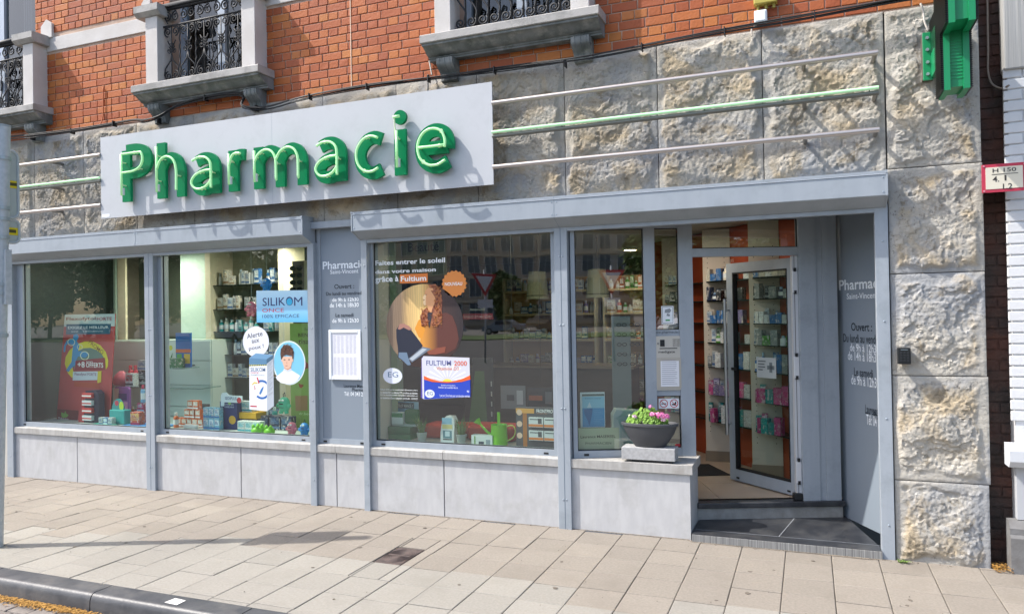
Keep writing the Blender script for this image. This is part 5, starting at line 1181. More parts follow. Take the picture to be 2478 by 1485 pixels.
MB().slab(rrect(b[0],b[1],b[2],b[3],.04),.55,.58).build('pouch',K('8a4f96',.4),pu); face(pu,b,'F',.5495,.1,.3,.9,.55,K('d08ab0'),'pink_band'); face(pu,b,'F',.5495,.25,.6,.85,.8,K('4a2f6a'),'title'); face(pu,b,'F',.5495,.0,.4,.3,.95,K('c9b8a8'),'figure_print')
# ---- second window, goods on the platform
rr=random.Random(5)
ox_=[(.0,.0),(.085,.0),(.17,.0),(.255,.01),(.05,.075),(.14,.075),(.225,.08),(.10,.0),(.19,.0)]
x0=-6.355
for k,(dx,lev) in enumerate(((0,0),(.075,0),(.15,0),(.225,0),(.30,0),(.12,1),(.195,1),(.27,1),(.165,2),(.24,2))):
    put('carton',cart('orange',.068,.06,.095),x0+dx,.36+.0*lev,.605+lev*.0955,'orange sun care carton on the %s tier of the stacked pyramid'%('bottom','middle','top')[lev],'carton','orange sun care cartons',rr.uniform(-.1,.1))
put('bottle',bottlem(.06,.16,'d9661f','e9e6de'),x0+.02,.28,.605,'orange sun lotion bottle with white cap by the pyramid','bottle')
o=MB().box(-.09,.09,-.03,.03,0,.05,bev=.02).build('white_shoe_box',K('e3e0da',.5)); o.location=(x0+.27,.24,.605); tag(o,'low white rounded pack in front of the orange cartons','pack')
b=(-6.486,0.569,-6.179,0.823); b=(b[0],.605,b[2],b[3]); t=card('photo_card','monochrome photo card of hikers behind the orange cartons',b,'F',.6,.006,K('5a5450')); face(t,b,'F',.5995,.0,.0,1,.4,K('8f9296'),'rock_print'); face(t,b,'F',.5995,.62,.2,.8,.9,K('35383c'),'figure_print'); face(t,b,'F',.5995,.0,.66,.6,.71,K('b86a3a'),'orange_rule')
x0=-5.896
for k in range(3):
    for lev in range(2): put('carton',carton('c',.068,.06,.115,'7fc0dc','dbeaf2','2f6fae') if (k,lev)==(0,0) else CM.setdefault('lb',carton('c',.068,.06,.115,'7fc0dc','dbeaf2','2f6fae')),x0+k*.073,.28,.605+lev*.1155,'pale blue sea water spray carton in the %s row'%('lower','upper')[lev],'carton','pale blue spray cartons')
se=thing('sleep_aid_display','navy counter display with a white winged header and a gold roundel','counter display',(-5.5,.35,.605)); b=(-5.779,0.571,-5.554,0.894); b=(b[0],.605,b[2],b[3])
MB().box(b[0],b[2],.33,.42,b[1],b[3]).build('box',K('152a63',.5),se); MB().slab(circ(b[0]+(b[2]-b[0])*.72,b[1]+.10,.045,18),.3285,.3295).build('gold_roundel',K('d8a52a'),se); MB().slab(circ(b[0]+.13,b[1]+.27,.02,12,.014),.3285,.3295).build('green_leaf_print',K('8fc25a'),se)
hd=[(-5.755,0.952),(-5.740,0.982),(-5.691,0.991),(-5.644,0.962),(-5.473,0.958),(-5.469,0.913),(-5.502,0.886),(-5.712,0.888),(-5.718,0.846),(-5.757,0.845)]; MB().slab(hd,.318,.326).build('header',K('d5e2ea',.5),se); text('lettering','SEDIPLUS',(-5.698,0.915,-5.546,0.946),.3172,K('2f4a80'),se,bold=.012,res=2); MB().slab(circ(hd[4][0]-.04,hd[4][1]-.045,.03,14),.3165,.3175).build('red_roundel',K('b8303a'),se)
for s_,bb in (('DORMEZ BIEN',(-5.716,0.857,-5.596,0.873)),('DORMEZ MIEUX',(-5.717,0.830,-5.591,0.847))): text('lettering',s_,bb,.3285,K('c9d6e8'),se,res=2)
yt=thing('yellow_tray','yellow display tray carrying a white carton','tray',(-5.2,.4,.8)); a=(-5.675,0.717,-5.332,0.772); MB().box(a[0],a[2],.36,.52,a[1],a[3]+.01,bev=.004).build('tray',K('d9a81f',.5),yt); MB().box(a[0]+.05,a[2]-.05,.40,.5,.605,a[1]).build('pedestal',K('20304f',.5),yt)
put('carton',carton('c',.20,.08,.11,'dfe8e6','bcdde0','3aa0b0'),(a[0]+a[2])/2-.02,.44,a[3]+.0105,'white carton with turquoise swirl on the yellow tray','carton')
for k in range(3): put('carton',CM.setdefault('ws',carton('c',.09,.08,.11,'dfe8e6','bcdde0','3aa0b0')),-5.405+k*.095,.26,.605,'white carton with turquoise swirl in the front row','carton','turquoise swirl cartons')
for k in range(3): put('carton',CM.setdefault('ns',carton('c',.13,.08,.14,'1f2f52','30507a','5a7aa0')),-5.301+k*.145,.47,.605,'navy carton in the row behind the green frogs','carton','navy cartons')
fillrow((-6.201,.8,0),(-5.258,.8,0),.605,.26,('grey','navy','lilac','white','cream','teal'),('bottle standing behind the navy counter display','carton standing behind the navy counter display'),('bottles behind the counter display','cartons behind the counter display'),77,.06,.13,.2)
fillrow((-7.681,.72,0),(-7.252,.72,0),.605,.16,('red','white','pink','orange'),('bottle under the glass ledge of red bottles','carton under the glass ledge of red bottles'),('bottles under the ledge','cartons under the ledge'),78,.05,.09,.3)
FROG=K('7ac82a',.35)
for k,px in enumerate((-5.159,-5.161,-4.996)):
    q=MB(); q.lathe([(.03,0),(.055,.015),(.058,.04),(.04,.062),(.015,.072)],0,0,14,sy=.8); 
    for s in (-1,1): q.lathe([(.004,.055),(.017,.065),(.018,.08),(.006,.095)],s*.026,-.015,10); q.lathe([(.01,0),(.022,.008),(.012,.02)],s*.05,-.03,8)
    o=q.build('frog_toy',FROG,smooth=True); o.location=(px,.16+.07*(k%2),.605); tag(o,'small lime green rubber toy on the platform','toy','lime green rubber toys')
# round squeezy monster key rings
def monster(x,y,z,s,colr,lab,hang=None):
    t=thing('monster_keyring',lab,'key ring',(x,y,z)); q=MB()
    q.lathe([(.012,.0),(.033,.006),(.046,.03),(.048,.055),(.042,.082),(.028,.10),(.010,.107)],0,0,18,sy=.72)
    for sg in (-1,1):
        q.lathe([(.004,-.014),(.014,-.012),(.016,.0),(.010,.012)],sg*.024,-.006,10); q.lathe([(.003,.030),(.012,.036),(.012,.052),(.003,.06)],sg*.05,-.008,8)
    m=MB(); m.add([(x+a*s,y+b*s,z+c*s) for a,b,c in q.v],q.f); m.build('body',colr,t,smooth=True)
    e=MB()
    for sg in (-1,1): e.add([(x+(sg*.013+a)*s,y+(-.034+b)*s,z+c*s) for a,b,c in MB().lathe([(.001,.078),(.009,.081),(.009,.089),(.001,.093)],0,0,10).v],MB().lathe([(.001,.078),(.009,.081),(.009,.089),(.001,.093)],0,0,10).f)
    e.build('eyes',K('e9efe9',.4),t)
    MB().box(x-.016*s,x+.016*s,y-.0375*s,y-.033*s,z+.056*s,z+.063*s).build('mouth',K('20242a'),t); MB().box(x-.02*s,x+.02*s,y-.037*s,y-.034*s,z+.032*s,z+.036*s).build('print',K('2f5a52'),t)
    MB().tube([(x-.006*s,y,z+.105*s),(x-.009*s,y,z+.125*s),(x+.004*s,y,z+.14*s),(x+.008*s,y,z+.105*s)],.003*s,6).build('loop',BLK,t)
    if hang: MB().tube([(x,y,z+.135*s),(x,y,z+.135*s+hang)],.0012,5).build('string',K('c9cfca',.5),t)
MBL=K('2f86d0',.35); MPK=K('e2788c',.35); MGR=K('4fc79a',.35)
SC=1.45
monster(-5.042,2.026.__class__ and 0,0,0,1,MBL,'x') if False else None
def mon(b,y,colr,lab,hang=None):
    s=(b[3]-b[1])/.122; monster((b[0]+b[2])/2,y,b[1]+.014*s,s,colr,lab,hang)
mon((-5.077,2.022,-4.917,2.157),.15,MBL,'blue rubber monster key ring hanging above the pale blue poster',.55); mon((-5.257,1.777,-5.120,1.928),.15,MPK,'pink rubber monster key ring hanging at the edge of the pale blue poster',.8); mon((-4.875,0.819,-4.733,0.985),.15,MGR,'green rubber monster key ring hanging beside the printed box',1.4)
b=(-4.810,0.603,-4.655,0.735); mon((b[0],.607,b[2],.607+b[3]-b[1]),.17,MPK,'pink rubber monster key ring standing on the platform'); b=(-4.647,0.610,-4.518,0.740); mon((b[0],.607,b[2],.607+b[3]-b[1]),.17,MBL,'blue rubber monster key ring standing on the platform')
# sunglasses stand and green poster at the right of the second window
sg=thing('sunglasses_stand','tall stand with rows of dark sunglasses','sunglasses stand',(-4.75,.7,1.5)); b=(-5.123,1.947,-4.908,2.362)
MB().box(b[0],b[2],.71,.74,.605,b[3]).build('panel',K('6a6250',.7),sg); MB().box(b[2]-.05,b[2],.69,.70,b[1],b[3]).build('price_strip',K('b5a888',.6),sg)
for k in range(6):
    z=b[3]-.08-k*.075; q=MB()
    for s in (-1,1): q.slab(circ((b[0]+b[2])/2-.02+s*.045,z,.038,14,.026),.655,.662)
    q.tube([((b[0]+b[2])/2-.10,.66,z+.012),((b[0]+b[2])/2+.07,.66,z+.012)],.003,5); q.build('sunglasses',K('14161a',.15),sg)
b=(-5.095,0.551,-4.828,1.698); b=(b[0],.605,-4.50,b[3]); t=card('tea_poster','tall green poster with apples and the cropped word tisane',b,'F',.62,.006,M('green_poster',(.20,.33,.06),.6,var=(.28,.42,.10),vs_=4),'poster')
for s_,bb,c_ in (('BIEN-ÊTRE',(-4.990,1.557,-4.705,1.606),'4a3324'),('tisanes',(-4.987,1.483,-4.715,1.534),'4a2c20'),('Savourez',(-4.910,1.625,-4.713,1.653),'5a6a3a'),('dr.boost',(-4.991,0.742,-4.797,0.770),'cfe0b0')): text('lettering',s_,bb,.6188,K(c_),t,bold=.008,res=2)
for px in ([(-4.902,1.305),(-4.867,1.276),(-4.868,1.233),(-4.912,1.218)],[(-4.994,1.071),(-4.924,1.050),(-4.960,1.020),(-4.986,1.034)]): gsl(t,px,.6195,K('9a3a22'),'apple_print')
gsl(t,[(-5.041,0.938),(-4.882,0.945),(-4.885,0.789),(-5.035,0.780)],.6195,K('a07a52'),'photo_print')
# ---- vinyl posters stuck inside the second pane
VY=.0635
bl_=thing('blue_poster','pale blue rectangular poster headed SILIKOM ONCE stuck inside the glass','poster',(-5.0,VY,1.7))
def grad(name,c0,c1,ax,lo,hi):
    if name in MC: return MC[name]
    m=bpy.data.materials.new(name); t,b_n=nodes(m); MC[name]=m; b_n.inputs['Roughness'].default_value=.5
    g=N(t,'ShaderNodeNewGeometry'); s=N(t,'ShaderNodeSeparateXYZ'); t.links.new(g.outputs['Position'],s.inputs[0]); mr=N(t,'ShaderNodeMapRange'); mr.inputs[1].default_value=lo; mr.inputs[2].default_value=hi; t.links.new(s.outputs[ax],mr.inputs[0])
    r=N(t,'ShaderNodeValToRGB'); r.color_ramp.elements[0].color=(*c0,1); r.color_ramp.elements[1].color=(*c1,1); t.links.new(mr.outputs[0],r.inputs[0]); t.links.new(r.outputs[0],b_n.inputs['Base Color']); return m
sb=[(-5.053,2.031),(-4.425,2.018),(-4.430,1.714),(-5.053,1.718)]
gsl(bl_,sb,VY,grad('blue_poster_print',hx('bfe3f4'),hx('5fb4e2'),2,sb[0][1],sb[2][1]),'sheet')
for s_,bb,c_,bo in (('SILIK',(-4.978,1.878,-4.705,1.958),'1f2f6b',.004),('O',(-4.698,1.875,-4.614,1.962),'1f2f6b',.008),('M',(-4.601,1.873,-4.505,1.956),'1f2f6b',.0),('ONCE',(-4.983,1.816,-4.723,1.854),'c22f45',.0),('100% EFFICACE',(-4.984,1.760,-4.544,1.793),'3a4a6a',.0)): text('lettering',s_,bb,VY-.0012,K(c_),bl_,bold=bo)
gsl(bl_,[(x,z) for x,z in circ(-4.657,1.913,.034,16)],VY-.0009,K('35b4e0'),'blue_dot')
rn=thing('round_white_poster','round white sticker asking Alerte aux poux on the glass','poster',(-5.2,VY,1.3))
ell=lambda a,b_,n=36:[((a[0]+a[2])/2+(a[2]-a[0])/2*math.cos(6.283*k/n),(a[1]+a[3])/2+(a[3]-a[1])/2*math.sin(6.283*k/n)) for k in range(n)]
gsl(rn,ell((-5.228,1.380,-4.908,1.680),0),VY,K('e3e6ef'),'sheet')
for s_,bb in (('Alerte',(-5.178,1.572,-4.984,1.620)),('aux',(-5.118,1.519,-5.026,1.551)),('poux !',(-5.155,1.446,-4.971,1.494))): text('lettering',s_,bb,VY-.0008,K('2a2f3a'),rn,bold=.008,rot=9)
bo_=thing('boy_poster','round pale blue sticker with a portrait of a brown haired boy in white shirt','poster',(-4.65,VY,1.1))
Z7='580,770,6.183'
gsl(bo_,ell((-4.863,1.112,-4.481,1.537),0),VY+.0006,K('dfe9ee'),'rim'); gsl(bo_,ell((-4.850,1.124,-4.493,1.525),0),VY,K('7cc3e0'),'sheet')
gsl(bo_,[(-4.830,1.184),(-4.806,1.203),(-4.742,1.246),(-4.729,1.275),(-4.654,1.279),(-4.643,1.254),(-4.561,1.213),(-4.542,1.201),(-4.578,1.155),(-4.625,1.129),(-4.696,1.121),(-4.767,1.129),(-4.815,1.158)],VY-.0007,K('e6eaf0'),'shirt')
gsl(bo_,[(-4.733,1.301),(-4.650,1.302),(-4.646,1.273),(-4.690,1.253),(-4.729,1.272)],VY-.0013,K('c98f74'),'neck')
gsl(bo_,[(-4.759,1.366),(-4.747,1.385),(-4.629,1.386),(-4.621,1.360),(-4.618,1.341),(-4.634,1.334),(-4.642,1.302),(-4.670,1.270),(-4.702,1.266),(-4.729,1.282),(-4.744,1.314),(-4.748,1.334),(-4.764,1.340)],VY-.0019,K('e2b8a0'),'face')
gsl(bo_,[(-4.764,1.359),(-4.772,1.411),(-4.766,1.456),(-4.737,1.489),(-4.729,1.502),(-4.698,1.492),(-4.662,1.492),(-4.627,1.466),(-4.612,1.424),(-4.617,1.367),(-4.629,1.360),(-4.633,1.389),(-4.668,1.395),(-4.699,1.402),(-4.731,1.392),(-4.747,1.372),(-4.756,1.356)],VY-.0025,M('boy_hair',(.06,.025,.018),.6,var=(.12,.05,.03),vs_=60),'hair')
for x in (672,742): gsl(bo_,[(-5.263,1.762),(-5.237,1.761),(-5.238,1.756),(-5.263,1.756)] and [(a,b) for a,b in circ(*({672:(-4.722,1.354),742:(-4.669,1.356)}[x]),.012,8,.005)],VY-.0025,K('4a3026'),'eye')
gsl(bo_,[(-4.717,1.298),(-4.681,1.300),(-4.692,1.293),(-4.709,1.292)],VY-.0025,K('b8706a'),'mouth'); gsl(bo_,[(-4.701,1.334),(-4.694,1.334),(-4.688,1.318),(-4.704,1.316)],VY-.0023,K('d2a08a'),'nose'); gsl(bo_,[(-4.729,1.272),(-4.690,1.253),(-4.646,1.273),(-4.640,1.257),(-4.690,1.237),(-4.737,1.259)],VY-.0022,K('d3d9e2'),'collar')
rr=random.Random(22); hb_=(-4.770,1.366,-4.610,1.500)
for m_ in ('2c1510','5a3322','8a5a3a'):
    q=MB()
    for k in range(34):
        t=rr.uniform(0,3.1416); x=(hb_[0]+hb_[2])/2+(hb_[2]-hb_[0])*.46*math.cos(t)*rr.uniform(.3,1); z=hb_[1]+(hb_[3]-hb_[1])*(.35+.62*math.sin(t)*rr.uniform(.5,1))
        q.tube([(x,VY-.0029,z),(x+rr.uniform(-.012,.012),VY-.0029,z+rr.uniform(.004,.016)),(x+rr.uniform(-.02,.02),VY-.0029,z+rr.uniform(.008,.02))],.0016,4)
    struct(q.build('hair_strands',K(m_),bo_),'stuff')
bxp=thing('box_poster','cut out picture of a tall white lotion box with blue top on the glass','poster',(-5.1,VY-.003,1.0))
V2=VY-.0035
gsl(bxp,[(-5.149,1.370),(-5.065,1.417),(-4.855,1.401),(-4.855,0.904),(-4.939,0.850),(-5.155,0.862)],V2+.0008,K('ccd3dc'),'sheet')
gsl(bxp,[(-5.148,1.304),(-4.933,1.306),(-4.939,0.852),(-5.153,0.863)],V2,K('e9edf1'),'front_face'); gsl(bxp,[(-4.932,1.339),(-4.855,1.378),(-4.857,0.905),(-4.938,0.852)],V2,K('b4bcc6'),'side_face')
gsl(bxp,[(-5.149,1.369),(-5.065,1.415),(-4.856,1.400),(-4.936,1.358)],V2-.0003,K('6f9cc0'),'top_face'); gsl(bxp,[(-5.149,1.369),(-4.936,1.358),(-4.937,1.306),(-5.148,1.304)],V2-.0005,K('5a86a8'),'front_flap'); gsl(bxp,[(-4.936,1.358),(-4.856,1.400),(-4.857,1.365),(-4.937,1.313)],V2-.0005,K('42647e'),'side_flap')
for k in range(9):
    x=150+k*29; 
hz=[(-5.148,1.301),(-4.933,1.306),(-4.933,1.298),(-5.148,1.290)]; gsl(bxp,hz,V2-.0009,K('d8d02a'),'hazard_tape')
for k in range(8):
    u0=k/8+.02; u1=u0+.06; L_=lambda a,b_,t:(a[0]+(b_[0]-a[0])*t,a[1]+(b_[1]-a[1])*t)
    gsl(bxp,[L_(hz[3],hz[2],u0),L_(hz[3],hz[2],u1),L_(hz[0],hz[1],u1+.04),L_(hz[0],hz[1],u0+.04)],V2-.0014,K('1f2226'),'tape_stripe')
for s_,bb,c_ in (('EASY',(-5.079,1.319,-5.012,1.343),'d5e2ec'),('SILIKOM',(-5.134,1.235,-4.954,1.275),'2f5a8a'),('ONCE',(-5.135,1.215,-5.036,1.232),'c24a58'),('5',(-5.096,1.058,-5.075,1.094),'c23a45'),('SHAMPOOING',(-5.135,1.194,-4.963,1.208),'8a9ab0')): text('lettering',s_,bb,V2-.0009,K(c_),bxp,bold=.008,res=2)
cI=-4.999,1.061; n=28
ri=[(cI[0]+.105*math.cos(R(-130+k*245/27)),cI[1]+.095*math.sin(R(-130+k*245/27))) for k in range(28)]; r2=[(cI[0]+.082*math.cos(R(-130+k*245/27)),cI[1]+.074*math.sin(R(-130+k*245/27))) for k in range(28)]
xm=-4.938; f=MB(); f.add([(min(x,xm),V2-.0009,z) for x,z in ri]+[(min(x,xm),V2-.0009,z) for x,z in r2],[(28+k,28+k+1,k+1,k) for k in range(27)]); f.build('blue_arc',K('2a66b0'),bxp)
gsl(bxp,[(-5.031,1.023),(-5.010,1.063),(-4.989,1.083),(-4.977,1.096),(-4.982,1.070),(-5.003,1.030),(-5.019,1.010)],V2-.0012,K('2f74b8'),'insect_print'); gsl(bxp,[(-5.061,1.177),(-5.047,1.182),(-5.025,1.125),(-5.038,1.118)],V2-.0012,K('c8303f'),'dropper_print'); gsl(bxp,[(-5.120,1.110),(-5.091,1.134),(-5.046,1.128),(-5.058,1.118),(-5.091,1.120),(-5.116,1.102)],V2-.0012,K('e0c73a'),'ribbon_print'); gsl(bxp,[(-5.142,0.902),(-5.066,0.901),(-5.058,0.888),(-5.142,0.889)],V2-.0009,K('b83240'),'red_label')
for k in range(26):
    a_=[(-4.922,1.313),(-4.864,1.345)]; dz=-.0125*k
    if k%9!=5: f=MB(); f.add([(a_[0][0],V2-.0006,a_[0][1]+dz),(a_[1][0]-.006*(k%4),V2-.0006,a_[1][1]+dz-.003*(k%4)*.0),(a_[1][0]-.006*(k%4),V2-.0006,a_[1][1]+dz-.004),(a_[0][0],V2-.0006,a_[0][1]+dz-.004)],[(0,3,2,1)]); f.build('print_line',K('8f99a6'),bxp)
# ---- third window: vinyl poster of the woman in the sun
wp=thing('sun_poster','vinyl window poster of a curly haired woman resting in warm sunlight','poster',(-3.2,VY,1.0))
for s_,bb in (('Faites entrer le soleil',(-3.688,2.222,-2.974,2.267)),('dans votre maison',(-3.692,2.146,-3.067,2.182)),('grâce à',(-3.693,2.054,-3.447,2.121))): text('lettering',s_,bb,VY-.0006,K('eef0f0'),wp,bold=.022)
gsl(wp,[(-3.434,2.132),(-3.148,2.133),(-3.150,2.051),(-3.435,2.050)],VY,K('dd7a2f'),'orange_tag'); text('lettering','Fultium',(-3.424,2.067,-3.164,2.115),VY-.0012,K('f4f0ea'),wp,bold=.025)
sc_=-2.888,2.032; P=[(sc_[0]+(.117+.006*math.cos(18*t))*math.cos(t),sc_[1]+(.112+.006*math.cos(18*t))*math.sin(t)) for t in [6.283*k/144 for k in range(144)]]
gsl(wp,P,VY,K('e08a3f'),'orange_seal'); text('lettering','NOUVEAU',(-2.980,2.015,-2.810,2.045),VY-.0012,K('f6f2ec'),wp,bold=.02)
E9=ell((-3.583,1.297,-2.804,2.039),0,48)
def woodmat():
    m=bpy.data.materials.new('sunlit_wood_print'); t,b_n=nodes(m); b_n.inputs['Roughness'].default_value=.5
    g=N(t,'ShaderNodeNewGeometry'); s=N(t,'ShaderNodeSeparateXYZ'); t.links.new(g.outputs['Position'],s.inputs[0]); mr=N(t,'ShaderNodeMapRange'); x0,x1=E9[24][0],E9[0][0]; mr.inputs[1].default_value=x0; mr.inputs[2].default_value=x1; t.links.new(s.outputs[0],mr.inputs[0])
    r=N(t,'ShaderNodeValToRGB'); cr=r.color_ramp; cr.elements[0].color=(*hx('8a7462'),1); cr.elements[1].color=(*hx('2a2226'),1)
    for ps,c in ((.2,'8f7860'),(.30,'d9b478'),(.45,'f3cf85'),(.58,'c98f4f'),(.70,'4a3430')):
        e=cr.elements.new(ps); e.color=(*hx(c),1)
    n=N(t,'ShaderNodeTexWave'); n.inputs['Scale'].default_value=9; n.inputs['Distortion'].default_value=9; n.inputs['Detail'].default_value=2; mp_=N(t,'ShaderNodeMapping'); mp_.inputs['Scale'].default_value=(1.5,1,.35); t.links.new(g.outputs['Position'],mp_.inputs[0]); t.links.new(mp_.outputs[0],n.inputs['Vector'])
    mx=N(t,'ShaderNodeMix',data_type='RGBA',blend_type='MULTIPLY'); mx.inputs[0].default_value=.16; t.links.new(mr.outputs[0],r.inputs[0]); t.links.new(r.outputs[0],mx.inputs[6]); t.links.new(n.outputs['Color'],mx.inputs[7]); t.links.new(mx.outputs[2],b_n.inputs['Base Color']); return m
gsl(wp,E9,VY,woodmat(),'photo_disc')
xa=-3.185
def wl(pts,dy,mat,nm): return gsl(wp,pts,VY-dy,mat,nm)
wl([(-3.019,1.509),(-2.843,1.504),(-2.885,1.434),(-2.959,1.378),(-3.085,1.326),(-3.213,1.301),(-3.299,1.300),(-3.407,1.338),(-3.471,1.385),(-3.460,1.433),(-3.275,1.433)],.0005,K('3a2a26'),'dark_floor')
wl([(-3.218,1.622),(-3.163,1.707),(-3.120,1.753),(-3.077,1.767),(-2.972,1.779),(-2.910,1.750),(-2.871,1.657),(-2.852,1.545),(-2.885,1.462),(-2.979,1.415),(-3.126,1.415),(-3.210,1.462),(-3.235,1.528)],.001,grad('sweater_print',hx('d9953f'),hx('5e342c'),0,xa-.02,xa+.13),'sweater')
wl([(-3.287,1.642),(-3.248,1.717),(-3.205,1.736),(-3.186,1.622),(-3.219,1.547),(-3.251,1.566)],.0012,K('e0952f'),'lit_sleeve')
wl([(-3.478,1.634),(-3.444,1.677),(-3.389,1.686),(-3.336,1.642),(-3.262,1.556),(-3.209,1.490),(-3.232,1.452),(-3.318,1.414),(-3.363,1.357),(-3.460,1.385),(-3.464,1.471),(-3.477,1.557)],.0015,K('1f2436'),'jeans')
wl([(-3.461,1.639),(-3.442,1.684),(-3.400,1.689),(-3.346,1.666),(-3.314,1.633),(-3.347,1.628),(-3.401,1.653),(-3.439,1.634)],.002,K('a8786a'),'hand_on_knee')
wl([(-3.454,1.428),(-3.372,1.428),(-3.357,1.376),(-3.331,1.319),(-3.363,1.311),(-3.417,1.357),(-3.460,1.385)],.002,K('6a7f96'),'denim_cuff')
wl([(-3.357,1.371),(-3.210,1.479),(-3.125,1.462),(-3.320,1.340)],.0024,K('6f7a88'),'book'); wl([(-3.346,1.371),(-3.210,1.466),(-3.167,1.457),(-3.314,1.355)],.0028,K('b4bcc4'),'book_page')
wl([(-3.168,1.434),(-3.072,1.467),(-2.978,1.481),(-2.989,1.429),(-3.084,1.410),(-3.147,1.410)],.0026,K('8a4a38'),'forearm')
wl([(-3.146,2.032),(-3.072,2.034),(-3.021,1.976),(-3.007,1.883),(-3.014,1.789),(-3.010,1.733),(-3.037,1.677),(-3.079,1.654),(-3.121,1.659),(-3.141,1.754),(-3.118,1.829),(-3.085,1.922),(-3.116,1.979)],.002,M('curly_hair_print',(.20,.055,.03),.6,var=(.45,.17,.07),vs_=45),'hair')
wl([(-3.232,1.746),(-3.204,1.802),(-3.161,1.829),(-3.135,1.772),(-3.152,1.697),(-3.185,1.655),(-3.217,1.665)],.002,MC['curly_hair_print'],'hair_lock')
wl([(-3.179,1.967),(-3.147,2.004),(-3.099,1.997),(-3.074,1.950),(-3.075,1.884),(-3.102,1.828),(-3.119,1.782),(-3.145,1.801),(-3.155,1.843),(-3.187,1.849),(-3.199,1.873),(-3.191,1.891),(-3.202,1.920),(-3.182,1.943)],.0026,K('dca070'),'face')
wl([(-3.182,1.943),(-3.202,1.920),(-3.191,1.891),(-3.199,1.873),(-3.187,1.849),(-3.171,1.849),(-3.172,1.886),(-3.167,1.943)],.003,K('f8d6a6'),'lit_profile'); wl([(-3.156,1.792),(-3.119,1.780),(-3.103,1.791),(-3.120,1.716),(-3.138,1.641),(-3.152,1.697)],.0029,K('2f2a33'),'collar')
wl([(-3.121,1.979),(-3.073,1.983),(-3.032,1.921),(-3.024,1.827),(-3.020,1.714),(-3.053,1.663),(-3.079,1.678),(-3.061,1.790),(-3.069,1.903),(-3.100,1.950)],.003,M('curly_hair_sunlit',(.42,.15,.06),.6,var=(.17,.05,.03),vs_=60),'hair_front')
wl([(-3.175,1.945),(-3.159,1.946),(-3.156,1.942),(-3.174,1.940)],.0034,K('5a3020'),'closed_eye'); wl([(-3.198,1.898),(-3.181,1.899),(-3.181,1.894),(-3.197,1.893)],.0034,K('9a4a3a'),'lips')
rr=random.Random(21)
for nm,n_,bb,sh,mats,yy in (('hair_curls',170,(-3.148,1.655,-3.001,2.027),.0105,('6a2c1c','b0623a','d89a5c'),VY-.0036),('hair_curls',50,(-3.233,1.656,-3.134,1.824),.0095,('8a3c22','c8783e'),VY-.0036)):
    for mi_,m_ in enumerate(mats):
        q=MB()
        for k in range(n_//len(mats)):
            u,v=rr.random(),rr.random(); wob=.16*math.sin(v*9); x=bb[0]+(bb[2]-bb[0])*min(1.08,max(-.05,(u*.8+.1+wob*.5))); z=bb[1]+(bb[3]-bb[1])*v
            if nm=='hair_curls' and n_==170 and u<.42 and .28<v<.92: continue
            q.tube([(x+sh*rr.uniform(.5,1)*math.cos(t),yy-.0002*mi_,z+sh*rr.uniform(.5,1.2)*math.sin(t)) for t in [rr.uniform(0,6)+i*.7 for i in range(6)]],.0011,4)
        struct(q.build(nm,K(m_),wp),'stuff')
for k in range(60):
    pass
# vitamin carton, drawn as a cut-out
V3=VY-.0038
gsl(wp,[(-3.222,1.377),(-3.204,1.396),(-2.751,1.384),(-2.747,1.044),(-3.202,1.011),(-3.237,1.027)],V3+.0006,K('5a4f9a'),'box_side')
cb_=[(-3.204,1.396),(-2.751,1.384),(-2.747,1.044),(-3.202,1.011)]; gsl(wp,cb_,V3,K('d3d3dc'),'box_front')
gsl(wp,[(-3.220,1.372),(-3.204,1.391),(-3.201,1.014),(-3.218,1.018)],V3-.0002,K('d8d6e2'),'box_spine')
gsl(wp,[(-3.202,1.221),(-3.130,1.194),(-3.046,1.176),(-2.971,1.173),(-2.890,1.182),(-2.818,1.202),(-2.748,1.232),(-2.745,1.195),(-2.829,1.171),(-2.971,1.159),(-3.120,1.166),(-3.201,1.188)],V3-.0005,K('e8622a'),'orange_arc')
gsl(wp,[(-3.201,1.188),(-3.120,1.168),(-2.971,1.161),(-2.829,1.173),(-2.746,1.195),(-2.747,1.045),(-3.201,1.013)],V3-.0005,K('2444b8'),'blue_field')
c0=(-2.968,1.179)
for k in range(9):
    a=R(14+k*19); gsl(wp,[(c0[0]+.05*math.cos(a-.05),c0[1]+.035*math.sin(a-.05)),(c0[0]+.21*math.cos(a-.055),c0[1]+.15*math.sin(a-.055)),(c0[0]+.21*math.cos(a+.055),c0[1]+.15*math.sin(a+.055)),(c0[0]+.05*math.cos(a+.05),c0[1]+.035*math.sin(a+.05))],V3-.0004,K('ecebef'),'sun_ray')
gsl(wp,circ(c0[0],c0[1]-.005,.045,18,.022,0,180),V3-.0009,K('f6d84a'),'sun_disc')
for s_,bb,c_,bo in (('FULTIUM',(-3.175,1.313,-2.930,1.358),'5a5f9a',.01),('2000',(-2.900,1.312,-2.776,1.356),'d8562f',.015),('Vitamine D3',(-3.074,1.273,-2.855,1.303),'d8764f',.008),('Système immunitaire',(-3.031,1.132,-2.891,1.147),'d8dcf0',.01),('Maintien de la solidité des os',(-3.058,1.113,-2.868,1.130),'d8dcf0',.01),('90',(-2.781,1.082,-2.759,1.100),'f0f0f8',.015),('1 par jour | Dose haute pour une absorption optimale',(-3.048,1.033,-2.754,1.062),'d8dcf0',.008)): text('lettering',s_,bb,V3-.0012,K(c_),wp,bold=bo,res=2)
for bb,bt in (((-3.193,1.026,-3.096,1.099),(-3.169,1.051,-3.113,1.082)),((-3.622,1.145,-3.421,1.287),(-3.569,1.203,-3.463,1.251))):
    gsl(wp,ell(bb,0,28),V3-.0013,K('dfe3ee'),'round_logo'); text('lettering','EG',bt,V3-.0022,K('4a6a8a'),wp,bold=.0)
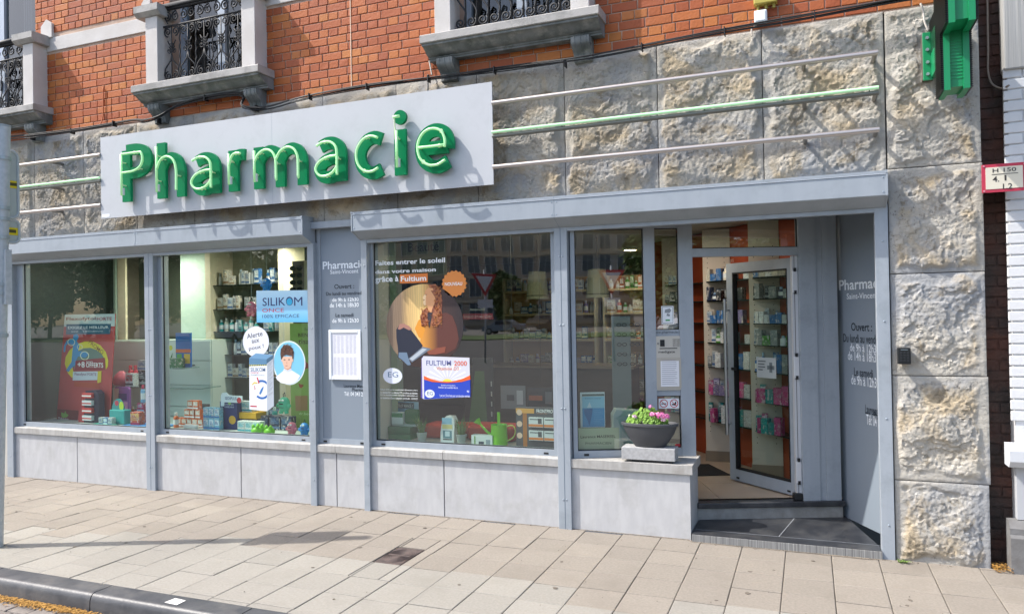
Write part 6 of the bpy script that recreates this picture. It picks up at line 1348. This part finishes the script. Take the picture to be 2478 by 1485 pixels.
for k,s_ in enumerate(('Fultium 2000 est un complément alimentaire à base','de vitamine D3. La vitamine D3 contribue au maintien','du bon fonctionnement du système immunitaire et','au maintien d\'une ossature normale. 12/2023')):
    bb=(-3.657,1.079,-3.270,1.102); dz=-(.0245)*k; text('lettering',s_,(bb[0],bb[1]+dz,bb[2],bb[3]+dz-.004),VY-.0006,K('e6e9e6'),wp,bold=.01,res=1)
# curtain, displays and plants of the third window
cu=MB(); a=-3.816; bq=-3.630
nf_=22
P=[(a+(bq-a)*k/nf_,.33+.012*(k%2)) for k in range(nf_+1)]
cu.add([(x,y,.61) for x,y in P]+[(x,y,2.6) for x,y in P],[(k,k+1,nf_+2+k,nf_+1+k) for k in range(nf_)]); tag(cu.build('pleated_blind',M('pale_green_blind',(.46,.53,.36),.8,var=(.40,.47,.31),vs_=2)),'pale green pleated blind hanging at the edge of the poster window','blind')
tp_=thing('wall_lettering','dark word Beauté high behind the poster of the woman','lettering',(-3.4,1.6,2.4)); text('word','Beauté',(-4.212,2.481,-3.822,2.583),1.6,K('2a2c28'),tp_,bold=.004); MB().box(-4.293,-3.741,1.605,1.63,2.2,2.61).build('fascia',K('6f7a5f',.7),tp_)
def grasspot(x,lab):
    t=thing('grass_pot',lab,'potted plant',(x,.22,.605)); MB().lathe([(.035,.605),(.048,.68),(.05,.685),(.044,.69),(.04,.672)],x,.22,16).build('pot',K('aab4ae',.5),t,smooth=30); q=MB(); r3=random.Random(int(-x*100))
    for k in range(60):
        a=r3.uniform(0,6.28); l=r3.uniform(.09,.2); o_=r3.uniform(.1,.75)*l; c,s=math.cos(a),math.sin(a); bx_,by=x+.03*c*r3.random(),.22+.03*s*r3.random(); w=.0035
        q.add([(bx_-s*w,by+c*w,.67),(bx_+s*w,by-c*w,.67),(bx_+c*o_*.4+s*w,by+s*o_*.4-c*w,.67+l*.65),(bx_+c*o_*.4-s*w,by+s*o_*.4+c*w,.67+l*.65),(bx_+c*o_,by+s*o_,.67+l*r3.uniform(.7,1))],[(0,1,2,3),(3,2,4)])
    struct(q.build('blades',M('pot_grass',(.10,.22,.05),.6,var=(.16,.28,.08),vs_=30),t),'stuff')
grasspot(-3.319,'potted grass beside the green stacked boxes'); grasspot(-2.917,'potted grass beside the white house shaped display')
gb=thing('green_box_stack','two dark green display boxes under a pale tray of packs','display boxes',(-3.5,.3,.605)); b=(-3.714,0.592,-3.465,0.687)
MB().box(b[0],b[2],.26,.40,.605,.655,bev=.004).build('lower_box',K('1f7a4a',.45),gb); MB().box(b[0]-.005,b[2]+.005,.255,.405,.656,.72,bev=.006).build('lid',K('14663c',.45),gb); z2=.7205
MB().box(b[0]+.02,b[2]+.06,.32,.40,z2,z2+.02).build('tray',K('c3cfc6',.5),gb); MB().box(b[0]+.03,b[0]+.15,.30,.36,z2+.0205,z2+.13).build('white_pack',K('dbe4de',.5),gb); MB().box(b[0]+.03,b[0]+.15,.2992,.30,z2+.085,z2+.125).build('green_print',K('2f8a52'),gb)
MB().slab(rrect(b[0]+.155,z2+.0205,b[0]+.30,z2+.16,.03),.33,.36).build('green_card',K('1f6a3a',.5),gb)
b=(-3.723,0.698,-3.479,0.936); b=(b[0],.605,b[2],b[3]); t=card('digestive_poster','small blue poster headed TROP MANGÉ behind the green boxes',b,'F',.45,.008,grad('blue_digest_print',hx('4aa8d8'),hx('b8d8e8'),0,b[0],b[2]),'poster'); face(t,b,'F',.4495,.03,.80,.82,.97,K('2f4a5a'),'title_band'); text('lettering','TROP MANGÉ ?',(b[0]+.02,b[1]+(b[3]-b[1])*.83,b[2]-.06,b[1]+(b[3]-b[1])*.94),.4488,K('e6ecee'),t,bold=.02,res=2); face(t,b,'F',.4495,.78,.1,.95,.6,K('c9967a'),'hand_print'); face(t,b,'F',.4495,.02,.0,.25,.35,K('5aa84a'),'leaf_print')
hs_=thing('house_display','white house shaped cardboard display with a printed gable','display',(-2.95,.22,.605)); P=[(-3.129,0.597),(-3.127,0.698),(-3.108,0.808),(-3.066,0.846),(-3.004,0.845),(-2.984,0.805),(-2.996,0.603)]; P[0]=(P[0][0],.605); P[-1]=(P[-1][0],.605)
MB().slab(P,.22,.29).build('body',K('dfe6e6',.5),hs_); b=(-3.116,0.620,-3.000,0.834); face(hs_,b,'F',.2196,.05,.72,.9,.98,K('8fc0d8'),'sky_print'); face(hs_,b,'F',.2196,.05,.52,.95,.7,K('d8cf8a'),'title_print'); face(hs_,b,'F',.2196,.12,.12,.88,.45,K('5f8a96'),'window_print'); face(hs_,b,'F',.2192,.3,.2,.7,.42,K('c9dfe6'),'tub_print'); face(hs_,b,'F',.2196,.12,.05,.88,.1,K('3a4448'),'slot')
fb=thing('flat_white_carton','flat white carton with green bar before the red cushion','carton',(-2.65,.17,.605)); b=(-2.797,0.599,-2.596,0.696); b=(b[0],.605,b[2],b[3]); MB().box(b[0],b[2],.17,.24,b[1],b[3]).build('box',K('dfe8e4',.5),fb); face(fb,b,'F',.1696,.14,.1,.2,.9,K('6a9a3a'),'green_bar'); face(fb,b,'F',.1696,.35,.05,.6,.4,K('2f3f52'),'print'); face(fb,b,'F',.1696,.7,.05,.9,.6,K('8fa0a8'),'glass_print')
LIME=K('7fd01f',.3); wc=thing('watering_can','lime green metal watering can with loop handle','watering can',(-2.45,.25,.605)); cx=-2.563
MB().lathe([(.072,.606),(.076,.61),(.07,.78),(.073,.786),(.066,.786),(.06,.75)],cx,.25,24).build('can',LIME,wc,smooth=40)
MB().tube([(cx-.06,.25,.68),(cx-.12,.25,.72),(cx-.19,.25,.79)],[.014,.011,.009],10).build('spout',LIME,wc,smooth=True); MB().tube([(cx-.185,.25,.784),(cx-.215,.25,.815)],[.012,.034],14).build('rose',LIME,wc,smooth=30)
MB().tube(spline([(cx+.068,.25,.77),(cx+.13,.25,.78),(cx+.155,.25,.73),(cx+.13,.25,.675),(cx+.07,.25,.64)],6),.006,8).build('handle',K('c9d86a',.35),wc,smooth=True); MB().box(cx+.005,cx+.03,.2,.206,.76,.90).build('plant_label',LIME,wc)
rd=MB(); x0,x1=-3.432,-2.488
rd.box(x0,(x0+x1)/2-.01,.40,.70,.605,.73,bev=.03); tag(rd.build('red_cushion',K('c2402a',.6),smooth=True),'red orange seat cushion behind the potted grass','cushion'); rd=MB(); rd.box((x0+x1)/2+.01,x1,.40,.70,.605,.74,bev=.03); tag(rd.build('red_cushion',K('c2402a',.6),smooth=True),'red orange seat cushion behind the watering can','cushion')
fd=thing('pet_care_display','grey cardboard display with four white packs headed FRONTPRO','display',(-2.15,.2,.605)); b=(-2.381,0.571,-2.001,0.948); b=(b[0],.605,-1.96,b[3])
MB().box(b[0],b[2],.2,.27,b[1],b[3]).build('board',K('4a4d52',.5),fd); face(fd,b,'F',.1996,.15,.0,.24,.88,K('a86a2a'),'orange_post'); face(fd,b,'F',.1993,.0,.86,.40,.98,K('d9a04a'),'slogan_band')
text('lettering','FRONTPRO',(-2.190,0.907,-2.043,0.938),.1988,K('e9ebec'),fd,bold=.016); text('lettering','contre puces et tiques',(-2.190,0.896,-2.092,0.907),.1988,K('d98a3a'),fd,res=1)
for zz in (.20,.53):
    for xx in (.30,.63):
        o=MB(); w_=b[2]-b[0]; h_=b[3]-b[1]; x_=b[0]+w_*xx; z_=b[1]+h_*zz; o.box(x_,x_+w_*.31,.175,.1995,z_,z_+h_*.24); o=o.build('pack',K('d5dcdc',.5),fd); MB().box(x_,x_+w_*.31,.1745,.175,z_+.004,z_+.025).build('orange_strip',K('d9803a'),o); MB().box(x_+w_*.2,x_+w_*.28,.1742,.175,z_+.03,z_+.075).build('dog_print',K('4a4f52'),o); MB().box(x_+.01,x_+.09,.1742,.175,z_+h_*.18,z_+h_*.205).build('title',K('5a6066'),o)
for k in range(3): MB().slab(circ(b[0]+(b[2]-b[0])*.075,b[1]+.10+k*.10,.026,14),.1985,.1995).build('round_icon',K('dfc0a8'),fd)
# posters further back in the third window
for i,(bb,lab,c1,c2) in enumerate((((-2.814,0.838,-2.555,1.064),'pale grey poster with a dog hanging behind the pet display','8a8d90','5a5c60'),((-2.534,0.858,-2.258,1.051),'dark grey poster with orange lines hanging behind the pet display','35363a','a85a3a'))):
    t=card('hanging_poster',lab,bb,'F',.9,.004,K(c1),'poster'); face(t,bb,'F',.8995,.25 if i==0 else .05,.35,.55,.6,K(c2),'print'); face(t,bb,'F',.8995,.65,.2,.9,.8,K('c9cbcd' if i==0 else '6a6c70'),'dog_print'); MB().tube([((bb[0]+bb[2])/2,.902,bb[3]),((bb[0]+bb[2])/2,.902,2.61)],.0015,5).build('string',K('3a3a38'),t)
b=(-3.160,0.622,-2.933,1.324); b=(b[0],.192,b[2],b[3]); t=card('travel_standee','dark standee with a green tongue of road and a red slogan band behind the cushions',b,'F',1.0,.012,K('3a3d3c'),'standee')
MB().slab([(b[0]-.06,b[1]+.4),(b[0]+.16,b[1]+.4),(b[0]+.13,b[1]+1.0),(b[0]+.03,b[1]+1.0)],.998,.9992).build('green_field',K('5a7a4a'),t); 
for k in range(5): MB().slab([(b[0]+.20,b[1]+.45+k*.1),(b[0]+.212,b[1]+.45+k*.1),(b[0]+.212,b[1]+.5+k*.1),(b[0]+.20,b[1]+.5+k*.1)],.998,.9992).build('road_dash',K('d0d0cc'),t)
bb=(-3.252,1.710,-2.923,1.768); MB().slab([(bb[0],bb[1]),(bb[2],bb[1]),(bb[2],bb[3]),(bb[0],bb[3])],.990,.9975).build('red_band',K('7a2a30'),t); text('lettering','VOYAGEZ L\'ESTOMAC LÉGER !',(bb[0]+.01,bb[1]+.012,bb[2]-.01,bb[3]-.012),.9895,K('c9a8a8'),t,bold=.01,res=1); bb=(-3.176,1.797,-3.012,1.823); text('lettering','Antimétil',bb,.9895,K('9aa09a'),t,bold=.01,res=1)
# ---- shelves along the back, seen deep through the middle windows
def wallshelf(name,lab,x0,x1,y,levels,keys,seed,grp,hm=.2):
    t=thing(name,lab,'shelf',((x0+x1)/2,y,.19)); MB().box(x0,x1,y+.30,y+.33,.192,2.3).build('back',K('c9a070',.7),t)
    for a in (x0,x1-.03): MB().box(a,a+.03,y,y+.2995,.192,2.3).build('upright',CREAM,t)
    for k,z in enumerate(levels):
        MB().box(x0+.031,x1-.031,y,y+.299,z-.03,z).build('shelf_board',K('dcc79a',.5),t)
        fillrow((x0+.04,y+.08,0),(x1-.04,y+.08,0),z,hm,keys,('bottle on the '+grp+', '+('lowest','second','middle','fourth','top')[k]+' board','carton on the '+grp+', '+('lowest','second','middle','fourth','top')[k]+' board'),('bottles on the '+grp,'cartons on the '+grp),seed+k,.05,.12,.3)
wallshelf('wall_shelf','cream wall shelf of cartons deep behind the name plaque window',-2.75,-1.35,4.6,(.62,1.0,1.38,1.76,2.1),('white','cream','orange','grey','green'),100,'deep cream shelf')
wallshelf('wall_shelf','cream wall shelf of bottles deep behind the pet care display',-4.3,-2.85,4.6,(.62,1.0,1.38,1.76,2.1),('white','cream','blue','lilac','grey'),140,'second deep shelf')
ct=thing('service_counter','dark service counter in the middle of the shop','counter',(-3.0,3.1,.19)); MB().box(-4.2,-2.0,3.0,3.5,.192,1.08).build('front',M('counter_front',(.10,.085,.075),.5),ct); MB().box(-4.25,-1.95,2.95,3.55,1.0805,1.11).build('top',K('8a7a68',.4),ct)
for i,px in enumerate((-2.229,-2.951)):
    z=1.928; lp=thing('pendant_lamp',('slatted pendant shade hanging above the name plaque','slatted pendant shade hanging behind the pet care display')[i],'pendant lamp',(px,2.4,z)); 
    MB().lathe([(.13,z),(.10,z+.32),(.095,z+.32),(.125,z)],px,2.4,20).build('shade',K('b5b294',.7),lp)
    MB().tube([(px,2.4,z+.32),(px,2.4,2.62)],.004,6).build('cord',BLK,lp)
    for k in range(5): MB().tube([(px+(.129-.02*k)*math.cos(6.283*j/18),2.4+(.129-.02*k)*math.sin(6.283*j/18),z+.04+.055*k) for j in range(18)],.006,5,closed=True).build('slat_ring',K('7a7862',.7),lp)
# ---- behind the window with the plaque
b=(0.047,0.627,0.385,0.802); t=thing('name_plaque','pale green glass plaque lettered Laurence Masereel Pharmacien'.replace('Laurence Masereel ','with a name and '),'plaque',fpos('S',.2,.05,.605)); b=(b[0],.606,b[2],b[3])
MB('S').box(b[0],b[2],.05,.058,b[1],b[3]).build('plate',M('pale_green_glass_plate',(.46,.52,.36),.25),t)
text('lettering','Laurence MASEREEL',(0.065,0.720,0.355,0.743),.0492,K('23281f'),t,frame='S',bold=.012); text('lettering','PHARMACIEN',(0.105,0.667,0.318,0.686),.0492,K('3a4230'),t,frame='S')
MB('S').box(b[0],b[0]+.02,.0585,.12,b[1],b[1]+.12).build('stand',ACRYL,t); MB('S').box(b[2]-.02,b[2],.0585,.12,b[1],b[1]+.12).build('stand',ACRYL,t)
b=(0.071,0.801,0.276,1.094); t=card('iceberg_notice','blue notice showing an iceberg in a white spiral bound sleeve',b,'S',.09,.004,K('dfe8ea'),'notice'); MB('S').box(b[0],b[2],.092,.098,.605,b[1]).build('support',ACRYL,t)
face(t,b,'S',.0896,.08,.02,.98,.55,K('2f96cf'),'sea_print'); face(t,b,'S',.0896,.08,.551,.98,.88,K('8fcbe4'),'sky_print'); face(t,b,'S',.0896,.08,.89,.98,.95,K('55665f'),'dark_band')
w_=b[2]-b[0]; h_=b[3]-b[1]; gsl(t,[(b[0]+w_*(.15),b[1]+h_*.52),(b[0]+w_*.5,b[1]+h_*.54),(b[0]+w_*.48,b[1]+h_*.40),(b[0]+w_*.40,b[1]+h_*.16),(b[0]+w_*.36,b[1]+h_*.04),(b[0]+w_*.28,b[1]+h_*.22),(b[0]+w_*.17,b[1]+h_*.38)],.0888,K('1f6fa8'),'iceberg_below','S'); gsl(t,[(b[0]+w_*.27,b[1]+h_*.56),(b[0]+w_*.46,b[1]+h_*.56),(b[0]+w_*.38,b[1]+h_*.72)],.0888,K('cfe6f0'),'iceberg_tip','S')
text('lettering','Derrière le comptoir',(b[0]+w_*.2,b[1]+h_*.80,b[0]+w_*.85,b[1]+h_*.845),.0888,K('2f5a80'),t,frame='S',bold=.01,res=1)
for k in range(9): face(t,b,'S',.0888,.55,.08+k*.05,.92-.06*(k%3),.09+k*.05,K('5fb0dc'),'text_line')
ab=thing('acrylic_box','pale frosted acrylic donation box behind the flower bowl','box',fpos('S',.55,.25,.605)); b=(0.358,0.594,0.574,0.930); MB('S').slab([(b[0],.606),(b[2]+.05,.606),(b[2]+.05,b[3]-.02),(b[0]+.03,b[3]),(b[0],b[3]-.05)],.2,.36).build('case',M('frosted_acrylic',(.42,.52,.51),.4),ab); MB('S').box(b[0]+.06,b[0]+.066,.197,.1995,.62,.80).build('edge',K('8fb0ae',.4),ab)
rk=thing('reading_glasses_rack','narrow rack of reading glasses on a white card behind the plaque window','glasses rack',fpos('S',.45,.75,.19)); b=(0.454,1.320,0.587,1.699); b2=(b[0],b[1],b[2]+.2,b[3]); MB('S').box(b[0]-.02,b[2]+.02,.76,.78,.193,b[3]+.02).build('panel',K('8a9290',.6),rk)
for c_ in (0,1):
    for k in range(5):
        z=b[3]-.06-k*.09; x=b[0]+.07+c_*.12; q=MB('S')
        for s in (-1,1): q.tube([(x+s*.025+.02*math.cos(6.283*j/12),.745,z+.014*math.sin(6.283*j/12)) for j in range(12)],.003,5,closed=True)
        q.build('glasses',BLK,rk)
# ---- behind the door: orange wall, white fins and boards
W0=Vector((-1.75,3.15)); fins=[(-1.56,2.80),(-1.02,2.16),(-.52,1.57),(-.04,.99)]
ow=MB(); ow.flat([(-2.2,3.58),(.70,.40+.0),(.74,.44),(-2.16,3.62)],.192,2.61)
# the wall follows the backs of the fins
ow=MB(); A=Vector((-1.56+.29,2.80)); B=Vector((-.04+.29,.99)); d=(B-A).normalized(); A2=A-d*.9; B2=B+d*.15; n=Vector((d.y,-d.x))*-1
ow.flat([tuple(A2),tuple(B2),tuple(B2+Vector((.05,.03))),tuple(A2+Vector((.05,.03)))],.192,2.61)
struct(ow.build('orange_wall',ORG),label='orange wall behind the white shelf fins inside the door')
FIN=K('cfc3b4',.6)
for i,(fx,fy) in enumerate(fins):
    t=thing('shelf_fin',('farthest','second','third','nearest')[i]+' white perforated shelf upright against the orange wall','shelf upright',(fx,fy,.192)); MB().box(fx,fx+.27,fy,fy+.045,.30,2.6).build('panel',FIN,t); MB().box(fx-.01,fx+.27,fy-.01,fy+.055,.192,.2995).build('base',K('8a7a68',.6),t); MB().box(fx-.004,fx-.0005,fy,fy+.045,.30,2.6).build('front_edge',K('d8c7a4',.6),t)
    h_=MB()
    for z in range(38):
        for dx in (.04,.21): h_.box(fx+dx,fx+dx+.008,fy-.0012,fy,.5+z*.05,.508+z*.05)
    struct(h_.build('peg_holes',K('2a2622'),t),'stuff')
OR=('lowest','second lowest','third lowest','middle','third highest','second highest','highest')
zl=[.62,.90,1.18,1.43,1.63,1.86,2.06]
for i in range(3):
    (fx,fy),(gx,gy)=fins[i+1],fins[i]
    for k,z in enumerate(zl):
        bd=tag(MB().flat([(fx+.03,fy+.05),(fx+.265,fy+.05),(gx+.265,gy-.005),(gx+.03,gy-.005)],z-.012,z).build('glass_shelf',GS),'%s dark glass shelf between the %s white uprights'%(OR[k],('two farthest','middle two','two nearest')[i]),'shelf')
        keys=(('pink','teal','white','lilac'),('pink','white','lilac'),('white','blue','grey'),('white','green','grey'),('lilac','white','blue'),('black','navy','grey'),('blue','white','cream'))[k]
        if i==2 and k in (0,1): keys=('pink','pink','teal')
        fillrow((gx+.03,gy-.06,0),(gx+.26,gy-.06,0),z,(.21,.20,.20,.17,.15,.17,.14)[k],keys,('bottle on %s glass shelf of the %s bay'%(OR[k],('far','middle','near')[i]),'carton on %s glass shelf of the %s bay'%(OR[k],('far','middle','near')[i])),('bottles by the orange wall','cartons by the orange wall'),200+i*10+k,.035,.06,.1,gap=.004,sparse=.04)
        if i>0: fillrow((fx+.07,fy+.14,0),(gx+.0+.07,gy-.12,0),z,(.2,.19,.19,.16,.14,.15,.13)[k],keys,('bottle along the edge of %s glass shelf of the %s bay'%(OR[k],('far','middle','near')[i]),'carton along the edge of %s glass shelf of the %s bay'%(OR[k],('far','middle','near')[i])),('bottles by the orange wall','cartons by the orange wall'),300+i*10+k,.05,.09,.1,sparse=.25)
for s_,bb in (('Généralités',(-1.134,2.641,-1.013,2.713)),('Soins capillaires',(-0.725,2.369,-0.542,2.419))):
    pass
wl_=thing('orange_wall_lettering','white words Soins on the orange wall above the door transom','lettering',(-.5,1.9,2.3))
e0=A2; ang=math.atan2(d.y,d.x); FR['O']=(A2.x,A2.y,ang)
for s_,u,z,ww,hh in (('Générale',.62,2.43,.30,.06),('essentiel',.66,2.30,.24,.05),('Soins corps',1.42,2.24,.36,.06),('Soins',1.48,2.45,.24,.06)): text('word',s_,(u,z,u+ww,z+hh),-.004,K('e2c4b0'),wl_,frame='O')
mt=MB(); P=-1.058,1.793; 
tag(MB().flat([(-1.75,1.05),(-.72,1.52),(-.98,1.98),(-1.95,1.6)],.1925,.199).build('door_mat',M('door_mat_fibre',(.012,.012,.013),.95,bump=.003,bs=200)),'black door mat on the beige tiles just inside','mat')
b=(0.340,1.169,0.561,1.333); t=card('door_notice','white paper notice with a grey cross taped to the door glass',((0.337,1.162,0.563,1.340)),'D',-.008,.001,K('a9b0b1'),'notice'); b=(0.337,1.162,0.563,1.340); face(t,b,'D',-.0085,.55,.42,.92,.62,K('6a7478'),'cross_print'); face(t,b,'D',-.0085,.66,.28,.81,.77,K('6a7478'),'cross_print'); 
for k,ln in enumerate((.5,.42,.46,.3)): face(t,b,'D',-.0085,.08,.78-k*.14,.08+ln*.8,.84-k*.14,K('5a6266'),'text_line')
# ================================================================ ACROSS THE STREET (mirrored in the panes)
def yieldsign(x,y,fx,fy,lab):
    t=thing('give_way_sign',lab,'road sign',(x,y,-.13)); n=Vector((fx,fy,0)).normalized(); e=Vector((-n.y,n.x,0))
    MB().tube([(x,y,-.13),(x,y,3.5)],.04,12).build('pole',STEEL,t,smooth=True)
    def tri(r,dz,off): 
        return [Vector((x,y,dz))+n*(.06+off)+e*(r*math.cos(R(a)))+Vector((0,0,r*math.sin(R(a)))) for a in (30,150,270)]
    for r,off,c,nm in ((.58,0,'c4323a','red_border'),(.40,.004,'e6e6e4','white_field')):
        P=tri(r,3.05,off); Q=[p-n*.003 for p in P]; MB().add(P+Q,[(0,1,2),(5,4,3),(0,3,4,1),(1,4,5,2),(2,5,3,0)]).build(nm,K(c,.5),t)
    c=Vector((x,y,2.2))+n*.06; P=[c+e*a+Vector((0,0,b)) for a,b in ((-.3,-.16),(.3,-.16),(.3,.16),(-.3,.16))]; MB().add(P+[p-n*.003 for p in P],[(0,1,2,3),(7,6,5,4),(0,4,5,1),(1,5,6,2),(2,6,7,3),(3,7,4,0)]).build('lower_plate',K('dfe2e4',.5),t)
yieldsign(-11.7,-20.5,.3,1,'give way sign on a steel post across the road, facing the shop')
yieldsign(9.6,-19.5,-.5,1,'give way sign with a bicycle plate farther along the road')
def block(name,lab,x0,x1,y,z1,nf,nw,wall,seed):
    t=thing(name,lab,'building',((x0+x1)/2,y,0)); MB().box(x0,x1,y-12,y,-.3,z1).build('wall',wall,t); MB().box(x0-.3,x1+.3,y-12.3,y+.4,z1,z1+.5).build('roof',K('55504a',.8),t)
    fh=(z1-.6)/nf; pw=(x1-x0)/nw
    wg=M('far_window_glass',(.10,.12,.14),.15); fr_=K('cfcdc6',.6)
    for f in range(nf):
        MB().box(x0,x1,y,y+.25,.4+f*fh,.75+f*fh).build('spandrel_band',K('c3b39c',.8),t)
        for k in range(nw):
            a=x0+k*pw+pw*.16; bq=x0+(k+1)*pw-pw*.16; o=MB().box(a,bq,y+.01,y+.10,1.15+f*fh,fh-.25+f*fh+.6).build('window',fr_,t); 
            for u0,u1 in ((.05,.48),(.52,.95)): MB().box(a+(bq-a)*u0,a+(bq-a)*u1,y+.10,y+.115,1.22+f*fh,fh-.32+f*fh+.6).build('pane',wg,o)
FB=M('far_brown_brick',(.50,.40,.31),.9,var=(.44,.345,.265),vs_=.6)
block('apartment_block','brown brick apartment block with rows of wide windows across the road',-74,-28,-96,17.5,5,16,FB,1)
block('apartment_block','pale rendered apartment block beside the brown one across the road',33,54,-92,17,5,7,M('far_pale_render',(.48,.43,.37),.9),2)
def tree(x,y,h,r,lab,seed,n=3600,low=.62):
    rr=random.Random(seed); t=thing('street_tree',lab,'tree',(x,y,-.1)); q=MB(); q.tube([(x,y,-.1),(x+.1,y,h*.25),(x,y+.1,h*.5)],[.28,.22,.14],10)
    for k in range(6):
        a=rr.uniform(0,6.28); q.tube([(x,y,h*(.25+.04*k)),(x+math.cos(a)*r*.35,y+math.sin(a)*r*.35,h*(.5+.03*k)),(x+math.cos(a)*r*.6,y+math.sin(a)*r*.6,h*.7)],[.1,.07,.03],6)
    q.build('trunk',K('3a3028',.9),t)
    cl=[(Vector((rr.gauss(0,.45)*r,rr.gauss(0,.45)*r,h*low+rr.gauss(0,.17)*h)),r*rr.uniform(.3,.5)) for _ in range(20)]; L=MB()
    for i in range(n):
        c,cr_=rr.choice(cl); dv=Vector((rr.gauss(0,1),rr.gauss(0,1),rr.gauss(0,1))).normalized()*cr_*rr.uniform(.6,1.05); p=c+dv+Vector((x,y,0)); s=rr.uniform(.2,.42); nn=Vector((rr.gauss(0,1),rr.gauss(0,1),rr.gauss(0,1)+.6)).normalized(); a=nn.orthogonal().normalized(); b=nn.cross(a)
        L.add([p+a*s,p+b*s*.6,p-a*s,p-b*s*.6],[(0,1,2,3)])
    struct(L.build('crown',M('far_leaves',(.055,.10,.022),.7,var=(.08,.13,.03),vs_=.9),t),'stuff')
AV=('first','second','third','fourth','fifth','sixth','seventh','eighth','ninth')
for i in range(9): tree(-43-i*6.6,-55-2*(i%2),11.5+.6*(i%3),5.2,AV[i]+' tree of the dense avenue opposite, counted from the brown apartment block',31+i,5200,.45)
for i,(x,y,h,r,lab) in enumerate(((38.5,-60,13,5,'tall dark tree beside the pale apartment block'),(45,-64,14,6,'large tree behind the white parked car'),(52,-60,14,6,'large tree at the far right across the road'),(59,-63,13,6,'broad tree beyond the blue parked car'),(-30.5,-70,7,2.6,'low tree before the brown apartment block'))): tree(x,y,h,r,lab,i+61,5200,.5)
def car(x,y,ang,colr,lab):
    t=thing('parked_car',lab,'car',(x,y,-.1),'cars parked across the road'); c,s=math.cos(ang),math.sin(ang)
    def bb(q,nm,mat,par,sm=False):
        o=MB(); o.add([(x+a*c-b*s,y+a*s+b*c,z-.1) for a,b,z in q.v],q.f); return o.build(nm,mat,par,smooth=sm)
    side=[(-2.1,.35),(-2.15,.7),(-1.95,.88),(-1.2,.95),(-.75,1.36),(.55,1.42),(1.25,1.0),(1.95,.92),(2.1,.7),(2.1,.35)]
    def prism(P,w,wt=None):
        q=MB(); n=len(P); wt=wt or w; k=lambda z:(w if z<1.0 else wt)/2
        q.add([(a,-k(z),z) for a,z in P]+[(a,k(z),z) for a,z in P],[tuple(range(n)),tuple(range(2*n-1,n-1,-1))]+[(i,i+n,(i+1)%n+n,(i+1)%n) for i in range(n)]); return q
    body=bb(prism(side,1.72,1.4),'body',M('carpaint_'+colr,hx(colr),.25,spec=.6),t,30)
    for sg in (-1,1):
        q=MB(); q.slab([(-1.0,.98),(-.66,1.30),(-.1,1.33),(-.1,.98)],0,.02); bb(MB().add([(a,sg*(.80-(z-.98)*.33)+b*sg,z) for a,b,z in q.v],q.f),'side_window',K('14181c',.1),t)
        q=MB(); q.slab([(-.04,.98),(-.04,1.33),(.5,1.33),(1.05,.99)],0,.02); bb(MB().add([(a,sg*(.80-(z-.98)*.33)+b*sg,z) for a,b,z in q.v],q.f),'side_window',K('14181c',.1),t)
        for wx in (-1.3,1.3):
            w_=bb(MB().tube([(wx,sg*.70,.33),(wx,sg*.89,.33)],.33,18),'wheel',K('15161a',.8),t,30); bb(MB().tube([(wx,sg*.885,.33),(wx,sg*.90,.33)],.2,14),'rim',K('9a9ea2',.3,.8),w_)
        bb(MB().box(-2.17,-2.12,sg*.55-.14,sg*.55+.14,.6,.72),'headlight',K('dfe4e8',.2),t); bb(MB().box(2.08,2.125,sg*.58-.12,sg*.58+.12,.68,.82),'tail_light',K('8a1a1a',.3),t)
for x,y,a,c,lab in ((-22,-62,.0,'2a3038','dark saloon car parked on the far side of the road'),(-28,-62,.0,'6a7480','grey car parked behind the dark saloon'),(-34.5,-62,.0,'b8bcc0','silver car parked behind the grey one'),(-46,-44.5,.0,'d8dadc','white car driving along the far lane'),(30,-44,.1,'e2e4e6','white car parked before the pale apartment block'),(36.5,-43.5,.1,'3a4f6a','blue car parked beside the white one'),(-15.5,-62,.0,'3a3f48','charcoal car at the end of the parked row')): car(x,y,a,c,lab)
